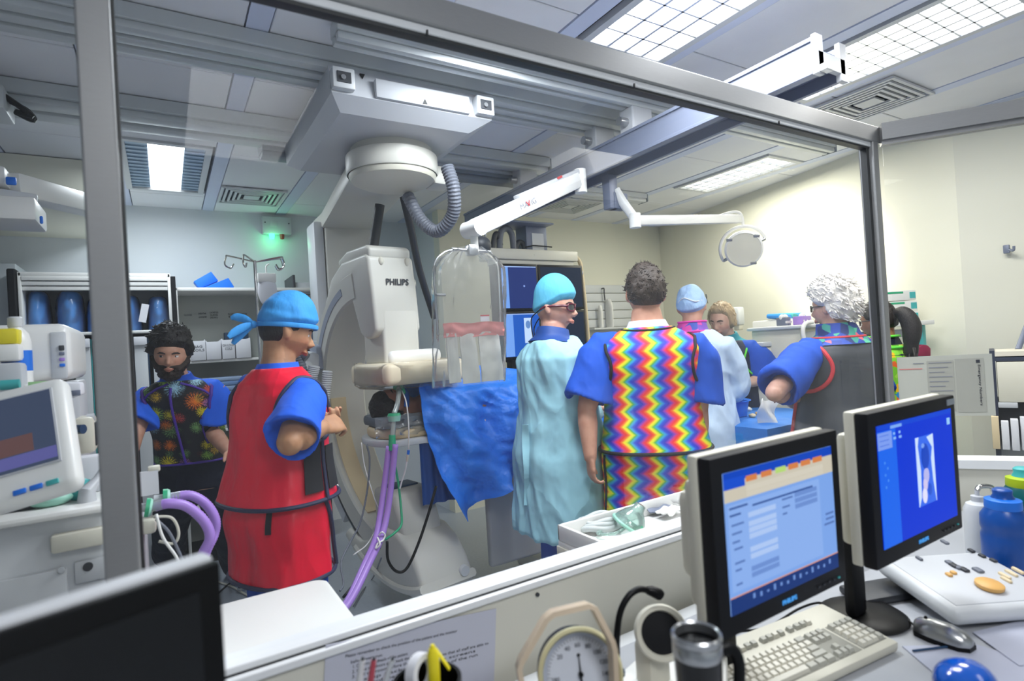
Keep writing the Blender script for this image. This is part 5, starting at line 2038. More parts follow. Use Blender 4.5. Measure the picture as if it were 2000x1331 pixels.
mb.sheet(tiefn, 3, 16, 0.002)
mb.build('gown_tie', G['gown'], gw)
cp_ = p.hair(G['tealcap'], 0.016, lambda y: interp([(-0.09, -0.03), (-0.02, 0.0), (0.02, 0.022), (0.05, 0.04), (0.09, 0.046)], y)[0], 'surgical_cap', 0.004, 14, top=0.040, hi=False)
g = glasses(p, G['maroon'], 0.0055, 0.027, 0.018)
mb = MB(p.HW)
for q in (1, -1):
    mb.tube(curve([(q * 0.082, -0.05, -0.012), (q * 0.06, -0.10, -0.05), (q * 0.02, -0.115, -0.10), (q * 0.01, -0.11, -0.15)], 5), 0.003, 6)
mb.build('glasses_cord', M['black'], g)

# ------------------------------------------------ 4 person in the rainbow chevron apron
v, pr = viewdir(1268)
loc = P(1268, 700, D=2.60)
fc = v * 1.0 - pr * 0.06
p = Person('person with back turned in a rainbow zigzag lead apron', loc, fc, 1.80, 'c4937c', 1.15, head=(4, 3, 2), voxel=0.0068)
p.set_arm(-1, P(1146, 800, D=2.56), P(1153, 893, D=2.50), d=Vector((0.05, 0.05, -1)), pn=pr * 0.85 + v * 0.4, curl=26)
p.set_arm(1, P(1364, 800, D=2.56), P(1366, 893, D=2.50), d=Vector((0, 0.05, -1)), pn=-pr * 0.9 + v * 0.3, curl=24)
p.body()
p.sleeves_top('scrub_top', G['scrub_dark'], 0.90, -0.014, 0.86, 0.094, 0.102, seed=15)
p.collar(G['scrub_dark'], 1.455, 1.49, 0.012, 'scrub_collar')
p.collar(G['undershirt'], 1.47, 1.512, 0.008, 'undershirt_collar')
p.trousers(G['bluetr'])
p.shoes(G['clog'])
vo = lambda z: 0.024 + 0.018 * max(0, (1.25 - z) / 0.3)
so_ = lambda z: 0.026 + 0.040 * max(0, (0.98 - z) / 0.4)
sk = p.shell('lead_skirt', G['chev'], 0.55, 0.96, so_, amp=0.006, seed=21)
ve = p.shell('lead_vest', G['chev'], 0.945, 1.482, vo, amp=0.007, seed=22)
p.hem('hem_piping', G['blackweb'], 0.948, vo(0.945) + 0.002, 0.008, ve)
for q in (1, -1):
    p.armhole(G['blackweb'], q, ve, vo, 0.007)
p.line('neck_piping', G['blackweb'], [(a, 1.472 + 0.004 * math.cos(R(a) * 2)) for a in range(0, 360, 12)], 0.005, ve, closed=True, off=lambda z: vo(z) + 0.001)
p.line('edge_piping', G['blackweb'], [(-158, 0.57 + 0.04 * i) for i in range(10)], 0.005, sk, off=lambda z: so_(z) + 0.004)
p.hair(G['hairbrown'], 0.012, lambda y: interp([(-0.09, -0.062), (-0.04, -0.05), (-0.01, -0.005), (0.02, 0.01), (0.05, 0.05), (0.09, 0.06)], y)[0], 'hair', 0.006, 34, top=0.014, tufts=420, tl=0.013, comb=(0, 0.2, 0.1))

# ------------------------------------------------ 5 person in the pale gown
v, pr = viewdir(1345)
loc = P(1350, 700, D=3.5)
fc = v * 0.92 + pr * 0.30
p = Person('person with back turned in a pale blue gown and pale cap', loc, fc, 1.775, 'c79a86', 1.0, lean=(0, 0.05), head=(12, 10, -4), voxel=0.009)
p.set_arm(1, P(1436, 752, D=3.48), P(1418, 775, D=3.80), pn=(0, 0, -1))
p.set_arm(-1, P(1300, 770, D=3.6), P(1350, 770, D=3.85), pn=(0, 0, -1))
p.body()
p.sleeves_top('surgical_gown', G['gownw'], 0.50, 0.03, 0.9, 0.088, 0.088, 0.011, 0.018, body_off=lambda z: 0.035 + 0.05 * max(0, (1.3 - z) / 0.5), z1=1.475, longto=0.95, seed=31, fz=1.8)
cl = p.collar(G['pinkpat'], 1.44, 1.535, 0.022, 'thyroid_collar')
p.hem('collar_piping', G['pinkpipe'], 1.535, 0.024, 0.006, cl)
p.hem('collar_piping', G['pinkpipe'], 1.475, 0.034, 0.006, cl)
p.trousers(G['bluetr'])
p.shoes(G['clog'])
cp_ = p.hair(G['capw'], 0.014, lambda y: interp([(-0.09, -0.055), (-0.02, -0.02), (0.02, 0.02), (0.05, 0.04), (0.09, 0.05)], y)[0], 'surgical_cap', 0.006, 26, top=0.012, hi=False)
MB(p.HW).tube(curve([(-0.07, -0.07, 0.02), (-0.03, -0.108, 0.035), (0.03, -0.108, 0.005), (0.07, -0.07, 0.015)], 5), 0.004, 6).build('mask_tie', M['paper'], cp_)
MB(p.HW).tube(curve([(0.083, -0.01, -0.02), (0.097, 0.01, 0.05), (0.09, 0.03, 0.07), (0.095, 0.06, 0.02)], 5), 0.002, 6).build('visor_arm', M['dark'], cp_)

# ------------------------------------------------ 6 blond person in the navy vest
v, pr = viewdir(1430)
loc = P(1442, 700, D=4.25)
fc = -v * 0.86 - pr * 0.36
p = Person('blond person in a navy lead vest with lime piping looking down', loc, fc, 1.68, 'd2ab98', 0.92, lean=(0.01, 0.14), head=(-6, 15, -3), voxel=0.009)
p.set_arm(-1, P(1497, 738, D=4.1), P(1450, 752, D=3.95), pn=(0, 0, 1))
p.set_arm(1, P(1400, 730, D=4.05), P(1425, 760, D=3.9), pn=(0, 0, 1))
p.body(nose=0.5)
p.eyes('3a2a20', G['hairbrown'], 0.75)
p.sleeves_top('scrub_top', G['scrub_dark'], 0.90, -0.014, 0.66, 0.088, 0.115, seed=35)
p.collar(mat('teal_collar', '1d8c9c', 0.6), 1.42, 1.53, 0.02, 'thyroid_collar', tilt=0.25)
p.trousers(G['navytr'])
p.shoes(G['clog'])
vo = vest_off(0.026, 0.03)
ve = p.shell('lead_vest', G['navyvest'], 0.93, 1.475, vo, amp=0.006, seed=41)
p.hem('hem_piping', G['greenpipe'], 0.935, vo(0.94), 0.008, ve)
for q in (1, -1):
    p.armhole(G['greenpipe'], q, ve, vo, 0.007)
    p.line('neck_piping', G['greenpipe'], [(90 - q * t, z) for t, z in ((40, 1.455), (30, 1.43), (22, 1.40), (14, 1.36), (6, 1.32))], 0.006, ve, off=lambda z: vo(z) + 0.004)
p.line('pocket_piping', G['greenpipe'], [(100, 1.26), (132, 1.26), (134, 1.14), (100, 1.14)], 0.006, ve, closed=True, off=lambda z: vo(z) + 0.006)
p.hair(G['hairblond'], 0.018, lambda y: interp([(-0.09, -0.07), (-0.03, -0.06), (0.0, -0.06), (0.03, -0.03), (0.04, 0.05), (0.06, 0.075), (0.09, 0.085)], y)[0], 'hair', 0.006, 24, top=0.008, str_=(1, 1, 0.4), tufts=160, tl=0.02, comb=(0, 0.1, -0.7))

# ------------------------------------------------ 7 white-haired person in the charcoal vest
v, pr = viewdir(1630)
loc = P(1638, 700, D=2.88)
fc = -pr * 0.70 + v * 0.68
p = Person('white-haired person with folded arms in a charcoal vest with red piping', loc, fc, 1.69, 'd4a896', 1.08, head=(14, 2, 0), voxel=0.0068)
p.set_arm(-1, P(1513, 768, D=2.62), P(1548, 776, D=2.86), d=P(1590, 760, D=2.95) - P(1548, 776, D=2.86), pn=(0.2, -0.6, 0), curl=30)
p.set_arm(1, P(1560, 790, D=3.15), P(1530, 768, D=2.92), d=P(1510, 762, D=2.82) - P(1530, 768, D=2.92), pn=(0, 0.3, -1), curl=35)
p.body(nose=0.7)
p.eyes('3a4048', None, 0.35)
p.sleeves_top('scrub_top', G['scrub_dark'], 0.90, -0.014, 0.88, 0.092, 0.098, seed=45)
p.collar(G['fish'], 1.435, 1.545, 0.026, 'thyroid_collar')
sk = p.shell('patterned_skirt', G['paisley'], 0.50, 0.98, lambda z: 0.03 + 0.04 * max(0, (0.98 - z) / 0.4), amp=0.008, seed=52)
p.trousers(G['bluetr'])
p.shoes(G['clog'])
vo = lambda z: 0.030 + 0.045 * max(0, (1.30 - z) / 0.4)
ve = p.shell('lead_vest', G['greyvest'], 0.86, 1.482, vo, amp=0.008, seed=51)
p.hem('hem_piping', G['redpipe'], 0.865, vo(0.86), 0.009, ve)
for q in (1, -1):
    p.armhole(G['redpipe'], q, ve, vo, 0.010)
p.line('neck_piping', G['redpipe'], [(a, 1.470) for a in range(0, 360, 12)], 0.007, ve, closed=True, off=lambda z: vo(z) + 0.001)
p.line('edge_piping', G['redpipe'], [(158 - 8 * math.sin(i * 0.35), 0.87 + 0.035 * i) for i in range(10)], 0.009, ve, off=lambda z: vo(z) + 0.007)
p.hair(G['hairwhite'], 0.036, lambda y: interp([(-0.09, -0.085), (-0.03, -0.06), (-0.012, 0.0), (0.03, 0.012), (0.05, 0.045), (0.09, 0.058)], y)[0], 'hair', 0.010, 34, top=0.022, hi=False, tufts=500, tl=0.026, comb=(0, -0.7, -0.5))
glasses(p, M['dark'], 0.0025, 0.022, 0.016)

# ------------------------------------------------ 8 dark-haired person behind the post
v, pr = viewdir(1735)
loc = P(1728, 700, D=3.30)
fc = -pr * 0.85 + v * 0.50
p = Person('dark-haired person with a ponytail in a lime tropical-print apron behind the window post', loc, fc, 1.60, 'b07a5c', 0.95, head=(0, 6, 0), voxel=0.009)
p.set_arm(-1, p.root.matrix_world @ Vector((0, 0, 0)) if False else P(1712, 770, D=3.15), P(1690, 800, D=3.2), pn=(0, 0, -1))
p.body()
p.eyes('2a1c12', G['hairdark'], 0.35)
p.sleeves_top('scrub_top', G['scrub_dark'], 0.90, -0.014, 0.85, 0.086, 0.092, seed=55)
cl = p.collar(G['navytr'], 1.43, 1.535, 0.022, 'thyroid_collar', tilt=-0.15)
p.hem('collar_piping', G['greenpipe'], 1.53, 0.026, 0.007, cl)
p.hem('collar_piping', G['greenpipe'], 1.46, 0.036, 0.007, cl)
p.trousers(G['bluetr'])
p.shoes(G['clog'])
vo = lambda z: 0.026 + 0.05 * max(0, (1.30 - z) / 0.4)
ve = p.shell('lead_vest', G['lime'], 0.70, 1.475, vo, amp=0.008, seed=61)
for q in (1, -1):
    p.armhole(G['pinkpipe'], q, ve, vo, 0.008)
p.line('edge_piping', G['pinkpipe'], [(170, 0.72 + 0.05 * i) for i in range(11)], 0.010, ve, off=lambda z: vo(z) + 0.008)
hr = p.hair(G['hairdark'], 0.014, lambda y: interp([(-0.09, -0.055), (-0.03, -0.045), (-0.01, 0.0), (0.03, 0.018), (0.05, 0.045), (0.09, 0.058)], y)[0], 'hair', 0.004, 24)
pts_ = curve([p.Hm @ Vector((0, -0.10, 0.03)), p.Hm @ Vector((0, -0.15, 0.02)), p.Hm @ Vector((0.01, -0.175, -0.06)), p.Hm @ Vector((0.0, -0.165, -0.15)), p.Hm @ Vector((0.0, -0.15, -0.22))], 6)
mb = MB(WM[p.root.name])
nP = len(pts_)
mb.tube(pts_, [0.018 + 0.030 * math.sin(min(1, i / (nP - 1) * 1.25) * PI * 0.8) for i in range(nP)], 14)
for k in range(14):
    a = pts_[-4] + Vector((random.uniform(-0.03, 0.03), random.uniform(-0.025, 0.025), 0))
    mb.tube([a, a + Vector((random.uniform(-0.015, 0.015), random.uniform(-0.015, 0.01), -0.06)), a + Vector((random.uniform(-0.03, 0.03), random.uniform(-0.03, 0.01), -0.11))], [0.008, 0.005, 0.001], 6)
mb.build('ponytail', G['hairdark'], hr, 180)
glasses(p, M['dark'], 0.0025, 0.022, 0.015)

# ------------------------------------------------ 9 patient on the table
hw_ = P(765, 797, D=3.16)
hw_ = Vector((hw_.x, 3.05, 1.175))
rotm = Matrix(((0, 0, -1, 0), (-1, 0, 0, 0), (0, 1, 0, 0), (0, 0, 0, 1)))
RM = Matrix.Translation(hw_) @ rotm @ Matrix.Translation((0, -0.015, -1.632 * 0.99))
p = Person('patient lying on the table under the blue drape with only the head showing', hw_, None, 1.73, 'b58672', 0.95, head=(0, 6, 0), rootM=RM, voxel=0.008)
for q in (1, -1):
    p.arm[q]['e'] = p.sh[q] + Vector((-q * 0.03, 0.0, -0.28))
    p.arm[q]['w'] = p.sh[q] + Vector((-q * 0.08, 0.03, -0.5))
p.body(feet=False)
p.eyes('2a1c12', G['hairdark'], 0.9)
p.hair(G['hairdark'], 0.014, lambda y: interp([(-0.09, -0.06), (-0.03, -0.04), (0.0, 0.0), (0.03, 0.02), (0.05, 0.05), (0.09, 0.066)], y)[0], 'hair', 0.010, 30)
MB(p.HW).tube(curve([(0.084, 0.0, -0.05), (0.06, 0.075, -0.06), (0, 0.108, -0.062), (-0.06, 0.075, -0.06), (-0.084, 0, -0.05)], 5), 0.014, 8, ry=0.005).build('face_strap', M['blue'], p.root)
PAT = p

# ================================================================== PATIENT TUBES
def cable(name, label, cat, pts, r, m, group=None, n=8, seg=6):
    o = MB().tube(curve(pts, seg), r, n).build(name, m, None, 180)
    return tag(o, label, cat, group)


t = thing('breathing_circuit', 'lilac breathing hose with green connectors running from the patient mask to the floor', 'hose', P(690, 1175, D=2.6))
pth = [P(772, 868, D=2.78), P(766, 930, D=2.76), P(757, 1000, D=2.72), P(745, 1050, D=2.66), P(722, 1100, D=2.58), P(690, 1165, D=2.45), P(655, 1215, D=2.35)]
pth2 = [P(760, 872, D=2.79), P(752, 940, D=2.77), P(742, 1010, D=2.72), P(733, 1055, D=2.66), P(711, 1105, D=2.58), P(680, 1172, D=2.44), P(645, 1222, D=2.34)]
MB().tube(curve(pth, 8), 0.015, 14).build('lilac_hose', M['purple'], t, 180)
MB().tube(curve(pth2, 8), 0.015, 14).build('lilac_hose', M['purple'], t, 180)
MB().tube([P(766, 850, D=2.79), P(766, 880, D=2.785)], [0.016, 0.019], 14).build('y_connector', M['green'], t)
MB().tube([P(769, 818, D=2.80), P(767, 852, D=2.79)], 0.013, 14).build('clear_connector', M['tubeclear'], t)
q = P(770, 815, D=2.81)
MB().cyl(q + Vector((0, 0, 0.008)), q - Vector((0, 0, 0.020)), 0.034, 0.028, 24).build('filter', M['mint'], t)
MB().cyl(q + Vector((0, 0, 0.018)), q + Vector((0, 0, 0.006)), 0.029, 0.034, 24).build('filter_cap', M['green'], t)
MB().tube(curve([q + Vector((0, 0, 0.015)), P(776, 790, D=2.85), P(779, 765, D=2.92), P(777, 755, D=2.98)], 6), 0.013, 14).build('clear_tube', M['tubeclear'], t, 180)
MB().tube([P(772, 757, D=2.95), P(783, 757, D=3.0), P(790, 768, D=3.02)], [0.014, 0.016, 0.010], 12).build('elbow', M['green'], t)
pts = curve([P(740, 1046, D=2.645), P(746, 1040, D=2.64), P(752, 1046, D=2.65), P(748, 1056, D=2.64), P(738, 1062, D=2.62), P(734, 1072, D=2.61), P(742, 1064, D=2.61), P(737, 1050, D=2.63)], 5)
MB().tube(pts, 0.004, 8).build('tape_tie', M['white'], t)
cable('green_line', 'thin green tube curving beside the lilac hose below the table', 'tube', [P(771, 905, D=2.85), P(778, 945, D=2.84), P(783, 990, D=2.8), P(784, 1025, D=2.75), P(770, 1042, D=2.7), P(752, 1055, D=2.68)], 0.006, M['green'])
cable('white_line', 'thin white infusion line hanging from the patient mask beside the drape', 'tube', [P(783, 760, D=2.98), P(793, 785, D=2.86), P(798, 830, D=2.80), P(798, 878, D=2.78)], 0.0035, M['white'])
t = thing('infusion_port', 'blue-tipped infusion port hanging at the table edge', 'infusion port', P(796, 900, D=2.78))
MB().cyl(P(798, 880, D=2.78), P(797, 888, D=2.78), 0.007).build('blue_tip', M['blue'], t)
MB().cyl(P(797, 888, D=2.78), P(795, 902, D=2.78), 0.008, 0.006).build('chamber', M['cream'], t)
MB().tube(curve([P(795, 902, D=2.78), P(791, 922, D=2.79), P(785, 940, D=2.8), P(781, 955, D=2.8)], 5), 0.004, 8).build('tail', M['white'], t)
cable('black_cable', 'black cable looping from the tube housing to the floor', 'cable', [P(852, 950, D=2.85), P(838, 1000, D=2.8), P(818, 1060, D=2.75), P(795, 1110, D=2.7), P(775, 1117, D=2.68), P(758, 1095, D=2.66), P(756, 1058, D=2.66)], 0.007, M['black'])
cable('monitor_lead', 'grey monitor lead hanging down the front of the C-arm', 'cable', [P(716, 868, D=2.95), P(722, 900, D=2.95), P(717, 960, D=2.92), P(704, 1020, D=2.85), P(684, 1060, D=2.78), P(666, 1100, D=2.7), P(671, 1140, D=2.65), P(664, 1155, D=2.6)], 0.005, M['rubber'])
cable('monitor_lead', 'white lead crossing the face of the C-arm from the table end', 'cable', [P(706, 865, D=2.96), P(712, 910, D=2.96), P(730, 970, D=2.9), P(742, 1010, D=2.86), P(720, 1060, D=2.75), P(690, 1085, D=2.7)], 0.003, M['white'])
cable('white_lead', 'white looped lead beside the folded hands of the red-apron person', 'cable', [P(642, 845, D=2.5), P(632, 875, D=2.55), P(650, 900, D=2.6), P(646, 935, D=2.6), P(660, 950, D=2.6), P(650, 968, D=2.6), P(636, 965, D=2.6)], 0.004, M['white'])
cable('floor_lead', 'pale lead lying across the floor beside the blue clog', 'cable', [P(424, 1137, z=0.01), P(450, 1145, z=0.01), P(480, 1162, z=0.01), P(510, 1175, z=0.01)], 0.006, M['cream'])
cable('floor_lead', 'black lead curving over the blue clog onto the floor', 'cable', [P(482, 1100, z=0.25), P(465, 1125, z=0.12), P(445, 1143, z=0.012), P(425, 1160, z=0.012)], 0.006, M['black'])
cable('floor_lead', 'black lead running beside the lilac hose to the floor', 'cable', [P(742, 1070, D=2.68), P(725, 1095, D=2.62), P(705, 1125, D=2.55), P(670, 1168, D=2.45)], 0.006, M['black'])
cable('floor_lead', 'thin grey lead trailing behind the lilac hose on the floor', 'cable', [P(745, 1090, D=2.75), P(728, 1130, z=0.02), P(708, 1155, z=0.01), P(690, 1185, z=0.01)], 0.004, M['rubber'])

# ================================================================== ANAESTHETIC MACHINE at the left
YA = 1.9
am = thing('anaesthetic_machine', 'ivory anaesthetic machine with tilted screen standing left behind the window post', 'anaesthetic machine', (-0.5, YA, 0))
xr_ = P(285, 1050, Y=YA).x
zt_ = 1.10
MB().box2((-1.3, YA, 0.08), (xr_ - 0.09, YA + 0.5, zt_), 0.015).build('cabinet', M['white2'], am)
MB().box2((-1.3, YA - 0.03, zt_), (xr_ - 0.06, YA + 0.5, zt_ + 0.022), 0.01).build('worktop', M['white'], am)
a, b = P(95, 1062, Y=YA - 0.05), P(216, 1085, Y=YA - 0.05)
MB().box2((a.x, YA - 0.035, a.z - 0.035), (b.x, YA + 0.0, a.z + 0.012), 0.008).build('drawer_rail', M['cream'], am)
a, b = P(-40, 1120, Y=YA), P(138, 1220, Y=YA)
dr_ = MB().box2((a.x, YA - 0.015, 0.62), (b.x, YA + 0.001, P(138, 1105, Y=YA).z), 0.006).build('drawer', M['white2'], am)
MB().cyl(P(120, 1114, Y=YA - 0.015), P(120, 1114, Y=YA - 0.025), 0.008, n=14).build('knob', M['chrome'], dr_)
MB().box2((P(145, 1090, Y=YA).x, YA - 0.012, P(172, 1135, Y=YA).z), (P(214, 1090, Y=YA).x, YA + 0.001, P(172, 1092, Y=YA).z), 0.004).build('drawer', M['white2'], am)
q = P(172, 1107, Y=YA - 0.012)
MB().cyl(q, q - Vector((0, 0.006, 0)), 0.011, n=20).build('lock', M['dark'], am)
a = P(150, 1130, Y=YA + 0.05)
MB().box2((a.x, YA + 0.02, 0.70), (P(214, 1130, Y=YA).x, YA + 0.3, P(150, 1125, Y=YA).z), 0.004).build('wooden_shelf', mat('brown_shelf', '8a6850', 0.6), am)
# right side column of the machine with hose ports
MB().box2((xr_ - 0.09, YA + 0.02, 0.75), (xr_ - 0.005, YA + 0.3, 1.02), 0.015).build('side_unit', M['carriage'], am)
a = P(293, 1030, Y=YA)
MB().box((a.x - 0.01, YA + 0.03, a.z), (0.05, 0.07, 0.04), 0.01).build('side_bracket', M['cream'], am)
# clip holder with paper
a, b = P(262, 925, Y=YA + 0.1), P(311, 965, Y=YA + 0.1)
MB().box2((a.x - 0.02, YA + 0.1, b.z), (b.x, YA + 0.108, a.z)).build('chart_sheet', M['paper'], am, 0)
MB().box2((P(286, 920, Y=YA).x, YA + 0.1, a.z - 0.005), (b.x + 0.006, YA + 0.13, a.z + 0.012), 0.004).build('chart_clip', M['cream'], am)
# upper tower
YT = 2.25
a, b = P(-60, 632, Y=YT), P(138, 770, Y=YT)
MB().box2((a.x - 0.3, YT, P(100, 745, Y=YT).z), (P(136, 640, Y=YT).x, YT + 0.42, P(60, 633, Y=YT).z), 0.03, 3).build('upper_unit', M['white'], am)
MB().box2((P(95, 640, Y=YT).x, YT - 0.004, P(100, 742, Y=YT).z), (P(136, 650, Y=YT).x - 0.01, YT + 0.01, P(120, 648, Y=YT).z), 0.01).build('unit_door', M['white2'], am)
q = P(120, 680, Y=YT - 0.006)
for k in range(4):
    MB().box(q - Vector((0, 0, 0.018 * k)), (0.014, 0.004, 0.010 if k else 0.016), 0.002).build('button', [M['dark'], M['beam'], M['purple'], M['blue']][k], am)
MB().box2((a.x - 0.3, YT - 0.15, P(60, 745, Y=YT).z - 0.03), (P(100, 750, Y=YT).x, YT + 0.3, P(60, 745, Y=YT).z - 0.008), 0.006).build('tower_shelf', M['white'], am)
MB().box2((a.x - 0.3, YT + 0.1, 1.12), (P(150, 800, Y=YT).x, YT + 0.3, P(60, 750, Y=YT).z), 0.01).build('tower_back', M['carriage'], am)
a, b = P(40, 795, Y=YT - 0.1), P(126, 872, Y=YT - 0.1)
for k in range(2):
    z0 = a.z + (b.z - a.z) * (k + 1) / 2
    z1 = a.z + (b.z - a.z) * k / 2
    for x0, x1 in ((a.x - 0.12, a.x + 0.062), (a.x + 0.066, b.x)):
        MB().box2((x0, YT - 0.1, z0 + 0.002), (x1, YT + 0.1, z1 - 0.002), 0.005).build('module', M['white2'], am)
a, b = P(142, 818, Y=YT - 0.05), P(186, 885, Y=YT - 0.05)
vp = MB().box2((a.x, YT - 0.05, b.z), (b.x, YT + 0.06, a.z), 0.012).build('vaporiser', M['cream'], am)
MB().box2((b.x - 0.004, YT - 0.03, b.z + 0.02), (b.x + 0.004, YT + 0.03, a.z - 0.02), 0.002).build('vaporiser_gauge', M['dark'], vp)
MB().cyl(P(185, 815, Y=YT - 0.02), P(170, 817, Y=YT - 0.02), 0.012, n=16).build('vaporiser_knob', M['carriage'], vp)
q = P(140, 840, Y=YT - 0.12)
MB().cyl(q, q + Vector((0.03, -0.02, 0)), 0.014, n=16).build('valve_knob', M['navy'], am)
MB().cyl(q - Vector((0.02, -0.01, 0)), q, 0.017, n=16).build('valve_body', M['white2'], am)
# tilted screen
YD = 1.72
sM = [P(-70, 790, Y=YD + 0.12), P(30, 768, Y=YD + 0.10), P(112, 965, Y=YD - 0.05), P(10, 1000, Y=YD - 0.05)]
c_ = sum(sM, Vector()) / 4
ex = ((sM[1] - sM[0]) + (sM[2] - sM[3])).normalized()
ey = ((sM[0] - sM[3]) + (sM[1] - sM[2]))
ey = (ey - ex * ey.dot(ex)).normalized()
ez = ex.cross(ey)
RM_ = Matrix((ex, ey, ez)).transposed()
hh_ = ((sM[0] - sM[3]).length + (sM[1] - sM[2]).length) / 4
hw__ = 0.13
scr = MB().box(c_, (hw__ * 2, hh_ * 2, 0.06), 0.025, RM_, 3).build('screen_housing', M['white'], am)
MB().box(c_ + ez * 0.031 + ey * 0.018, (hw__ * 2 - 0.055, hh_ * 2 - 0.10, 0.004), 0.003, RM_).build('screen_bezel', M['carriage'], scr)
MB().box(c_ + ez * 0.0335 + ey * 0.018, (hw__ * 2 - 0.065, hh_ * 2 - 0.11, 0.002), 0, RM_).build('display', emis('anaes_display', '4c5a78', 0.5), scr, 0)
MB().box(c_ + ez * 0.0348 - ey * 0.055, (hw__ * 2 - 0.066, 0.030, 0.001), 0, RM_).build('display_panel', emis('anaes_panel', '6a6ab0', 0.6), scr, 0)
MB().box(c_ + ez * 0.0348 - ey * 0.015 + ex * 0.02, (0.07, 0.045, 0.001), 0, RM_).build('display_curve', emis('anaes_curve', '7a5a5a', 0.5), scr, 0)
for k in range(3):
    MB().box(c_ + ez * 0.032 - ey * (hh_ - 0.022) + ex * (0.02 + 0.03 * k), (0.024, 0.012, 0.006), 0.002, RM_).build('screen_button', M['blue'] if k < 2 else M['teal'], scr)
MB().cyl(c_ - ez * 0.03, (c_.x, YT, c_.z - 0.05), 0.03).build('screen_arm', M['rail_dark'], am)
# manual bag arm
MB().tube([P(170, 985, Y=YA + 0.05), P(170, 960, Y=YA + 0.05), P(190, 938, Y=YA + 0.08), P(206, 915, Y=YA + 0.1)], [0.024, 0.02, 0.012, 0.012], 14).build('bag_arm', M['carriage'], am)
MB().box2((P(35, 985, Y=YA).x - 0.4, YA + 0.05, zt_ + 0.02), (P(72, 985, Y=YA).x, YA + 0.3, zt_ + 0.075), 0.02).build('dark_base', M['dark'], am)
# loose things on the machine
def bottle(name, label, cat, q, h, r, body, capm, capr=0.5, caph=0.15, label_m=None, z_=None, group=None):
    t = thing(name, label, cat, q, group=group)
    q = Vector(q)
    MB().lathe(q, [(0, 0), (r * 0.95, 0), (r, 0.006), (r, h * 0.62), (r * 0.85, h * 0.75), (r * 0.45, h * 0.84), (r * 0.45, h * (1 - caph))], 28).build('body', body, t)
    MB().lathe(q, [(r * capr, h * (1 - caph)), (r * capr, h * 0.98), (r * capr * 0.8, h), (0, h)], 24).build('cap', capm, t)
    if label_m:
        MB().lathe(q, [(r * 1.012, h * 0.2), (r * 1.012, h * 0.5)], 28).build('label_band', label_m, t)
    return t


zs_ = P(60, 745, Y=YT).z - 0.008
q = P(35, 735, Y=YT - 0.08)
bottle('spray_bottle', 'white spray bottle with blue label on the anaesthetic machine shelf', 'bottle', (q.x, q.y, zs_), 0.20, 0.035, M['white'], M['white2'], 0.5, 0.15, M['blue'])
q = P(4, 690, Y=YT - 0.12)
t = thing('sharps_tub', 'white tub with yellow lid at the far left on the machine', 'tub', (q.x, q.y, q.z - 0.03))
MB().box((q.x, q.y, q.z), (0.09, 0.08, 0.05), 0.01).build('tub', M['white'], t)
MB().box((q.x, q.y, q.z + 0.045), (0.085, 0.078, 0.045), 0.008).build('lid', M['yellow'], t)
MB().box((q.x, q.y, q.z - 0.115), (0.10, 0.1, 0.17), 0.01).build('stand', M['carriage'], t)
q = P(20, 752, Y=YT - 0.2)
t = tag(MB().cyl(q - Vector((0.02, 0, 0)), q + Vector((0.02, 0, 0)), 0.014, n=18).build('teal_knob_cap', M['teal']), 'teal round cap on the left shelf of the machine', 'cap')
a = P(110, 758, Y=YT - 0.14)
t = thing('supply_pack', 'white paper supply pack with a green label on the machine arm', 'packet', a)
mb = MB()
p_ = [P(70, 748, Y=YT - 0.14), P(158, 748, Y=YT - 0.14), P(160, 772, Y=YT - 0.14), P(108, 790, Y=YT - 0.14), P(76, 768, Y=YT - 0.14)]
mb.prism([(v.x, v.z) for v in p_], (0, YT - 0.15, 0), (1, 0, 0), (0, 0, 1), (0, 1, 0), 0.09, 0.006)
mb.build('pack', M['paper'], t)
q = P(75, 753, Y=YT - 0.155)
MB().box(q, (0.045, 0.004, 0.022), 0.001).build('green_label', mat('pale_green', 'b0e0a0', 0.7), t)
q = P(148, 768, Y=YT - 0.155)
MB().box(q, (0.022, 0.003, 0.016), 0.001).build('blue_label', M['beam'], t)
t = thing('urine_bottle', 'small clear bottle with yellow cap hanging beside the vaporiser', 'bottle', P(143, 905, Y=YT - 0.12))
a, b = P(128, 868, Y=YT - 0.12), P(156, 908, Y=YT - 0.12)
MB().box2((a.x, YT - 0.15, b.z), (b.x, YT - 0.09, a.z), 0.012).build('body', M['white'], t)
MB().box2((a.x + 0.015, YT - 0.14, a.z), (b.x - 0.006, YT - 0.10, a.z + 0.012), 0.004).build('cap', M['yellow'], t)
q = P(155, 965, Y=YA + 0.1)
t = thing('teal_mask', 'crumpled teal mask lying on the anaesthetic worktop', 'mask', (q.x, q.y, zt_ + 0.022))
MB().ell((q.x, q.y, zt_ + 0.05), (0.04, 0.03, 0.03)).build('cushion', M['teal'], t)
MB().ell((q.x - 0.06, q.y - 0.03, zt_ + 0.04), (0.05, 0.035, 0.02)).build('shell', M['mint'], t)
q = P(200, 935, Y=YA + 0.2)
t = tag(MB().box((q.x - 0.05, q.y, zt_ + 0.075), (0.16, 0.05, 0.11), 0.012).build('wipe_pack', M['paper'], None), 'white wipe packet standing on the anaesthetic worktop by the post', 'packet')
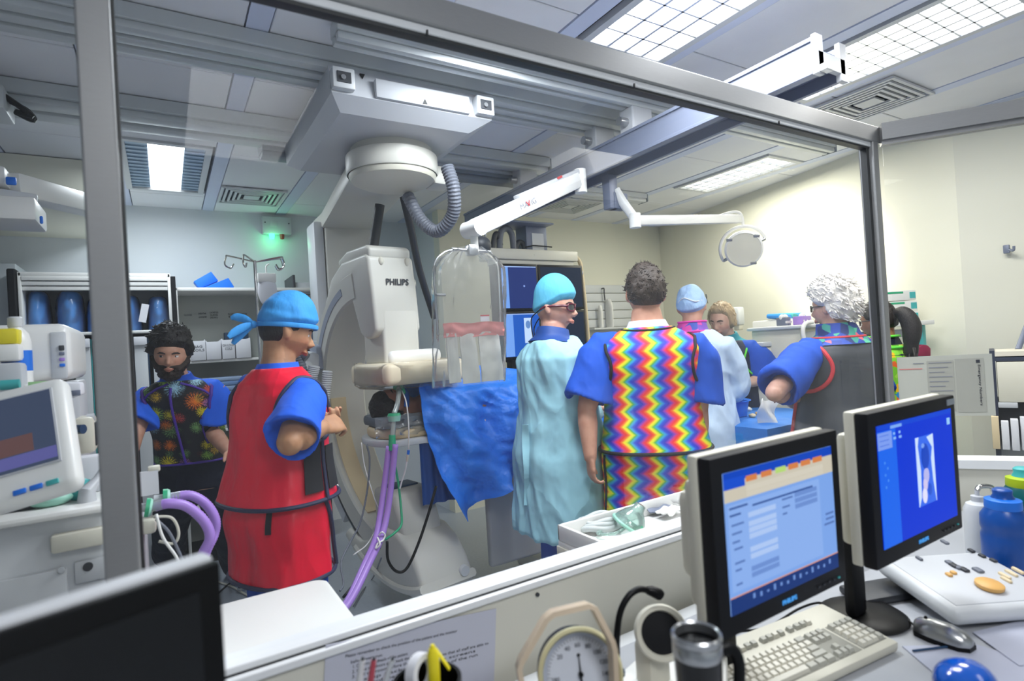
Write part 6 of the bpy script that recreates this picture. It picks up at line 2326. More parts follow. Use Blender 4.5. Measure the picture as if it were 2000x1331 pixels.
# lilac loop hoses of the machine
t = thing('loop_hoses', 'pair of lilac hoses looping out of green couplings on the anaesthetic machine', 'hose', P(300, 990, Y=YA))
o1 = [P(303, 990, Y=YA - 0.02), P(330, 984, Y=YA - 0.03), P(365, 990, Y=YA - 0.03), P(398, 1018, Y=YA - 0.03), P(410, 1050, Y=YA - 0.03), P(395, 1085, Y=YA - 0.03), P(380, 1130, Y=YA - 0.03)]
o2 = [P(330, 974, Y=YA + 0.04), P(370, 968, Y=YA + 0.04), P(402, 985, Y=YA + 0.04), P(420, 1015, Y=YA + 0.04), P(418, 1045, Y=YA + 0.04), P(402, 1080, Y=YA + 0.02), P(390, 1130, Y=YA + 0.02)]
for o_ in (o1, o2):
    pts = curve(o_, 14)
    MB().tube(pts, [0.0145 if i % 2 else 0.0132 for i in range(len(pts))], 12).build('lilac_hose', M['purple'], t, 180)
for q, q2, q3 in ((P(284, 992, Y=YA - 0.02), P(292, 992, Y=YA - 0.02), P(318, 986, Y=YA - 0.03)), (P(318, 974, Y=YA + 0.04), P(327, 973, Y=YA + 0.04), P(352, 969, Y=YA + 0.04))):
    MB().cyl(q, q2, 0.026, 0.026, 20).build('green_coupling', M['green'], t)
    MB().cyl(q2, q2 + (q2 - q) * 0.6, 0.026, 0.022, 20).build('clear_coupling', M['mint'], t)
    MB().cyl(q2, q3, 0.013, 0.014, 16).build('hose_cuff', M['tubeclear'], t)
    MB().cyl(q - (q2 - q) * 2.0, q, 0.012, 0.012, 14).build('port', M['carriage'], t)
for k, pp in enumerate(([(300, 1010), (335, 1012), (349, 1040), (340, 1062), (310, 1058)], [(305, 1015), (330, 1040), (350, 1080), (362, 1110)], [(305, 1005), (318, 1050), (345, 1090), (352, 1120)])):
    cable('sensor_lead', ['cream looped sensor lead below the green couplings', 'thin grey sensor lead beside the machine hoses', 'thin white sensor lead hanging next to the machine'][k], 'cable', [P(a, b, Y=YA - 0.04 - 0.01 * k) for a, b in pp], 0.004, [M['cream'], M['rubber'], M['white']][k])

# pendant arm at far left
YP = 3.2
t = thing('ceiling_pendant', 'white wall-mounted jointed pendant arm with blue end marks at upper left', 'pendant', P(40, 420, Y=YP))
MB().box2((P(-80, 400, Y=YP).x, YP - 0.1, P(20, 372, Y=YP).z), (P(24, 400, Y=YP).x, YP + 0.15, P(10, 336, Y=YP).z), 0.015).build('upper_block', M['white'], t)
MB().bar(P(10, 360, Y=YP), P(185, 405, Y=YP + 0.55), 0.12, 0.10, 0.012).build('upper_arm', M['white'], t)
MB().bar(P(-60, 375, Y=YP - 0.05), P(72, 395, Y=YP), 0.10, 0.05, 0.01).build('middle_arm', M['white2'], t)
MB().box2((P(-80, 400, Y=YP).x, YP - 0.12, P(40, 440, Y=YP).z), (P(80, 420, Y=YP).x, YP + 0.15, P(40, 396, Y=YP).z), 0.012).build('lower_arm', M['white'], t)
for a, b in ((22, 354), (81, 430)):
    q = P(a, b, Y=YP - 0.11)
    MB().box((q.x, q.y - 0.002, q.z), (0.035 if a < 50 else 0.012, 0.012, 0.035), 0.006).build('blue_mark', M['blue'], t)

# ================================================================== BACK WALL, LEFT
# roller-front cupboard with padded bags
YC = 4.72
cz0, cz1 = P(190, 648, Y=YC).z, P(190, 533, Y=YC).z
cx0, cx1 = P(36, 600, Y=YC).x, P(336, 600, Y=YC).x
t = thing('roller_cupboard', 'white roller-front cupboard holding blue padded aprons against the back wall', 'cupboard', ((cx0 + cx1) / 2, YC + 0.2, 0))
MB().box2((cx0, YC, cz1 - 0.03), (cx1, WB, cz1), 0.005).build('top', M['white'], t)
MB().box2((cx0, YC, cz0 - 0.02), (cx1, WB, cz0), 0.005).build('bottom_shelf', M['white'], t)
for x in (cx0, cx1 - 0.02):
    MB().box2((x, YC, cz0), (x + 0.02, WB, cz1), 0.004).build('side_panel', M['white'], t)
MB().box2((cx0 + 0.02, WB - 0.03, cz0), (cx1 - 0.02, WB, cz1)).build('back_panel', M['rail'], t, 0)
for k in range(3):
    MB().box2((cx0 + 0.02, YC - 0.004 + 0.008 * k, cz1 - 0.055 - 0.032 * k), (cx1 - 0.02, YC + 0.01 + 0.008 * k, cz1 - 0.028 - 0.032 * k), 0.004).build('shutter_slat', M['white'], t)
MB().box2((cx1 + 0.0, YC - 0.01, cz0 - 0.7), (cx1 + 0.03, WB, cz1 - 0.02), 0.003).build('dark_edge', M['blackmat'], t, 0)
MB().box2((cx0 - 0.05, YC - 0.01, 0.0), (cx0 - 0.004, WB, cz1 + 0.02), 0.01).build('dark_edge', M['blackmat'], t, 0)
# apron racks below: tall white panels with dark gaps
for k, (a, b, c) in enumerate(((148, 180, 0), (186, 212, 0), (245, 258, 1), (266, 292, 1), (302, 328, 1))):
    x0, x1 = P(a, 760, Y=YC).x, P(b, 760, Y=YC).x
    w = thing('storage_bay', ['tall white storage bay with a scribbled sheet, left of the window post', 'tall white storage bay right beside the window post, left side', 'narrow white storage bay just right of the window post', 'tall white storage bay behind the bearded person, second right of the post', 'tall white storage bay touching the dark cupboard edge'][k], 'storage bay', ((x0 + x1) / 2, YC + 0.1, 0))
    MB().box2((x0, YC + 0.02, 0.05), (x1, WB - 0.02, cz0 - 0.045), 0.006).build('bay_door', M['white2'], w)
    MB().box2((x0, YC - 0.0, cz0 - 0.105), (x1, YC + 0.03, cz0 - 0.045), 0.004).build('label_plate', M['paper'], w)
    MB().box2((x1 + 0.002, YC + 0.03, 0.05), (x1 + 0.008, WB - 0.02, cz0 - 0.05)).build('edge_strip', M['teal'] if k != 3 else M['navy'], w, 0)
MB().box2((P(135, 700, Y=YC).x, YC + 0.15, 0.02), (cx1, WB - 0.01, cz0 - 0.03)).build('bay_back', M['dark'], t, 0)
# padded bags in film
for k, (a, b, c, d) in enumerate(((50, 98, 568, 648), (108, 165, 566, 650), (168, 205, 585, 648), (222, 276, 578, 646), (288, 331, 580, 646))):
    x0, x1 = P(a, 610, Y=YC + 0.15).x, P(b, 610, Y=YC + 0.15).x
    w = thing('padded_bag', ['blue padded apron in clear film, leftmost on the cupboard shelf', 'large blue padded apron in clear film, second from left on the cupboard shelf', 'blue padded apron half hidden behind the window post', 'blue film-wrapped apron just right of the window post', 'blue film-wrapped apron at the right end of the cupboard shelf'][k], 'padded bag', ((x0 + x1) / 2, YC + 0.18, cz0), group='film-wrapped blue aprons in the cupboard')
    zt2 = P(a, c, Y=YC + 0.15).z
    zt2 = min(zt2, cz1 - 0.11)
    cxm, hwm = (x0 + x1) / 2, (x1 - x0) / 2
    mb, mf = MB(), MB()
    rg, rf = [], []
    for i in range(11):
        u = i / 10
        z = cz0 + 0.002 + (zt2 - cz0 - 0.002) * math.sin(u * PI / 2)
        w_ = math.cos(u * PI / 2) ** 0.28 if u < 1 else 0.35
        w_ = max(w_, 0.35)
        ring, rin2 = [], []
        for j in range(28):
            th = 2 * PI * j / 28
            n_ = 1 + 0.12 * noise.noise(Vector((j * 0.5, i * 0.5, k * 4)))
            n2 = 1.05 + 0.16 * noise.noise(Vector((j * 0.9, i * 0.7, k * 4 + 9)))
            ring.append((cxm + hwm * 0.96 * w_ * n_ * math.cos(th), YC + 0.20 + 0.13 * w_ * n_ * math.sin(th), z))
            rin2.append((cxm + hwm * 1.0 * w_ * n2 * math.cos(th), YC + 0.20 + 0.15 * w_ * n2 * math.sin(th), z + 0.004))
        rg.append(ring)
        rf.append(rin2)
    mb.loft(rg)
    mb.build('pad', M['bluebag'], w, 70)
    mf.loft(rf, cap=False)
    mf.build('film_wrap', M['film'], w, 70)
    if k == 3:
        q = P(281, 612, Y=YC + 0.04)
        MB().box((q.x, q.y, q.z), (0.045, 0.004, 0.13), 0, (0, 0.2, 0)).build('paper_tag', M['paper'], w, 0)
# open shelf unit
YE = 4.80
sx0_, sx1_ = P(342, 600, Y=YE).x, P(622, 600, Y=YE).x
zt3 = P(480, 562, Y=YE).z
t = thing('open_shelving', 'pale open shelving unit with hand-lettered back panel behind the red-apron person', 'shelving', ((sx0_ + sx1_) / 2, YE + 0.2, 0))
MB().box2((sx0_, YE, zt3 - 0.025), (sx1_, WB, zt3), 0.004).build('top', M['white'], t)
MB().box2((sx0_, WB - 0.10, 0.05), (sx1_, WB - 0.08, zt3 - 0.025)).build('back_panel', mat('shelf_back', 'b4b8b2', 0.6, var=0.04), t, 0)
MB().box2((sx0_, YE, 0.05), (sx0_ + 0.02, WB, zt3), 0.003).build('side_panel', M['white'], t)
MB().box2((sx1_ - 0.02, YE, 0.05), (sx1_, WB, zt3), 0.003).build('side_panel', M['white'], t)
zsh = [P(420, 703, Y=YE).z, P(420, 775, Y=YE).z, P(420, 840, Y=YE).z, P(420, 905, Y=YE).z, P(440, 985, Y=YE).z]
for z in zsh:
    MB().box2((sx0_ + 0.02, YE, z - 0.02), (sx1_ - 0.02, WB - 0.1, z), 0.003).build('shelf', M['white'], t)
MB().box2((sx0_, YE + 0.03, 0.0), (sx1_, WB - 0.05, 0.09)).build('plinth', M['blackmat'], t, 0)
YL = WB - 0.1035
for s_, px, py, fit in (('GLOVES', 367, 616, 0.055), ('SHEATHS', 395, 613, 0.055), ('& CATHETERS', 396, 620, 0.055), ('CATHETERS', 418, 611, 0.062), ('GUIDES', 418, 616, 0.055), ('(NEURO)', 418, 621, 0.055), ('FLUSH', 452, 614, 0.048), ('BAGS', 452, 619, 0.04), ('PRESSURE', 476, 614, 0.05), ('BAGS', 476, 620, 0.04)):
    text(s_, 'shelf_lettering', P(px, py, Y=YL), (1, 0, 0), (0, 0, 1), 0.02, M['ink'], t, fit=fit)
for k, (a, b, s_) in enumerate(((372, 402, 'BAG\nCOILS'), (403, 432, ''), (434, 459, 'ON LOOP\nCOILS'), (461, 490, ''))):
    x0, x1 = P(a, 688, Y=YE).x, P(b, 688, Y=YE).x
    w = thing('shelf_bin', ['white lettered bin beside the head of the bearded person', 'blank white bin, second on the shelf', 'white lettered bin in front of the navy box', 'blank white bin next to the red shoulder'][k], 'bin', ((x0 + x1) / 2, YE + 0.1, zsh[0]), group='white bins on the shelf')
    zh = zsh[0] + (0.145 if k != 1 else 0.135)
    mb = MB()
    mb.box2((x0, YE - 0.01, zsh[0] + 0.001), (x1, YE + 0.0, zh), 0.002)
    mb.box2((x0, YE, zsh[0] + 0.001), (x0 + 0.006, YE + 0.25, zh + 0.01), 0.001)
    mb.box2((x1 - 0.006, YE, zsh[0] + 0.001), (x1, YE + 0.25, zh + 0.01), 0.001)
    mb.box2((x0, YE + 0.244, zsh[0] + 0.001), (x1, YE + 0.25, zh + 0.01), 0.001)
    mb.box2((x0, YE, zsh[0] + 0.001), (x1, YE + 0.25, zsh[0] + 0.007), 0.001)
    mb.build('bin_body', M['paper'], w)
    if s_:
        text(s_, 'lettering', ((x0 + x1) / 2, YE - 0.0108, zsh[0] + 0.09), (1, 0, 0), (0, 0, 1), 0.026, M['ink'], w, fit=0.08)
a, b = P(438, 650, Y=YE + 0.28), P(487, 690, Y=YE + 0.28)
t = thing('navy_carton', 'navy cardboard carton with a pale blue swoosh behind the white bins', 'box', ((a.x + b.x) / 2, YE + 0.3, zsh[0]))
MB().box2((a.x, YE + 0.27, zsh[0] + 0.001), (b.x, YE + 0.40, a.z), 0.003).build('carton', M['navy'], t)
MB().tube(curve([(a.x + 0.01, YE + 0.268, a.z - 0.11), (a.x + 0.06, YE + 0.268, a.z - 0.07), (a.x + 0.13, YE + 0.268, a.z - 0.05)], 5), 0.006, 6, ry=0.001).build('swoosh', mat('swoosh', '2a8cb8', 0.5), t)
for dz, w__ in ((0.02, 0.05), (0.10, 0.08), (0.13, 0.06)):
    MB().box2((b.x - 0.03 - w__, YE + 0.2675, a.z - dz - 0.008), (b.x - 0.02, YE + 0.27, a.z - dz)).build('print_line', M['beam'], t, 0)
# packs lying on the lower shelves
for i, (z0, m_, cnt, cols_) in enumerate(((zsh[1], 'pack', 4, ['7f9fc8', '8fa8cc', '6d8fc0', '9ab0d0']), (zsh[2], 'pack', 4, ['b8bcc0', 'c4c8ca', '7d8894', 'd0d2d4']), (zsh[3], 'pack', 3, ['cfd0d0', 'c0c2c0', 'd8d8d4']))):
    zz = z0 + 0.001
    for k in range(cnt):
        x0 = P(392, 740, Y=YE).x + random.uniform(-0.02, 0.02)
        x1 = P(470, 740, Y=YE).x + random.uniform(-0.03, 0.03)
        h_ = 0.030 + random.uniform(0, 0.012)
        o = MB().box2((x0, YE + 0.02, zz), (x1, YE + 0.3, zz + h_), 0.009).build('sterile_pack', mat('pack_%d_%d' % (i, k), cols_[k % len(cols_)], 0.45, bump=0.3, bs=20), None)
        tag(o, ['blue-wrapped', 'grey paper-wrapped', 'white paper-wrapped'][i] + ' sterile pack, ' + ['bottom', 'second', 'third', 'top'][k] + ' of its pile on the ' + ['upper', 'middle', 'lower'][i] + ' open shelf', 'packet', 'sterile packs on the open shelves')
        zz += h_ + 0.001
# blue foam wedges on top
for k, (pp, lab) in enumerate((([(378, 543), (412, 524), (426, 542), (390, 558)], 'dark blue foam block leaning on the wedge on top of the shelving'),
                               ([(395, 559), (446, 539), (457, 556), (456, 559)], 'blue foam wedge lying on top of the shelving'),
                               ([(420, 536), (433, 530), (441, 541), (426, 550)], 'small blue foam block peeking between the foam pieces on the shelving'))):
    yk = YE + 0.10 + 0.13 * (k if k != 1 else -0.4)
    q = [P(a, b, Y=yk) for a, b in pp]
    zmin = min(v.z for v in q)
    tag(MB().prism([(v.x, v.z - zmin + zt3 + 0.001) for v in q], (0, yk, 0), (1, 0, 0), (0, 0, 1), (0, 1, 0), 0.11, 0.004).build('foam_block', M['bluefoam']), lab, 'foam block', 'blue foam blocks on the shelving')
# infusion stand
YI = 4.2
q = P(498, 520, Y=YI)
t = thing('infusion_stand', 'chrome infusion stand with four hooks behind the red-apron person', 'stand', (q.x, YI, 0))
zi = P(498, 512, Y=YI).z
MB().cyl((q.x, YI, 0.05), (q.x, YI, zi + 0.01), 0.011).build('pole', M['chrome'], t)
for a in (200, 245, 20, 335):
    d = Vector((math.cos(R(a)), math.sin(R(a)) * 0.6, 0)) * 0.19
    o_ = Vector((q.x, YI, zi))
    MB().tube(curve([o_, o_ + d * 0.9 + Vector((0, 0, 0.03)), o_ + d + Vector((0, 0, 0.02)), o_ + d * 1.05 + Vector((0, 0, -0.03)), o_ + d * 0.86 + Vector((0, 0, -0.05)), o_ + d * 0.75 + Vector((0, 0, -0.02))], 5), 0.0055, 8).build('hook', M['chrome'], t)
for a in range(0, 360, 72):
    MB().bar((q.x, YI, 0.06), (q.x + 0.28 * math.cos(R(a)), YI + 0.28 * math.sin(R(a)), 0.03), 0.03, 0.02, 0.005).build('foot', M['chrome'], t)
q2 = P(522, 545, Y=YI - 0.03)
t = thing('infusion_bag', 'white infusion bag hanging from the stand behind the blue cap', 'infusion bag', (q2.x, YI - 0.03, q2.z - 0.1))
a, b = P(501, 535, Y=YI - 0.03), P(543, 600, Y=YI - 0.03)
MB().ell(((a.x + b.x) / 2, YI - 0.03, (a.z + b.z) / 2), ((b.x - a.x) / 2, 0.022, (a.z - b.z) / 2)).build('bag', M['paper'], t)
MB().box2((a.x + 0.004, YI - 0.05, a.z - 0.06), (b.x - 0.004, YI - 0.015, a.z + 0.005), 0.008).build('bag_top', M['white'], t)
MB().tube(curve([((a.x + b.x) / 2, YI - 0.03, a.z), ((a.x + b.x) / 2, YI - 0.03, a.z + 0.05), ((a.x + b.x) / 2 + 0.02, YI - 0.03, a.z + 0.07)], 4), 0.005, 8).build('hanger', M['white'], t)
# wall box with lamps
a, b = P(512, 422, Y=WB - 0.08), P(570, 458, Y=WB - 0.08)
t = thing('warning_box', 'grey wall box with a glowing green lamp and an unlit red lamp below', 'warning light', ((a.x + b.x) / 2, WB - 0.04, b.z))
MB().box2((a.x, WB - 0.08, b.z), (b.x, WB, a.z), 0.006).build('box', M['carriage'], t)
MB().box((a.x + 0.09, WB - 0.082, (a.z + b.z) / 2 + 0.01), (0.06, 0.006, 0.05), 0.002).build('inset', M['rail'], t)
for xx in (a.x + 0.02, b.x - 0.02):
    MB().cyl((xx, WB - 0.079, (a.z + b.z) / 2 + 0.02), (xx, WB - 0.084, (a.z + b.z) / 2 + 0.02), 0.006, n=10).build('screw', M['dark'], t)
q = P(531, 461, Y=WB - 0.05)
MB().lathe((q.x, q.y, q.z), [(0.0, -0.03), (0.018, -0.025), (0.022, 0.0), (0.022, 0.02)], 20).build('green_lamp', M['greengel'], t, 180)
q3 = P(551, 462, Y=WB - 0.05)
MB().lathe((q3.x, q3.y, q3.z), [(0.0, -0.028), (0.016, -0.023), (0.02, 0.0), (0.02, 0.02)], 20).build('red_lamp', mat('red_lamp', '8c3020', 0.3), t, 180)
pl = bpy.data.lights.new('green_glow', 'POINT')
pl.energy = 0.5
pl.color = (0.15, 1.0, 0.4)
pl.shadow_soft_size = 0.02
po = bpy.data.objects.new('green_glow', pl)
po.location = (q.x, q.y - 0.07, q.z - 0.05)
C.objects.link(po)
# dark cabinet right of the shelving
YK = 4.9
x0, x1 = P(580, 620, Y=YK).x, P(640, 620, Y=YK).x
zk = P(600, 552, Y=YK).z
t = thing('supply_cabinet', 'grey supply cabinet with dark interior beside the X-ray column', 'cabinet', ((x0 + x1) / 2, YK + 0.1, 0))
MB().box2((x0, WB - 0.12, 0.02), (x1, WB - 0.02, zk)).build('back', M['blackmat'], t, 0)
MB().box2((x0, YK, zk - 0.10), (x1, WB - 0.02, zk), 0.004).build('top_box', M['carriage'], t)
MB().box2((x0, YK, zk - 0.16), (x1, WB - 0.02, zk - 0.105), 0.004).build('rail', M['rail'], t)
MB().box2((x0 - 0.02, YK - 0.02, 0.02), (x0, WB, zk + 0.06), 0.004).build('side', M['dark'], t)
for k, dz in enumerate((0.48, 0.62, 0.80)):
    MB().box2((x0, YK + 0.02, zk - dz - 0.015), (x1, WB - 0.05, zk - dz), 0.003).build('shelf', M['rail'], t)
for k, (dz, m_, lab) in enumerate(((0.48, M['beam'], 'small blue-grey box on the upper shelf of the dark cabinet'), (0.62, M['paper'], 'white box on the middle shelf of the dark cabinet'), (0.80, M['white2'], 'white box on the lower shelf of the dark cabinet'))):
    tag(MB().box2((x0 + 0.03, YK + 0.05, zk - dz + 0.001), (x0 + 0.16, YK + 0.2, zk - dz + 0.085), 0.004).build('small_box', m_), lab, 'box')
# bench with white box left of the column
a = P(560, 715, Y=4.6)

# ================================================================== BACK WALL, RIGHT
YB = WB2
x0, x1 = P(1142, 600, Y=YB).x, P(1232, 600, Y=YB).x
z0, z1 = P(1185, 690, Y=YB).z, P(1185, 557, Y=YB).z
t = thing('slat_panel', 'pale grey slatted wall board behind the shoulder of the rainbow apron', 'wall board', ((x0 + x1) / 2, YB - 0.02, z0))
nsl = 8
for k in range(nsl):
    a, b = z0 + (z1 - z0) * k / nsl, z0 + (z1 - z0) * (k + 1) / nsl
    MB().box2((x0, YB - 0.022, a + 0.004), (x1, YB - 0.002, b - 0.004), 0.004).build('slat', M['carriage'] if False else M['white2'], t)
zl_ = P(1185, 640, Y=YB - 0.08).z
MB().box2((x0, YB - 0.14, zl_ - 0.02), (x1, YB - 0.001, zl_ - 0.001), 0.003).build('ledge', M['white2'], t)
q = P(1180, 573, Y=YB - 0.06)
t = thing('hanging_hook', 'dark hook on the slatted board', 'hook', q)
MB().tube(curve([(q.x, YB - 0.02, q.z + 0.05), (q.x, YB - 0.06, q.z + 0.05), (q.x, YB - 0.06, q.z), (q.x + 0.005, YB - 0.06, q.z - 0.08)], 5), 0.007, 8).build('hook_wire', M['dark'], t)
for k, (a, b, c, d) in enumerate(((1180, 1200, 584, 640), (1168, 1179, 597, 640))):
    p0, p1 = P(a, c, Y=YB - 0.08), P(b, d, Y=YB - 0.08)
    mb = MB()
    mb.tube([((p0.x + p1.x) / 2, YB - 0.08, p0.z + (p1.z - p0.z) * u) for u in (0, 0.08, 0.3, 0.7, 1)], [0.01, (p1.x - p0.x) * 0.35, (p1.x - p0.x) / 2, (p1.x - p0.x) / 2, (p1.x - p0.x) / 2], 16, ry=[0.02] * 5)
    tag(mb.build('plastic_bottle', M['white'], None, 60), ['tall white plastic bottle in front of the slatted board', 'short white plastic bottle left of the taller one by the slatted board'][k], 'bottle')
# wall dispenser
q = P(1441, 618, X=4.86)
q = P(1441, 618, D=5.0)
t = thing('wall_dispenser', 'small white soap dispenser on the wall beside the blond head', 'dispenser', q)
MB().box(q, (0.09, 0.08, 0.16), 0.015).build('body', M['white2'], t)
MB().box(q - Vector((0, 0, 0.10)), (0.06, 0.06, 0.05), 0.012).build('nozzle', M['cream'], t)
q = P(1480, 690, D=4.2)
t = thing('waste_bin', 'pale bin standing behind the arm of the blond person', 'bin', (q.x, q.y, 0))
MB().box2((q.x - 0.14, q.y - 0.14, 0.0), (q.x + 0.14, q.y + 0.14, P(1480, 672, D=4.2).z - 0.02), 0.02).build('body', M['cream'], t)
MB().box2((q.x - 0.15, q.y - 0.15, P(1480, 672, D=4.2).z - 0.02), (q.x + 0.15, q.y + 0.15, P(1480, 668, D=4.2).z), 0.01).build('lid', M['carriage'], t)
# trolley on the right with boxes
DT = 3.95
a = P(1525, 640, D=DT)
t = thing('equipment_trolley', 'cream equipment trolley with curved handle behind the white-haired person', 'trolley', (a.x + 0.15, a.y, 0))
ztr = P(1560, 635, D=DT).z
MB().box2((a.x + 0.03, a.y - 0.12, 0.1), (a.x + 0.46, a.y + 0.26, ztr - 0.02), 0.015).build('body', M['cream'], t)
MB().box2((a.x, a.y - 0.16, ztr - 0.025), (a.x + 0.50, a.y + 0.28, ztr), 0.012).build('top', M['white2'], t)
MB().box2((a.x + 0.07, a.y - 0.125, ztr - 0.20), (a.x + 0.42, a.y - 0.118, ztr - 0.05), 0.003).build('screen_panel', M['carriage'], t)
MB().tube(curve([(a.x + 0.08, a.y - 0.18, ztr + 0.012), (a.x + 0.0, a.y - 0.18, ztr + 0.005), (a.x - 0.035, a.y - 0.18, ztr - 0.04), (a.x - 0.02, a.y - 0.18, ztr - 0.14), (a.x + 0.02, a.y - 0.18, ztr - 0.24)], 6), 0.014, 10).build('curved_handle', M['white'], t)
q0, q1 = P(1545, 618, D=DT), P(1568, 642, D=DT)
for k, (px0, px1, py0, m_, lab) in enumerate(((1544, 1556, 621, M['beam'], 'blue patterned glove box on the trolley, left of the pair'), (1556, 1567, 620, M['beam'], 'blue patterned glove box on the trolley, right of the pair'), (1557, 1595, 633, M['purple'], 'purple tissue box lying on the trolley'))):
    x0 = P(px0, 640, D=DT).x
    x1 = P(px1, 640, D=DT).x
    h_ = P(px0, py0, D=DT).z - ztr
    b_ = thing('supply_box', lab, 'box', ((x0 + x1) / 2, a.y, ztr))
    yk = a.y - 0.10 + 0.10 * (k < 2)
    MB().box2((x0, yk, ztr + 0.001), (x1 - 0.004, yk + 0.07, ztr + max(0.06, h_)), 0.003).build('carton', m_, b_)
    MB().ell(((x0 + x1) / 2, yk + 0.035, ztr + max(0.06, h_)), (0.025, 0.02, 0.022), nu=12, nv=8).build('tissue', M['white'], b_)
    for j in range(3):
        MB().cyl((x0 + (x1 - x0) * (j + 0.5) / 3, yk - 0.001, ztr + 0.025), (x0 + (x1 - x0) * (j + 0.5) / 3, yk - 0.003, ztr + 0.025), 0.009, n=10).build('printed_dot', M['white'], b_)
# wall cabinet behind
q = P(1512, 618, D=4.45)
t = thing('wall_cabinet', 'white low wall cabinet with blue folded cloths behind the trolley', 'cabinet', (q.x + 0.2, q.y, 0))
zc = P(1545, 628, D=4.45).z + 0.02
MB().box2((q.x, q.y - 0.1, 0.05), (q.x + 0.42, q.y + 0.2, zc), 0.01).build('body', M['white'], t)
MB().box2((q.x + 0.03, q.y - 0.11, 0.6), (q.x + 0.39, q.y - 0.10, zc - 0.05), 0.004).build('door', M['white2'], t)
for k, (px, dz, lab) in enumerate(((1528, 0.0, 'folded blue cloth at the left on the wall cabinet'), (1560, 0.02, 'folded blue cloth at the middle of the wall cabinet'), (1585, 0.03, 'folded blue cloth at the right end of the wall cabinet'))):
    qq = P(px, 622, D=4.45)
    tag(MB().box((qq.x + 0.03, q.y, zc + 0.022), (0.18, 0.14, 0.040), 0.015, (0.05, 0.08, 0.2 * k)).build('folded_cloth', M['bluebag'] if k != 1 else M['teal']), lab, 'cloth', 'folded blue cloths on the cabinet')
# teal frame with boxes behind the dark-haired person
DX = 3.70
a, b = P(1745, 634, D=DX), P(1800, 634, D=DX)
t = thing('teal_rack', 'white shelf on teal legs against the right wall behind the ponytail', 'rack', ((a.x + b.x) / 2, a.y, 0))
MB().bar((a.x - 0.3, a.y + 0.16, a.z), (b.x - 0.0, b.y, a.z), 0.22, 0.028, 0.004).build('shelf', M['white'], t)
for s_ in (0.0, 0.30):
    l0 = Vector((b.x - 0.02, b.y, 0)) + Vector((-s_, s_ * 0.45, 0))
    MB().box2((l0.x - 0.045, l0.y - 0.03, 0), (l0.x + 0.0, l0.y + 0.03, a.z - 0.014), 0.004).build('leg', M['teal'], t)
MB().bar((a.x - 0.26, a.y + 0.16, a.z - 0.06), (b.x - 0.03, b.y, a.z - 0.06), 0.03, 0.05, 0.004).build('apron', M['white2'], t)
for k, (z_, lab) in enumerate(((0.0, 'white and green glove carton, bottom of three on the teal-legged shelf'), (0.068, 'white and green glove carton, middle of three on the teal-legged shelf'), (0.136, 'white and green glove carton, top of three on the teal-legged shelf'))):
    b_ = thing('glove_carton', lab, 'box', (a.x - 0.05, a.y, a.z + 0.014 + z_), group='glove cartons on the teal-legged shelf')
    c_ = Vector((a.x + 0.03 - 0.01 * k, a.y + 0.0, a.z + 0.014 + z_ + 0.033))
    MB().box(c_, (0.24, 0.11, 0.064), 0.003, (0, 0, -0.45)).build('carton', M['white'], b_)
    Rz = Matrix.Rotation(-0.45, 3, 'Z')
    MB().box(c_ + Rz @ Vector((0.095, -0.056, 0)), (0.04, 0.002, 0.04), 0, (0, 0, -0.45)).build('teal_corner', M['teal'], b_, 0)
    MB().box(c_ + Rz @ Vector((-0.03, -0.056, 0.02)), (0.12, 0.002, 0.012), 0, (0, 0, -0.45)).build('print_band', M['green'] if k else M['beam'], b_, 0)
q = P(1806, 687, D=DX - 0.1)
t = tag(MB().prism([(-0.03, -0.03), (0.04, -0.03), (0.04, 0.02), (0.02, 0.04), (-0.01, 0.045), (-0.03, 0.03)], q, CX, CY, Vector((0, 1, 0)), 0.03, 0.004).build('crimson_sign', mat('crimson', '9c1848', 0.5)), 'small crimson tag beside the teal leg', 'tag')

# instrument table
zt4 = 0.92
t = thing('instrument_table', 'instrument table covered with a blue drape between the gowned and blond persons', 'table', (3.2, 2.25, 0))
MB().box2((2.85, 1.98, zt4 - 0.03), (3.62, 2.56, zt4), 0.01).build('table_top', M['steel'], t)
for x in (2.9, 3.57):
    for y in (2.03, 2.5):
        MB().cyl((x, y, 0), (x, y, zt4 - 0.03), 0.014).build('leg', M['steel'], t)


def tcl(u, v):
    x0, x1, y0, y1 = 2.83, 3.64, 1.96, 2.58
    a = v * 2 * PI
    k = min(1, u / 0.45)
    c_, s_ = math.cos(a), math.sin(a)
    sq = max(abs(c_), abs(s_))
    ux, uy = c_ / sq, s_ / sq
    h = max(0, (u - 0.45) / 0.55)
    fl = 0.02 * math.sin(a * 16) * h
    return ((x0 + x1) / 2 + ux * k * ((x1 - x0) / 2 + 0.012 + 0.03 * h + fl), (y0 + y1) / 2 + uy * k * ((y1 - y0) / 2 + 0.012 + 0.03 * h + fl), zt4 + 0.006 - 0.45 * h + 0.004 * noise.noise(Vector((ux * 4 * k, uy * 4 * k, 0))))


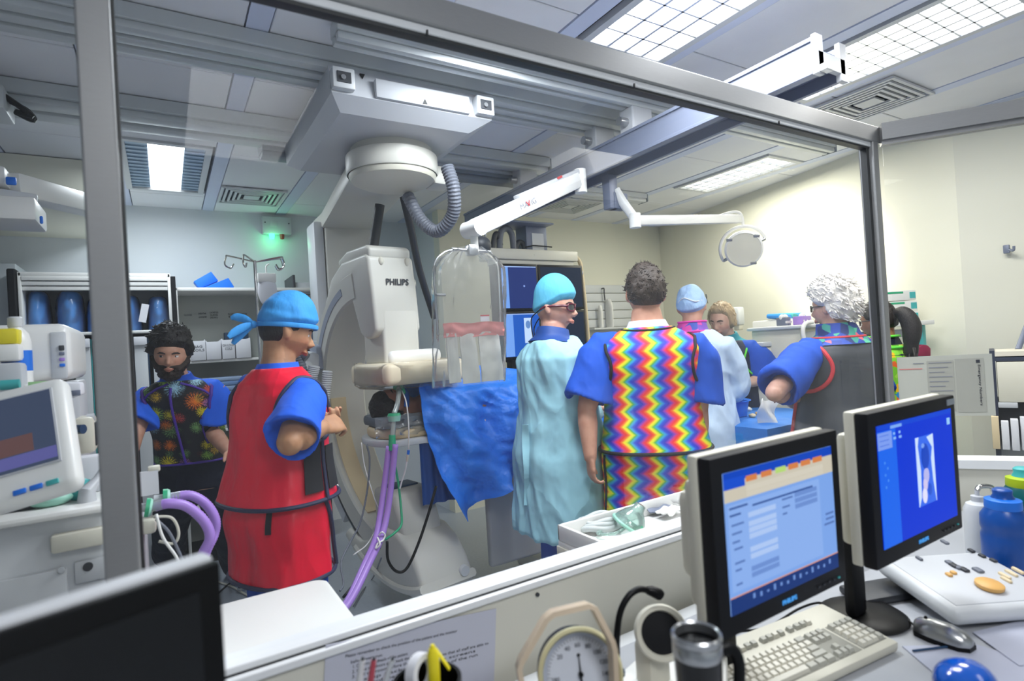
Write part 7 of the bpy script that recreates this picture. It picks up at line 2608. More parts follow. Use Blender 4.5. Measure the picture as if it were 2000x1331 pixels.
tag(MB().sheet(tcl, 20, 96, 0.003).build('table_drape', mat('table_drape', '2a7cd4', 0.6, bump=0.3, bs=12, bd=0.02), None, 70), 'blue drape covering the instrument table', 'drape')
q = P(1435, 815, z=zt4 + 0.03)
bq = Vector((2.98, 2.2, zt4 + 0.01))
bq = P(1432, 812, z=zt4 + 0.012)
t = thing('blue_bowl', 'blue plastic bowl on the draped instrument table', 'bowl', bq)
MB().lathe(bq, [(0, 0), (0.085, 0), (0.10, 0.09), (0.115, 0.098), (0.112, 0.103), (0.096, 0.095), (0.08, 0.01), (0, 0.008)], 36).build('bowl', M['blue'], t)
for k, (px, py, r_, m_, lab) in enumerate(((1460, 800, 0.028, M['white'], 'white swab ball on the blue table drape beside the bowl'), (1470, 812, 0.022, M['beige'], 'cream swab on the blue table drape'), (1481, 808, 0.02, M['orange'], 'tan packet end on the blue table drape'))):
    qq = P(px, py, z=zt4 + 0.02)
    mb = MB()
    bm = bmesh.new()
    bmesh.ops.create_icosphere(bm, subdivisions=3, radius=r_)
    for v_ in bm.verts:
        v_.co *= 1 + 0.25 * noise.noise(v_.co * 60 + Vector((k, 0, 0)))
        v_.co.z *= 0.6
    mb.addbm(bm, Matrix.Translation(qq))
    tag(mb.build('gauze_swab', m_, None, 180), lab, 'swab')
pp = [P(1487, 785, z=zt4 + 0.02), P(1525, 783, z=zt4 + 0.02)]


def bagf(u, v):
    a = P(1484, 838, D=3.35)
    b = P(1520, 836, D=3.35)
    c_ = a.lerp(b, u)
    return (c_.x + 0.01 * math.sin(v * 7), c_.y + 0.02 * math.sin(u * 6 + v * 5), c_.z + 0.17 * v + 0.01 * math.sin(u * 9))


tag(MB().sheet(bagf, 14, 14, 0.004).build('paper_bag', M['white'], None, 70), 'crumpled white paper bag taped to the edge of the instrument table', 'bag')
a = P(1425, 775, D=3.6)
tag(MB().box(a, (0.06, 0.004, 0.09), 0, (0.2, 0.2, 0.2)).build('folded_sheet', M['paper'], None, 0), 'white instruction sheet held between the gowned and blond persons', 'paper')

# drawer unit on the far right
a = P(1932, 690, D=3.0)
dn, dv = viewdir(1934)
zD = P(1932, 686, D=3.0).z
t = thing('pigeonhole_unit', 'dark framed drawer unit with cream front and papers at the right edge', 'drawer unit', a)


def orbox(o_, u0, u1, w0, w1, z0, z1, name, m, par, bev=0.0):
    M4 = Matrix(((dv.x, dn.x, 0, o_.x), (dv.y, dn.y, 0, o_.y), (0, 0, 1, 0), (0, 0, 0, 1)))
    mb = MB(M4)
    mb.box2((u0, w0, z0), (u1, w1, z1), bev)
    return mb.build(name, m, par, 30)


M['navyframe'] = mat('navy_frame', '2a3044', 0.5)
orbox(a, 0, 0.022, 0, 0.3, 0.3, zD, 'side_frame', M['navyframe'], t)
orbox(a, 0.022, 0.5, 0, 0.3, zD - 0.055, zD - 0.035, 'top_frame', M['navyframe'], t)
orbox(a, 0.022, 0.5, 0, 0.3, zD - 0.03, zD - 0.005, 'top_tray', M['paper_warm'], t)
dw = orbox(a, 0.026, 0.5, -0.006, 0.28, zD - 0.27, zD - 0.06, 'drawer', M['cream'], t, 0.004)
orbox(a, 0.14, 0.3, -0.008, -0.005, zD - 0.085, zD - 0.072, 'yellow_label', M['yellow'], dw)
q = a + dv * 0.235 + dn * -0.008
MB().cyl((q.x, q.y, zD - 0.17), (q.x - dn.x * 0.01, q.y - dn.y * 0.01, zD - 0.17), 0.022, n=20).build('drawer_lock', M['navyframe'], dw)
orbox(a, 0.022, 0.5, 0.02, 0.3, zD - 0.40, zD - 0.275, 'dark_recess', M['blackmat'], t)
orbox(a, 0.022, 0.10, -0.01, 0.05, zD - 0.30, zD - 0.272, 'label_holder', M['carriage'], t, 0.004)
orbox(a, 0.0, 0.5, 0.1, 0.3, 0.3, zD - 0.40, 'lower_back', M['carriage'], t)
for k in range(7):
    u0 = -0.01 + 0.038 * k
    o = orbox(a, u0, u0 + 0.030, -0.03 - 0.01 * (k % 3), 0.10, 0.78, zD - 0.345 - 0.012 * ((k * 5) % 3), 'document', M['paper'] if k else M['beige'], None, 0.002)
    tag(o, ['cream folder standing at the left end of the paper rack', 'white paper sheaf, first in the rack under the drawer', 'white paper sheaf, second in the rack under the drawer', 'white paper sheaf, third in the rack under the drawer', 'white paper sheaf, fourth in the rack under the drawer', 'white paper sheaf, fifth in the rack under the drawer', 'white paper sheaf, sixth in the rack under the drawer'][k], 'papers', 'papers in the rack')
tag(MB().tube([P(1988, 684, D=3.1), P(2010, 625, D=3.15)], 0.014, 10).build('tube_pole', M['beam']), 'grey-blue slanting tube standing on the drawer unit at the right edge', 'tube')
# wall hook at the right
q = P(1966, 487, D=3.37)
t = thing('wall_hook', 'small grey coat hook on the near right wall', 'hook', q)
MB().box(q, (0.02, 0.03, 0.05), 0.004).build('plate', M['beam'], t)
MB().tube(curve([q + Vector((0, -0.01, -0.005)), q + Vector((-0.03, -0.04, -0.015)), q + Vector((-0.035, -0.045, 0.01))], 5), 0.007, 8).build('peg', M['beam'], t)

# ================================================================== CART AND TROLLEY UNDER THE WINDOW (theatre side)
t = thing('white_trolley', 'white trolley with rounded top standing under the window at the left', 'trolley', (0.08, 1.48, 0))
xR_ = P(668, 1170, z=0.86).x
rc = []
for (cx_, cy_, a0) in ((xR_ - 0.04, 1.62, 0), (-0.35, 1.62, 90), (-0.35, 1.32, 180), (xR_ - 0.04, 1.32, 270)):
    for k in range(6):
        a = R(a0 + 90 * k / 5)
        rc.append((cx_ + 0.04 * math.cos(a), cy_ + 0.04 * math.sin(a)))
MB().prism(rc, (0, 0, 0.83), (1, 0, 0), (0, 1, 0), (0, 0, 1), 0.03, 0.008).build('top', M['white'], t)
MB().box2((-0.33, 1.32, 0.12), (xR_ - 0.03, 1.62, 0.83), 0.01).build('body', M['white2'], t)

cz = 0.80
cx0_, cx1_, cy0_, cy1_ = 1.12, 1.88, 1.31, 1.60
ct_ = thing('supply_cart', 'cream open cart with raised tray edges right under the window', 'cart', (1.5, 1.45, 0))
mb = MB()
mb.box2((cx0_, cy0_, cz - 0.02), (cx1_, cy1_, cz), 0.004)
mb.build('tray', M['white'], ct_)
for a, b in (((cx0_, cy0_, cz), (cx0_ + 0.014, cy1_, cz + 0.055)), ((cx1_ - 0.014, cy0_, cz), (cx1_, cy1_, cz + 0.055)), ((cx0_, cy1_ - 0.014, cz), (cx1_, cy1_, cz + 0.055)), ((cx0_, cy0_, cz), (cx1_, cy0_ + 0.014, cz + 0.055))):
    MB().box2(a, b, 0.005).build('tray_rim', M['white'], ct_)
MB().box2((cx0_ - 0.005, cy0_ - 0.005, cz - 0.075), (cx0_ + 0.02, cy1_ + 0.005, cz - 0.018), 0.004).build('end_rail', M['cream'], ct_)
for x in (cx0_, cx1_ - 0.035):
    for y in (cy0_, cy1_ - 0.035):
        MB().box2((x, y, 0.08), (x + 0.035, y + 0.035, cz - 0.02), 0.004).build('post', M['cream'], ct_)
MB().box2((cx0_ + 0.01, cy0_ + 0.01, 0.60), (cx1_ - 0.01, cy1_ - 0.01, 0.62), 0.003).build('lower_shelf', M['cream'], ct_)
for x in (cx0_ + 0.02, cx1_ - 0.02):
    for y in (cy0_ + 0.02, cy1_ - 0.02):
        MB().cyl((x - 0.012, y, 0.04), (x + 0.012, y, 0.04), 0.04, n=18).build('caster', M['dark'], ct_)
q = P(1114, 1042, X=cx0_ - 0.006)
MB().cyl((cx0_ - 0.005, q.y, cz - 0.045), (cx0_ - 0.008, q.y, cz - 0.045), 0.010, n=16).build('green_sticker', M['green'], ct_)
# coiled grey tube, mask and packets on the tray
q = P(1175, 1015, z=cz + 0.03)
mb = MB()
pts = []
for k in range(100):
    a = 2 * PI * k / 34
    pts.append((q.x + (0.105 - 0.012 * (k / 34)) * math.cos(a), q.y + (0.075 - 0.01 * (k / 34)) * math.sin(a), cz + 0.014 + 0.008 * (k / 34) + 0.004 * math.sin(k * 0.7)))
mb.tube(pts, 0.011, 8)
t = tag(mb.build('coiled_tube', mat('coil_grey', 'c2c8c8', 0.4), None, 180), 'coiled pale grey tube lying on the cart tray', 'tube')
tag(MB().ell((q.x, q.y, cz + 0.012), (0.065, 0.045, 0.010)).build('film_disc', M['film'], None, 180), 'flat clear film pouch inside the coiled tube', 'pouch')
q = P(1236, 1010, z=cz + 0.05)
t = thing('oxygen_mask', 'clear green-tinted oxygen mask on the cart tray', 'mask', (q.x, q.y, cz))
M['maskgreen'] = clear('mask_green', (0.80, 0.95, 0.90), 0.25, (0.65, 0.92, 0.85), 0.1, 1.8)
Rm_ = Euler((0.5, 0.35, 0.4)).to_matrix()
MB().lathe((q.x, q.y, cz + 0.045), [(0.0, 0.055), (0.018, 0.055), (0.022, 0.035), (0.04, 0.015), (0.055, -0.01), (0.060, -0.028)], 28, Rm_).build('mask_shell', M['maskgreen'], t, 180)
MB().tube([Vector((q.x, q.y, cz + 0.045)) + Rm_ @ Vector((0.060 * math.cos(2 * PI * k / 28), 0.060 * math.sin(2 * PI * k / 28), -0.028)) for k in range(28)], 0.006, 8, True).build('mask_rim', M['mint'], t)
MB().tube(curve([(q.x - 0.02, q.y, cz + 0.03), (q.x - 0.10, q.y - 0.02, cz + 0.02), (q.x - 0.14, q.y + 0.03, cz + 0.016), (q.x - 0.05, q.y + 0.05, cz + 0.016)], 6), 0.006, 8).build('mask_tube', M['maskgreen'], t, 180)
MB().tube([(q.x - 0.03, q.y - 0.035, cz + 0.02), (q.x + 0.0, q.y - 0.04, cz + 0.022)], 0.01, 10).build('green_connector', M['green'], t)
for k, (px, py, m_, lab) in enumerate(((1285, 985, M['film'], 'clear film packet beside the oxygen mask'), (1282, 992, M['beam'], 'blue paper packet under the clear film on the cart'), (1310, 1000, M['white'], 'white packet at the right of the cart tray'), (1330, 980, M['film'], 'crumpled clear packet at the far end of the cart tray'))):
    q = P(px, py, z=cz + 0.02)
    zz = cz + 0.002 + 0.006 * k

    def pf(u, v, q=q, zz=zz, k=k):
        return (q.x + (u - 0.5) * 0.11, q.y + (v - 0.5) * 0.07 + (u - 0.5) * 0.02 * (k - 1), zz + 0.012 + 0.014 * noise.noise(Vector((u * 3 + k, v * 3, k))))
    tag(MB().sheet(pf, 10, 8, 0.004).build('packet', m_, None, 70), lab, 'packet', 'packets on the cart tray')
for k in range(2):
    tag(MB().box2((1.20 + 0.16 * k, 1.36, 0.621), (1.34 + 0.16 * k, 1.55, 0.66 + 0.03 * k), 0.004).build('carton', M['paper'] if k else M['mint']), ['mint green carton on the lower cart shelf', 'white carton on the lower cart shelf'][k], 'box')

# ================================================================== CONTROL ROOM DESK
ZD = 0.74
dk = thing('control_desk', 'light grey desk running along the observation window', 'desk', (1.2, 0.6, 0))
MB().prism([(-0.6, 0.16), (2.9, 0.16), (2.83, 0.70), (2.50, 1.05), (-0.6, 1.05)], (0, 0, ZD - 0.03), (1, 0, 0), (0, 1, 0), (0, 0, 1), 0.03, 0.004).build('desk_top', mat('desk_grey', 'adb0b6', 0.45, var=0.03), dk)
for x in (-0.4, 1.4, 2.4):
    MB().box2((x - 0.025, 0.25, 0), (x + 0.025, 0.95, ZD - 0.03), 0.004).build('leg', M['carriage'], dk)
MB().box2((-0.6, 1.085, ZD - 0.12), (2.45, 1.135, ZD - 0.03), 0.004).build('cable_trunking', M['white2'], dk)

# notice on the partition
a, b = P(637, 1262, Y=1.17), P(970, 1190, Y=1.17)
nu_ = (b - a).normalized()
nd_ = Vector((nu_.z, 0, -nu_.x))
W_ = (b - a).length
t = thing('notice_sheet', 'white printed notice taped to the partition below the window', 'notice', ((a.x + b.x) / 2, 1.172, 0.70))
q_ = [a, b, b + nd_ * 0.21, a + nd_ * 0.21]
MB().prism([(v_.x, v_.z) for v_ in q_], (0, 1.1715, 0), (1, 0, 0), (0, 0, 1), (0, 1, 0), 0.002).build('sheet', mat('notice_paper', 'c4c6d4', 0.8, var=0.01), t, 0)
LINES = [(0.10, 0.74, 0.030, 'Please remember to check the position of the patient and the monitor'), (0.13, 0.30, 0.044, 'before every run:'), (0.14, 0.44, 0.054, '1. Confirm the details of the patient'), (0.14, 0.50, 0.064, '2. Close the doors and check the lead'), (0.14, 0.95, 0.074, '3. Tell the room before the exposure starts so that all staff are able to'),
         (0.14, 0.80, 0.084, '    step back behind the screens'), (0.14, 0.88, 0.094, '4. Record the dose and the time of the run'), (0.14, 0.60, 0.104, '5. Save the images'), (0.14, 0.66, 0.114, '6. Clean the table and the screens')]
for k, (u0, u1, dz_, s_) in enumerate(LINES):
    o_ = a + nu_ * (W_ * u0) + nd_ * dz_
    text(s_, 'printed_line', (o_.x, 1.1708, o_.z), nu_, -nd_, 0.009, M['ink'], t, align='LEFT', depth=0.0001, fit=(u1 - u0) * W_)


# monitors
def monitor(name, label, x0, x1, z0, z1, Y, scr, group='desk monitors under the window'):
    t = thing(name, label, 'monitor', ((x0 + x1) / 2, Y + 0.09, ZD), group=group)
    w, h = x1 - x0, z1 - z0
    MB().box2((x0, Y, z0), (x1, Y + 0.028, z1), 0.004).build('bezel', M['blackmat'], t)
    mb = MB()
    mb.box2((x0 - 0.001, Y + 0.0285, z0 - 0.001), (x1 + 0.001, Y + 0.052, z1 + 0.002), 0.006)
    mb.box2((x0 + 0.02, Y + 0.05, z0 + 0.03), (x1 - 0.02, Y + 0.085, z1 - 0.05), 0.014)
    mb.box2((x0 + 0.07, Y + 0.08, z0 + 0.05), (x1 - 0.07, Y + 0.15, z1 - 0.09), 0.02)
    mb.build('rear_casing', M['cream'], t)
    sx0, sx1, sz0, sz1 = x0 + 0.030, x1 - 0.030, z0 + 0.038, z1 - 0.030
    s_ = MB().box2((sx0, Y - 0.0015, sz0), (sx1, Y + 0.002, sz1)).build('display', scr, t, 0)
    xm = (x0 + x1) / 2
    MB().box2((xm - 0.03, Y + 0.145, ZD + 0.015), (xm + 0.03, Y + 0.175, z0 + 0.14), 0.012).build('stand_neck', M['blackmat'], t)
    MB().lathe((xm + 0.03, Y + 0.16, ZD + 0.001), [(0, 0), (0.095, 0), (0.10, 0.005), (0.09, 0.012), (0.05, 0.018), (0, 0.02)], 40).build('stand_base', M['black'], t)
    text('PHILIPS', 'maker_lettering', (xm, Y - 0.001, z0 + 0.018), (1, 0, 0), (0, 0, 1), 0.011, emis('logo_glow_' + str(x0), '4aa0f0', 0.8), t, fit=0.045, bold=0.0004)
    for k in range(5):
        MB().box((x1 - 0.03 - 0.018 * k, Y - 0.001, z0 + 0.016), (0.006, 0.003, 0.003), 0).build('bezel_button', M['dark'] if k else M['teal'], t, 0)
    return t, s_, (sx0, sx1, sz0, sz1)


E_ = {}


def em(c, s=1.0):
    k = (c, s)
    if k not in E_:
        E_[k] = emis('screen_' + c, c, s)
    return E_[k]


ML, sL, (ax0, ax1, az0, az1) = monitor('desk_monitor', 'desk monitor with a pale blue form on screen, left of the pair', 0.79, 1.19, 0.945, 1.262, 0.66, em('7fa8ec', 0.85))
Ym = 0.66


def el(x0, x1, z0, z1, c, par, name='screen_panel', Y=None, lay=1, b=(ax0, ax1, az0, az1), s=0.85, r=0.0):
    """screen element; coordinates 0..1 of the display, z from the top"""
    X0, X1, Z0, Z1 = b
    y = (Y if Y is not None else Ym) - 0.0015
    a0, a1 = X0 + (X1 - X0) * x0, X0 + (X1 - X0) * x1
    b0, b1 = Z1 - (Z1 - Z0) * z1, Z1 - (Z1 - Z0) * z0
    mb = MB()
    if r:
        mb.box2((a0, y - 0.0006 * lay, b0), (a1, y + 0.0004, b1), r, 2)
    else:
        mb.box2((a0, y - 0.0004 * lay, b0), (a1, y + 0.0001, b1))
    return mb.build(name, em(c, s), par, 0)


el(0, 1, 0, 0.07, '1448c0', sL)
el(0.0, 0.17, 0.045, 0.12, '1a50d0', sL, lay=2)
el(0, 1, 0.07, 0.21, 'cfc8b6', sL)
el(0.18, 0.90, 0.125, 0.165, 'd6d0c0', sL, lay=2)
el(0.18, 0.90, 0.17, 0.205, 'd4cebe', sL, lay=2)
for k, x in enumerate((0.18, 0.31, 0.44, 0.56, 0.68, 0.80)):
    el(x, x + 0.092, 0.055, 0.098, 'b8dc78' if k == 2 else 'd8844c', sL, 'tab_button', lay=3, r=0.0012)
el(0.02, 0.85, 0.235, 0.845, '8db2f0', sL, lay=2)
for k, (x0, x1, z0) in enumerate(((0.22, 0.78, 0.27), (0.03, 0.18, 0.25), (0.03, 0.12, 0.30), (0.04, 0.14, 0.37), (0.04, 0.12, 0.43), (0.04, 0.10, 0.49), (0.05, 0.12, 0.54), (0.05, 0.13, 0.64), (0.05, 0.10, 0.69), (0.05, 0.10, 0.79), (0.48, 0.58, 0.30), (0.48, 0.55, 0.36), (0.48, 0.52, 0.41), (0.90, 0.98, 0.53), (0.90, 0.98, 0.57), (0.88, 0.98, 0.61))):
    el(x0, x1, z0, z0 + 0.014, '3a5a9c' if k < 3 else '5878b8', sL, 'form_text', lay=3)
for z in (0.32, 0.385, 0.43, 0.475, 0.57, 0.62):
    el(0.18, 0.42, z, z + 0.036, 'b0caf6', sL, 'form_field', lay=3)
for z in (0.71, 0.755):
    el(0.18, 0.42, z, z + 0.034, '6f92d4', sL, 'form_field', lay=3)
for z in (0.285, 0.33, 0.375):
    el(0.60, 0.82, z, z + 0.034, '6f92d4', sL, 'form_field', lay=3)
el(0, 1, 0.875, 0.882, 'd89a84', sL, lay=2)
el(0, 1, 0.882, 1.0, '1c3878', sL)
for k in range(13):
    x = 0.18 + 0.06 * k
    el(x, x + 0.018, 0.905 + 0.01 * (k % 3), 0.94 + 0.008 * (k % 2), '6f92d4', sL, 'toolbar_icon', lay=2)

MR, sR, b2 = monitor('desk_monitor', 'desk monitor with a bright blue X-ray image on screen, right of the pair', 1.235, 1.645, 0.965, 1.292, 0.62, em('0638d8', 0.85))
kw = dict(Y=0.62, b=b2)
el(0, 0.22, 0.05, 1.0, '1a68f0', sR, **kw)
el(0, 0.17, 0.06, 0.20, '7fa0f4', sR, lay=2, **kw)
el(0, 1, 0, 0.04, '0f48d8', sR, **kw)
el(0.16, 0.30, 0.02, 0.045, '7fb0f8', sR, lay=2, **kw)
for k in range(3):
    el(0.02, 0.13, 0.085 + 0.04 * k, 0.09 + 0.04 * k, '3a6ae0', sR, 'menu_line', lay=3, **kw)
for k in range(2):
    el(0.19 + 0.07 * k, 0.21 + 0.07 * k, 0.08, 0.10, '8fc0ff', sR, 'menu_text', lay=2, **kw)
    el(0.19 + 0.07 * k, 0.22 + 0.07 * k, 0.12, 0.14, '8fc0ff', sR, 'menu_text', lay=2, **kw)
el(0.93, 0.97, 0.08, 0.14, '9cd0ff', sR, 'corner_icon', lay=2, **kw)
for k in range(5):
    el(0.06 + 0.03 * (k % 2), 0.075 + 0.03 * (k % 2), 0.30 + 0.05 * k, 0.32 + 0.05 * k, '4a90f8', sR, 'thumbnail', lay=2, **kw)
# X-ray image: a pale strip with darker lobes
x0, x1, z0, z1 = b2[0] + (b2[1] - b2[0]) * 0.46, b2[0] + (b2[1] - b2[0]) * 0.70, b2[2] + (b2[3] - b2[2]) * 0.22, b2[2] + (b2[3] - b2[2]) * 0.82
xi = MB().box2((x0, 0.6175, z0), (x1, 0.6190, z1)).build('xray_image', em('3a6cec', 0.9), sR, 0)
MB().prism([(x0, z0), (x0 + 0.012, z0 + 0.02), (x0 + 0.016, z0 + 0.08), (x0 + 0.008, z1 - 0.02), (x0 + 0.014, z1), (x0, z1)], (0, 0.6165, 0), (1, 0, 0), (0, 0, 1), (0, 1, 0), 0.001).build('xray_edge', em('c8dcff', 0.95), xi, 0)
MB().prism([(x1, z0), (x1 - 0.010, z0 + 0.05), (x1 - 0.014, z0 + 0.1), (x1 - 0.006, z1 - 0.03), (x1 - 0.03, z1 - 0.004), (x1, z1)], (0, 0.6165, 0), (1, 0, 0), (0, 0, 1), (0, 1, 0), 0.001).build('xray_edge', em('c8dcff', 0.95), xi, 0)
for cx_, cz_, rx_, rz_, c in ((0.5, 0.42, 0.014, 0.018, 'b8b8ec'), (0.42, 0.30, 0.011, 0.016, 'd0c8ee'), (0.35, 0.14, 0.012, 0.018, 'e0e0fa'), (0.5, 0.70, 0.020, 0.030, '1c48c0'), (0.4, 0.86, 0.008, 0.006, '7aa0f0'), (0.66, 0.2, 0.010, 0.014, '2a58d0')):
    MB().ell((x0 + (x1 - x0) * cx_, 0.6172, z0 + (z1 - z0) * cz_), (rx_, 0.0008, rz_), nu=20, nv=8).build('xray_shape', em(c, 0.9), xi, 180)
MB().box2((1.60, 0.6185, 1.270), (1.64, 0.6205, 1.284)).build('model_sticker', M['rail_dark'], MR, 0)

# big dark monitor at lower left
cA, cB = P(430, 1080, D=0.60), P(-40, 1232, D=0.455)
zT_ = 1.285
cA = P(418, 1084, z=zT_)
cB = P(-60, 1236, z=zT_)
dd = Vector((cB.x - cA.x, cB.y - cA.y, 0)).normalized()
nn = Vector((dd.y, -dd.x, 0))
if nn.dot(Vector((cA.x, cA.y, 0))) > 0:
    nn = -nn
t = thing('desk_monitor', 'large dark switched-off monitor in the lower left foreground', 'monitor', (cA.x + dd.x * 0.25, cA.y + dd.y * 0.25, ZD))
F4 = Matrix(((dd.x, nn.x, 0, cA.x), (dd.y, nn.y, 0, cA.y), (0, 0, 1, 0), (0, 0, 0, 1)))


def lbox(u0, u1, w0, w1, z0, z1, name, m, bev=0.0, par=t):
    mb = MB(F4)
    mb.box2((u0, w0, z0), (u1, w1, z1), bev)
    return mb.build(name, m, par)


lbox(0.0, 0.47, -0.026, 0.0, 0.90, zT_, 'rear_shell', M['carriage'], 0.005)
lbox(0.0, 0.47, 0.0005, 0.014, 0.90, zT_ - 0.004, 'front_bezel', M['black'], 0.003)
lbox(0.022, 0.45, 0.0142, 0.0158, 0.935, zT_ - 0.026, 'display', mat('dark_display', '020203', 0.25), 0.0)
lbox(0.10, 0.37, -0.06, -0.027, 0.95, zT_ - 0.06, 'rear_bulge', M['black'], 0.012)
lbox(0.20, 0.27, -0.05, -0.028, ZD + 0.015, 0.96, 'stand_neck', M['black'], 0.004)
lbox(0.10, 0.37, -0.12, 0.06, ZD + 0.001, ZD + 0.018, 'stand_base', M['black'], 0.006)

# pen pot, tape and highlighter in front of the notice
q = P(835, 1345, D=0.85)
t = thing('desk_tidy', 'dark desk tidy below the notice', 'desk tidy', (q.x, q.y, ZD))
zt5 = P(835, 1328, D=0.85).z
MB().lathe((q.x, q.y, 0), [(0, ZD + 0.001), (0.05, ZD + 0.001), (0.052, zt5), (0.047, zt5), (0.046, ZD + 0.01), (0, ZD + 0.01)], 32).build('pot', M['black'], t)
a, b = P(848, 1325, D=0.84), P(845, 1268, D=0.84)
t = thing('highlighter', 'yellow highlighter pen standing in the desk tidy', 'pen', a)
MB().tube([a - Vector((0, 0, 0.06)), a, a.lerp(b, 0.8), b], [0.008, 0.009, 0.009, 0.006], 14).build('barrel', M['yellow'], t)
MB().tube([b, b + Vector((0, 0, 0.006))], [0.005, 0.003], 10).build('tip', M['yellow'], t)
a, b = P(878, 1308, D=0.86), P(852, 1270, D=0.86)
MB().bar(a, b, 0.008, 0.003, 0.001).build('pocket_clip', M['yellow'], t)
q = P(825, 1315, D=0.86)
t = thing('tape_roll', 'roll of white tape leaning beside the yellow highlighter', 'tape', q)
ro = Euler((R(80), 0, R(25))).to_matrix()
MB().lathe(q, [(0.028, -0.009), (0.028, 0.009), (0.019, 0.009), (0.019, -0.009), (0.028, -0.009)], 32, ro).build('roll', M['paper'], t)
for k, (px, c, lab) in enumerate(((700, 'd8d8da', 'white pen standing blurred in front of the notice'), (722, 'b84a58', 'red pen standing blurred in front of the notice'), (748, 'c8ccd0', 'pale grey pen leaning in front of the notice'))):
    a, b = P(px, 1345, D=0.85), P(px + (8 if k < 2 else 18), 1290, D=0.85)
    o = thing('pen', lab, 'pen', a)
    MB().tube([a - Vector((0, 0, 0.05)), a, b], [0.005, 0.005, 0.004], 10).build('barrel', mat('pen_%d' % k, c, 0.4), o)
    MB().tube([b, b + (b - a) * 0.10], [0.003, 0.002], 8).build('tip', M['dark'], o)

# dial gauge
DG = 0.92
qc = P(1133, 1316, D=DG)
gf = Vector((-0.40, -0.88, 0.28)).normalized()
rotg = gf.to_track_quat('Z', 'Y').to_matrix()
gx, gy = rotg @ Vector((1, 0, 0)), rotg @ Vector((0, 1, 0))
if gy.z < 0:
    gx, gy = -gx, -gy
rg_ = 0.068
t = thing('pressure_gauge', 'cream round blood pressure dial with carrying handle on the desk', 'gauge', (qc.x, qc.y, ZD))
Rg = Matrix((gx, gy, gf)).transposed()
MB().lathe(qc, [(0, -0.05), (rg_ * 0.94, -0.045), (rg_, -0.02), (rg_, -0.004)], 48, Rg).build('case', M['black'], t)
MB().lathe(qc, [(rg_ * 1.0, -0.008), (rg_ * 1.03, 0.0), (rg_ * 1.02, 0.010), (rg_ * 0.96, 0.013), (rg_ * 0.91, 0.008), (rg_ * 0.90, 0.0)], 56, Rg).build('bezel_ring', mat('dial_cream', 'd6cfa4', 0.4), t)
MB().lathe(qc, [(rg_ * 0.90, 0.004), (rg_ * 0.82, 0.002), (0, 0.002)], 56, Rg).build('dial_face', mat('dial_grey', 'aeb4c2', 0.5), t)
MB().lathe(qc + gf * 0.0028, [(rg_ * 0.80, 0.0), (0, 0.0004)], 56, Rg).build('dial_plate', mat('dial_white', 'ced2dc', 0.6), t)
for k, n_ in enumerate((20, 40, 60, 80, 100, 120, 140, 160, 180, 200, 220, 240, 260, 280)):
    ang = R(90 - (k - 2) * 24)
    pos = qc + gf * 0.0036 + gx * (rg_ * 0.62 * math.cos(ang)) + gy * (rg_ * 0.62 * math.sin(ang))
    text(str(n_), 'dial_numeral', pos, gx, gy, 0.0095, M['ink'], t, depth=0.0002)
for k in range(60):
    ang = 2 * PI * k / 60
    if -2.2 < ang - 1.5 * PI < 0.7 and abs(ang - 1.5 * PI) < 0.5:
        continue
    a = qc + gf * 0.0036 + (gx * math.cos(ang) + gy * math.sin(ang)) * rg_ * 0.74
    b = qc + gf * 0.0036 + (gx * math.cos(ang) + gy * math.sin(ang)) * rg_ * 0.79
    MB().bar(a, b, 0.0008, 0.0003, 0, gf).build('dial_tick', M['ink'], t, 0)
MB().tube([qc + gf * 0.005 - gy * 0.012, qc + gf * 0.005 + gy * 0.030], [0.002, 0.0006], 8).build('needle', M['black'], t)
MB().cyl(qc + gf * 0.003, qc + gf * 0.009, 0.004, n=14).build('needle_hub', M['black'], t)
MB().ell(qc + gf * 0.0045 + gy * 0.028, (0.003, 0.003, 0.002), nu=12, nv=8).build('needle_dot', M['black'], t)
hp_ = [(1020, 1345), (1012, 1300), (1070, 1200), (1155, 1180), (1196, 1258), (1200, 1345)]
hpts = [P(a, b, D=DG - 0.02 + 0.0 * i) for i, (a, b) in enumerate(hp_)]
mb = MB()
wv = gf * 0.034
full = []
for i in range(len(hpts)):
    p_ = hpts[i]
    if 0 < i < len(hpts) - 1:
        full += [p_.lerp(hpts[i - 1], 0.10), p_.lerp(hpts[i + 1], 0.10)]
    else:
        full.append(p_)
fc_ = sum(full, Vector()) / len(full)
ringh = []
for i, p_ in enumerate(full):
    tan = (full[min(i + 1, len(full) - 1)] - full[max(i - 1, 0)]).normalized()
    no_ = tan.cross(gf).normalized() * 0.004
    ringh.append([p_ - wv * 0.5 - no_, p_ + wv * 0.5 - no_, p_ + wv * 0.5 + no_, p_ - wv * 0.5 + no_])
mb.loft(ringh)
mb.build('carry_handle', mat('handle_cream', 'd8c4aa', 0.45), t, 30)
MB().box((qc.x + 0.02, qc.y + 0.03, (ZD + qc.z) / 2 - 0.02), (0.09, 0.08, qc.z - ZD - 0.05), 0.01, rot=(0, 0, 0.4)).build('stand', mat('stand_tan', 'b08c48', 0.5), t)

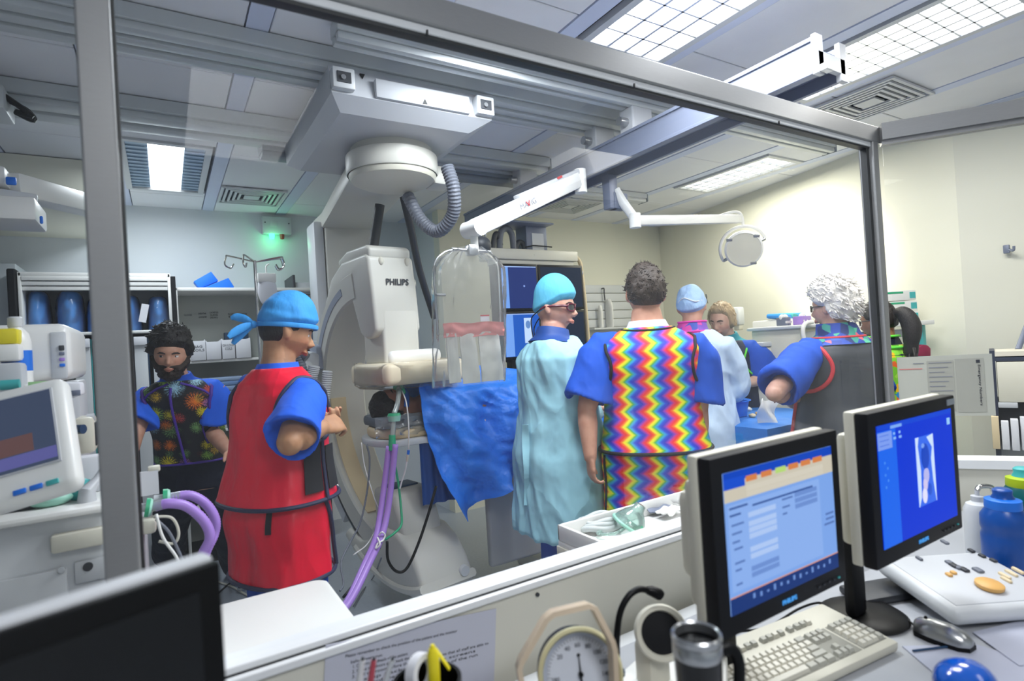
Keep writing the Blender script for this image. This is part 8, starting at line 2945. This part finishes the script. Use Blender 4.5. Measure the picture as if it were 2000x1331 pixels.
# intercom with gooseneck microphone and round speaker
a0_, b0_ = P(1220, 1305, z=ZD + 0.06), P(1400, 1262, z=ZD + 0.06)
t = thing('intercom', 'white desk intercom with a black gooseneck microphone and round speaker', 'intercom', (0.93, 0.90, ZD))
mb = MB()
ib = [P(1212, 1312, z=ZD + 0.06), P(1268, 1262, z=ZD + 0.06), P(1420, 1262, z=ZD + 0.06), P(1420, 1360, z=ZD + 0.06), P(1215, 1380, z=ZD + 0.06)]
mb.prism([(v_.x, v_.y) for v_ in ib], (0, 0, ZD + 0.001), (1, 0, 0), (0, 1, 0), (0, 0, 1), 0.059, 0.008)
mb.build('base', M['white'], t)
q = P(1205, 1308, D=1.02)
pts = [P(1208, 1318, D=1.03), P(1205, 1290, D=1.04), P(1205, 1240, D=1.06), P(1212, 1195, D=1.07), P(1228, 1165, D=1.08), P(1248, 1152, D=1.09), P(1268, 1154, D=1.10)]
MB().tube(curve(pts, 8), 0.0062, 12).build('gooseneck', M['black'], t)
MB().tube([P(1262, 1153, D=1.10), P(1272, 1155, D=1.10), P(1288, 1162, D=1.10), P(1292, 1165, D=1.10)], [0.007, 0.010, 0.011, 0.009], 16).build('microphone_head', M['black'], t)
MB().cyl(P(1208, 1318, D=1.03), P(1208, 1310, D=1.03), 0.012).build('neck_socket', M['navy'], t)
sc_ = P(1292, 1237, D=1.10)
sf = Vector((-0.50, -0.80, 0.35)).normalized()
rs = sf.to_track_quat('Z', 'Y').to_matrix()
MB().lathe(sc_, [(0.0, -0.06), (0.040, -0.055), (0.050, -0.02), (0.052, 0.0), (0.049, 0.006), (0.041, 0.006), (0.038, -0.002)], 40, rs).build('speaker_case', M['cream'], t)
MB().lathe(sc_, [(0.0385, -0.001), (0.0, 0.001)], 40, rs).build('speaker_mesh', M['blackmat'], t)
MB().box((sc_.x, sc_.y + 0.03, (sc_.z + ZD + 0.06) / 2 - 0.02), (0.06, 0.05, sc_.z - ZD - 0.06), 0.015).build('speaker_neck', M['cream'], t)
for k in range(3):
    q = P(1268 + 14 * k, 1292 - 3 * k, z=ZD + 0.0608)
    MB().ell(q, (0.010, 0.006, 0.0015), nu=14, nv=8).build('printed_mark', M['carriage'], t)

# travel mug
DMg = 0.80
q = P(1360, 1238, D=DMg)
r_ = 0.0350
hM = q.z
t = thing('travel_mug', 'black and steel travel mug with handle in front of the monitor', 'mug', (q.x, q.y, ZD))
bc = Vector((q.x, q.y, 0))
hb_ = hM - 0.175
MB().lathe(bc, [(0, hb_), (0.026, hb_), (0.028, hb_ + 0.01), (0.033, hM - 0.031), (0.0336, hM - 0.029)], 40).build('mug_body', mat('mug_dark', '0d0e11', 0.3), t)
MB().lathe(bc, [(0.0332, hM - 0.030), (0.0345, hM - 0.027), (0.0345, hM - 0.012), (0.0332, hM - 0.010)], 40).build('steel_collar', M['steel'], t)
MB().lathe(bc, [(0.033, hM - 0.010), (r_, hM - 0.006), (r_, hM), (0.0325, hM + 0.003), (0.0295, hM), (0.029, hM - 0.012)], 40).build('steel_rim', M['steel'], t)
MB().lathe(bc, [(0.0295, hM - 0.002), (0.029, hM - 0.014), (0.0, hM - 0.016)], 40).build('lid', M['black'], t)
MB().ell((bc.x, bc.y, hM - 0.014), (0.006, 0.006, 0.004), nu=12, nv=8).build('lid_button', M['black'], t)
hd = Vector((0.90, -0.43, 0)).normalized()
hpt = [bc + hd * 0.032 + Vector((0, 0, hM - 0.030)), bc + hd * 0.050 + Vector((0, 0, hM - 0.028)), bc + hd * 0.060 + Vector((0, 0, hM - 0.05)), bc + hd * 0.055 + Vector((0, 0, hM - 0.095)), bc + hd * 0.040 + Vector((0, 0, hM - 0.12)), bc + hd * 0.028 + Vector((0, 0, hM - 0.125))]
MB().tube(curve(hpt, 6), 0.009, 12, ry=0.006).build('handle', M['black'], t)
if hb_ > ZD + 0.012:
    tag(MB().box2((bc.x - 0.09, bc.y - 0.09, ZD + 0.001), (bc.x + 0.055, bc.y + 0.05, hb_ - 0.001), 0.004).build('book_stack', M['dark'], None), 'dark boxed folder on the desk under the travel mug', 'folder')

# keyboard
kp = [P(1440, 1228, z=ZD + 0.03), P(1614, 1182, z=ZD + 0.03), P(1755, 1262, z=ZD + 0.015)]
kd = (kp[2] - kp[1])
kd.z = 0
kdep = kd.length
ky = Vector((0.10, 0.995, 0))
kx = Vector((ky.y, -ky.x, 0))
o0 = Vector((kp[2].x, kp[2].y, 0))         # near right corner
t = thing('keyboard', 'beige computer keyboard on the desk in front of the left monitor', 'keyboard', (o0.x, o0.y, ZD), 0)
KW, KD = 0.46, min(0.21, kdep)
tilt = R(5)
kz = Vector((0, 0, 1))
K3 = Matrix((kx, ky * math.cos(tilt) + kz * math.sin(tilt), -ky * math.sin(tilt) + kz * math.cos(tilt))).transposed()
K4 = Matrix.Translation(Vector((o0.x, o0.y, ZD + 0.003))) @ K3.to_4x4()
mb = MB(K4)
mb.box2((-KW, 0, 0), (0, KD, 0.022), 0.006)
mb.build('case', mat('keyboard_beige', 'cbc8ba', 0.5), t)
mb = MB(K4)
mb.box2((-KW + 0.012, 0.02, 0.0215), (-0.10, KD - 0.075, 0.0228))
mb.box2((-0.094, 0.02, 0.0215), (-0.012, KD - 0.075, 0.0228))
mb.build('key_well', mat('key_well', '8c8b82', 0.6), t, 0)
km = mat('key_cap', 'cfccc0', 0.5)
kg = mat('key_cap_grey', 'aeada4', 0.5)
kcache = {}


def key(x, y, w, h, m):
    kk = (round(w, 4), round(h, 4), m.name)
    if kk not in kcache:
        b_ = MB()
        w2, h2 = w / 2 - 0.0012, h / 2 - 0.0012
        w3, h3 = w2 - 0.002, h2 - 0.002
        b_.add([(-w2, -h2, 0), (w2, -h2, 0), (w2, h2, 0), (-w2, h2, 0), (-w3, -h3 + 0.0005, 0.0075), (w3, -h3 + 0.0005, 0.0075), (w3, h3 + 0.0005, 0.0085), (-w3, h3 + 0.0005, 0.0085)],
               [(4, 5, 6, 7), (0, 1, 5, 4), (1, 2, 6, 5), (2, 3, 7, 6), (3, 0, 4, 7)])
        me = b_.mesh('key')
        me.materials.append(m)
        kcache[kk] = me
    o = bpy.data.objects.new('key', kcache[kk])
    C.objects.link(o)
    o.parent = t
    o.matrix_local = WM[t.name].inverted() @ K4 @ Matrix.Translation((x, y, 0.0228))
    WM[o.name] = WM[t.name]


pw = (KW - 0.012 - 0.100) / 19.0
kh = (KD - 0.098) / 5
rows = [[1.5, 1.5, 7, 1.5, 1.5, 1.5], [2.2] + [1] * 10 + [2.3], [1.8] + [1] * 11 + [1.7], [1.4] + [1] * 12 + [1.1], [1] * 13 + [1.5]]
for r_i, row in enumerate(rows):
    x = -KW + 0.013
    for w in row:
        key(x + w * pw / 2, 0.022 + kh * (r_i + 0.5), w * pw, kh, kg if (w > 1.3 and w < 6) else km)
        x += w * pw
    if r_i in (0, 3, 4):
        for j in range(3):
            key(x + pw * (0.9 + j), 0.022 + kh * (r_i + 0.5), pw, kh, kg)
    elif r_i == 1:
        key(x + pw * 1.9, 0.022 + kh * 1.5, pw, kh, kg)
for r_i in range(5):
    for j in range(4):
        key(-0.092 + 0.0195 * (j + 0.5), 0.022 + kh * (r_i + 0.5), 0.0195, kh, km if j < 3 and r_i < 4 else kg)
fx = -KW + 0.013
for k in range(16):
    gap = 0.012 * (k // 4 if k < 13 else 3.4)
    key(fx + 0.0188 * (k + 0.5) + gap, KD - 0.045, 0.0185, 0.016, kg if k % 5 else km)
cable('desk_cable', 'thin dark cable looping behind the keyboard', 'cable', [P(1440, 1235, z=ZD + 0.01), P(1500, 1225, z=ZD + 0.012), P(1560, 1190, z=ZD + 0.012), P(1600, 1178, z=ZD + 0.01), P(1620, 1190, z=ZD + 0.01)], 0.003, M['black'])

# mouse with cable
a, b = P(1790, 1222, z=ZD + 0.015), P(1900, 1262, z=ZD + 0.015)
md = (b - a)
md.z = 0
ml = max(0.11, md.length)
md.normalize()
mx_ = Vector((md.y, -md.x, 0))
mc = (a + b) / 2
t = thing('computer_mouse', 'silver and black computer mouse on the desk beside the papers', 'mouse', (mc.x, mc.y, ZD))
prof = [(-0.058, 0.012, 0.022), (-0.05, 0.025, 0.030), (-0.02, 0.031, 0.038), (0.015, 0.031, 0.038), (0.04, 0.027, 0.030), (0.056, 0.014, 0.016)]
rg = []
for u, w_, h_ in prof:
    rg.append([Vector((mc.x, mc.y, ZD + 0.010)) + md * u + mx_ * (w_ * math.cos(PI * k / 14)) + Vector((0, 0, h_ * 0.9 * math.sin(PI * k / 14))) for k in range(15)])
MB().loft(rg).build('shell', M['steel'], t, 60)
rg = []
for u, w_, h_ in prof:
    rg.append([Vector((mc.x, mc.y, ZD + 0.001)) + md * u * 1.01 + mx_ * (w_ * 1.02 * x_) + Vector((0, 0, z_)) for x_, z_ in ((-1, 0), (1, 0), (1, 0.011), (-1, 0.011))])
MB().loft(rg).build('lower_shell', M['black'], t, 30)
MB().ell(Vector((mc.x, mc.y, ZD + 0.040)) - md * 0.035, (0.004, 0.004, 0.006), nu=12, nv=8).build('wheel', M['black'], t)
cable('mouse_cable', 'dark mouse cable running back under the monitor', 'cable', [Vector((mc.x, mc.y, ZD + 0.012)) - md * 0.057, P(1755, 1202, z=ZD + 0.006), P(1710, 1195, z=ZD + 0.006), P(1660, 1195, z=ZD + 0.006), P(1640, 1205, z=ZD + 0.006)], 0.0025, M['black'])

# slanted control console at the right
cp4 = [P(1748, 1112, z=ZD + 0.08), P(1930, 1214, z=ZD + 0.05), P(2040, 1160, z=ZD + 0.05), P(1868, 1052, z=ZD + 0.09)]
ux = (cp4[1] - cp4[0])
ux = (ux + (cp4[2] - cp4[3])) / 2
uy = ((cp4[3] - cp4[0]) + (cp4[2] - cp4[1])) / 2
lx, ly = ux.length * 1.0, uy.length * 1.08
ux.normalize()
uy = (uy - ux * uy.dot(ux)).normalized()
uz = ux.cross(uy)
cc = sum(cp4, Vector()) / 4
t = thing('control_console', 'sloping pale control console with grey buttons and a tan round knob', 'console', (cc.x, cc.y, ZD))
P4 = Matrix(((ux.x, uy.x, uz.x, cc.x), (ux.y, uy.y, uz.y, cc.y), (ux.z, uy.z, uz.z, cc.z), (0, 0, 0, 1)))
mb = MB(P4)
mb.box2((-lx / 2, -ly / 2, -0.045), (lx / 2, ly / 2, 0.0), 0.02, 3)
mb.build('casing', M['white2'], t)
mb = MB(P4)
mb.box2((-lx / 2 + 0.02, -ly / 2 + 0.02, -0.002), (lx / 2 - 0.02, ly / 2 - 0.02, 0.0015), 0.001)
mb.build('top_plate', M['carriage'], t)
lo = min((P4 @ Vector((sx * lx / 2, sy * ly / 2, -0.045))).z for sx in (1, -1) for sy in (1, -1))
MB().box2((cc.x - 0.09, cc.y - 0.06, ZD + 0.001), (cc.x + 0.09, cc.y + 0.06, max(ZD + 0.012, cc.z - 0.04)), 0.01).build('foot', M['dark'], t)
PI4 = P4.inverted()


def onpanel(px, py):
    d = ray(px, py)
    n_ = uz
    tt = (cc - CPOS).dot(n_) / d.dot(n_)
    v_ = PI4 @ (CPOS + d * tt)
    return v_.x, v_.y


for k, (px, py, rx_, ry_, m_) in enumerate(((1863, 1108, 0.011, 0.008, 'dark'), (1854, 1102, 0.009, 0.008, 'rubber'), (1883, 1116, 0.011, 0.008, 'dark'), (1872, 1112, 0.009, 0.008, 'rubber'), (1910, 1117, 0.012, 0.009, 'rubber'), (1897, 1079, 0.009, 0.006, 'dark'), (1918, 1089, 0.009, 0.006, 'dark'), (1940, 1098, 0.009, 0.006, 'dark'), (1853, 1126, 0.008, 0.006, 'orange'), (1862, 1122, 0.007, 0.006, 'orange'), (1845, 1062, 0.012, 0.006, 'rubber'), (1795, 1094, 0.010, 0.005, 'rubber'),
                                            (1962, 1128, 0.016, 0.005, 'beige'), (1975, 1123, 0.016, 0.005, 'beige'), (1988, 1118, 0.016, 0.005, 'beige'), (1965, 1136, 0.014, 0.005, 'beige'))):
    x, y = onpanel(px, py)
    mb = MB(P4)
    mb.box((x, y, 0.004), (rx_ * 2, ry_ * 2, 0.008), 0.003)
    mb.build('button', M[m_], t)
x, y = onpanel(1932, 1150)
mb = MB(P4)
mb.lathe((x, y, 0), [(0.0, 0.016), (0.026, 0.016), (0.030, 0.013), (0.030, 0.006), (0.024, 0.0)], 40)
mb.build('round_knob', M['orange'], t)
mb = MB(P4)
mb.cyl((x, y, 0.0), (x, y, 0.008), 0.020)
mb.build('knob_shaft', M['dark'], t)
# dark cable box under the right monitor
q = P(1760, 1150, z=ZD + 0.02)
tag(MB().box((q.x - 0.03, q.y + 0.03, ZD + 0.012), (0.20, 0.10, 0.022), 0.008, (0, 0, -0.35)).build('dark_docking_pad', M['dark'], None), 'flat dark pad on the desk under the right monitor', 'pad')
cable('white_cable', 'white cable crossing the desk behind the dark pad', 'cable', [P(1645, 1115, z=ZD + 0.02), P(1690, 1090, z=ZD + 0.03), P(1720, 1085, z=ZD + 0.02)], 0.004, M['white'])
# papers and blue thing in the front right
for k, (pp, lab) in enumerate((([(1762, 1262), (1905, 1258), (2040, 1300), (1985, 1380), (1860, 1345)], 'white sheet lying on the desk under the mouse'), ([(1900, 1235), (2060, 1195), (2120, 1290), (1990, 1300)], 'white sheet lying on the desk in front of the console'))):
    q = [P(a, b, z=ZD + 0.003 + 0.002 * k) for a, b in pp]
    tag(MB().prism([(v_.x, v_.y) for v_ in q], (0, 0, ZD + 0.001 + 0.002 * k), (1, 0, 0), (0, 1, 0), (0, 0, 1), 0.0015).build('paper_sheet', mat('sheet_lilac_%d' % k, 'b8bccc', 0.8), None, 0), lab, 'paper', 'sheets on the desk')
q = P(1790, 1268, z=ZD + 0.005)
pn0, pn1 = P(1783, 1272, z=ZD + 0.006), P(1850, 1264, z=ZD + 0.006)
o = thing('desk_pen', 'dark slim pen lying on the sheet by the mouse', 'pen', pn0)
MB().tube([pn0, pn1], 0.0025, 8).build('barrel', M['navy'], o)
MB().tube([pn1, pn1 + (pn1 - pn0) * 0.12], [0.002, 0.0008], 8).build('tip', M['dark'], o)
q = P(1885, 1335, D=0.86)
t = thing('blue_handset', 'glossy blue rounded plastic handset at the bottom right edge', 'handset', (q.x, q.y, ZD))
M['bluegloss'] = mat('blue_gloss', '0c50b0', 0.15, coat=0.5)
MB().ell((q.x, q.y, max(ZD + 0.05, q.z)), (0.050, 0.040, 0.032)).build('body', M['bluegloss'], t, 180)
MB().box((q.x, q.y, (ZD + q.z) / 2), (0.06, 0.05, max(0.03, q.z - ZD)), 0.012).build('stand', M['blackmat'], t)
MB().ell((q.x - 0.055, q.y - 0.01, max(ZD + 0.035, q.z - 0.022)), (0.028, 0.024, 0.02)).build('lobe', M['bluegloss'], t, 180)

# bottles by the return window
def sport_bottle(label, px, py, D_, h, r, body, capm, lidm, group='drinks bottles beside the return window'):
    q = P(px, py, D=D_)
    t = thing('drinks_bottle', label, 'bottle', (q.x, q.y, ZD), group=group)
    b_ = Vector((q.x, q.y, ZD + 0.001))
    MB().lathe(b_, [(0, 0), (r * 0.9, 0), (r, 0.012), (r, h * 0.45), (r * 0.93, h * 0.5), (r, h * 0.55), (r * 0.98, h * 0.68), (r * 0.72, h * 0.78)], 36).build('body', body, t)
    MB().lathe(b_, [(r * 0.74, h * 0.76), (r * 0.78, h * 0.78), (r * 0.76, h * 0.87), (r * 0.5, h * 0.89)], 32).build('screw_cap', capm, t)
    MB().lathe(b_, [(r * 0.5, h * 0.885), (r * 0.40, h * 0.93), (r * 0.42, h * 0.98), (r * 0.3, h), (0, h)], 28).build('spout', lidm, t)
    return t


M['bluebottle'] = mat('bottle_blue', '0c4a9c', 0.3)
M['greenbottle'] = mat('bottle_green', '0a5a5c', 0.3)
M['lime'] = mat('cap_lime', 'b0c818', 0.4)
D1 = 1.62
zb1 = P(1955, 955, D=D1).z
sport_bottle('dark blue drinks bottle beside the right monitor', 1960, 1000, D1, zb1 - ZD, 0.056, M['bluebottle'], M['blue'], M['bluebottle'])
D2 = 1.78
zb2 = P(1992, 914, D=D2).z
sport_bottle('dark green drinks bottle with lime cap at the right edge', 2003, 1000, D2, zb2 - ZD, 0.058, M['greenbottle'], M['lime'], M['teal'])
q = P(1912, 1020, D=1.75)
zs5 = P(1922, 950, D=1.75).z
t = thing('trigger_spray', 'pale plastic pump bottle between the right monitor and the blue bottle', 'bottle', (q.x, q.y, ZD))
b_ = Vector((q.x, q.y, ZD + 0.001))
hh = zs5 - ZD
MB().lathe(b_, [(0, 0), (0.036, 0), (0.038, 0.01), (0.038, hh * 0.66), (0.03, hh * 0.75), (0.014, hh * 0.79)], 28).build('body', M['white2'], t)
MB().lathe(b_, [(0.016, hh * 0.78), (0.017, hh * 0.86), (0.006, hh * 0.87), (0.006, hh * 0.94), (0, hh * 0.94)], 20).build('pump_collar', M['carriage'], t)
MB().tube(curve([b_ + Vector((0, 0, hh * 0.94)), b_ + Vector((0.012, -0.006, hh * 0.99)), b_ + Vector((0.045, -0.02, hh * 0.97)), b_ + Vector((0.052, -0.024, hh * 0.90))], 5), 0.007, 10).build('nozzle', M['chrome'], t)

# notices taped to the glass of the return window
def retpt(px, py, off=0.012):
    d = ray(px, py)
    n_ = nret
    tt = (c0 - n_ * off - CPOS).dot(n_) / d.dot(n_)
    return CPOS + d * tt


q = [retpt(1752, 700), retpt(1932, 690), retpt(1936, 812), retpt(1758, 815)]
t = thing('glass_notice', 'pale printed sheets taped to the return window above the right monitor', 'notice', q[3])
k0 = (q[0] - c0).dot(dret)
k1 = (q[1] - c0).dot(dret)
zt6, zb6 = (q[0].z + q[1].z) / 2, (q[2].z + q[3].z) / 2


def rsheet(a, b, z0, z1, off, name, m, par):
    mb = MB()
    pts = [c0 + dret * a - nret * (off + 0.0008), c0 + dret * b - nret * (off + 0.0008), c0 + dret * b - nret * off, c0 + dret * a - nret * off]
    mb.add([p_ + Vector((0, 0, z0)) for p_ in pts] + [p_ + Vector((0, 0, z1)) for p_ in pts],
           [(0, 3, 2, 1), (4, 5, 6, 7), (0, 1, 5, 4), (1, 2, 6, 5), (2, 3, 7, 6), (3, 0, 4, 7)])
    return mb.build(name, m, par, 0)


M['sheetgrey'] = mat('notice_back', 'c2c3b8', 0.7, var=0.03)
M['sheetgrey2'] = mat('notice_grey', 'b0b0a6', 0.7, var=0.03)
rsheet(k0, k1 + 0.01, zb6, zt6, 0.006, 'backing_sheet', M['sheetgrey'], t)
W6 = k1 - k0
sh_ = rsheet(k0 + W6 * 0.33, k0 + W6 * 0.62, zb6 + 0.02, zt6 - 0.02, 0.0075, 'printed_sheet', M['sheetgrey2'], t)
sh2 = rsheet(k0 + W6 * 0.64, k1 - W6 * 0.06, zb6 + 0.015, zt6 - 0.016, 0.0075, 'printed_sheet', M['sheetgrey2'], t)
mp = c0 + dret * (k1 - W6 * 0.11) - nret * 0.0088
text('Emergency Numbers', 'notice_title', (mp.x, mp.y, (zt6 + zb6) / 2), (0, 0, -1), dret, 0.012, M['ink'], sh2, fit=(zt6 - zb6) * 0.66)
for k in range(9):
    zz = zt6 - 0.03 - 0.019 * k
    rsheet(k0 + W6 * 0.35, k0 + W6 * (0.60 - 0.04 * (k % 3)), zz, zz + 0.003, 0.0087, 'text_row', M['inkfaint'], sh_)
for k, (u0, u1, dz, c) in enumerate(((0.02, 0.28, 0.052, 'red'), (0.02, 0.30, 0.20, 'inkfaint'), (0.02, 0.28, 0.18, 'inkfaint'), (0.18, 0.30, 0.030, 'inkfaint'))):
    rsheet(k0 + W6 * u0, k0 + W6 * u1, zt6 - dz, zt6 - dz + 0.003, 0.0075, 'text_row', M['redlabel'] if c == 'red' else M[c], t)
rsheet(k0 + W6 * 0.86, k0 + W6 * 0.90, zt6 - 0.034, zt6 - 0.022, 0.0087, 'emblem', M['ink'], sh2)
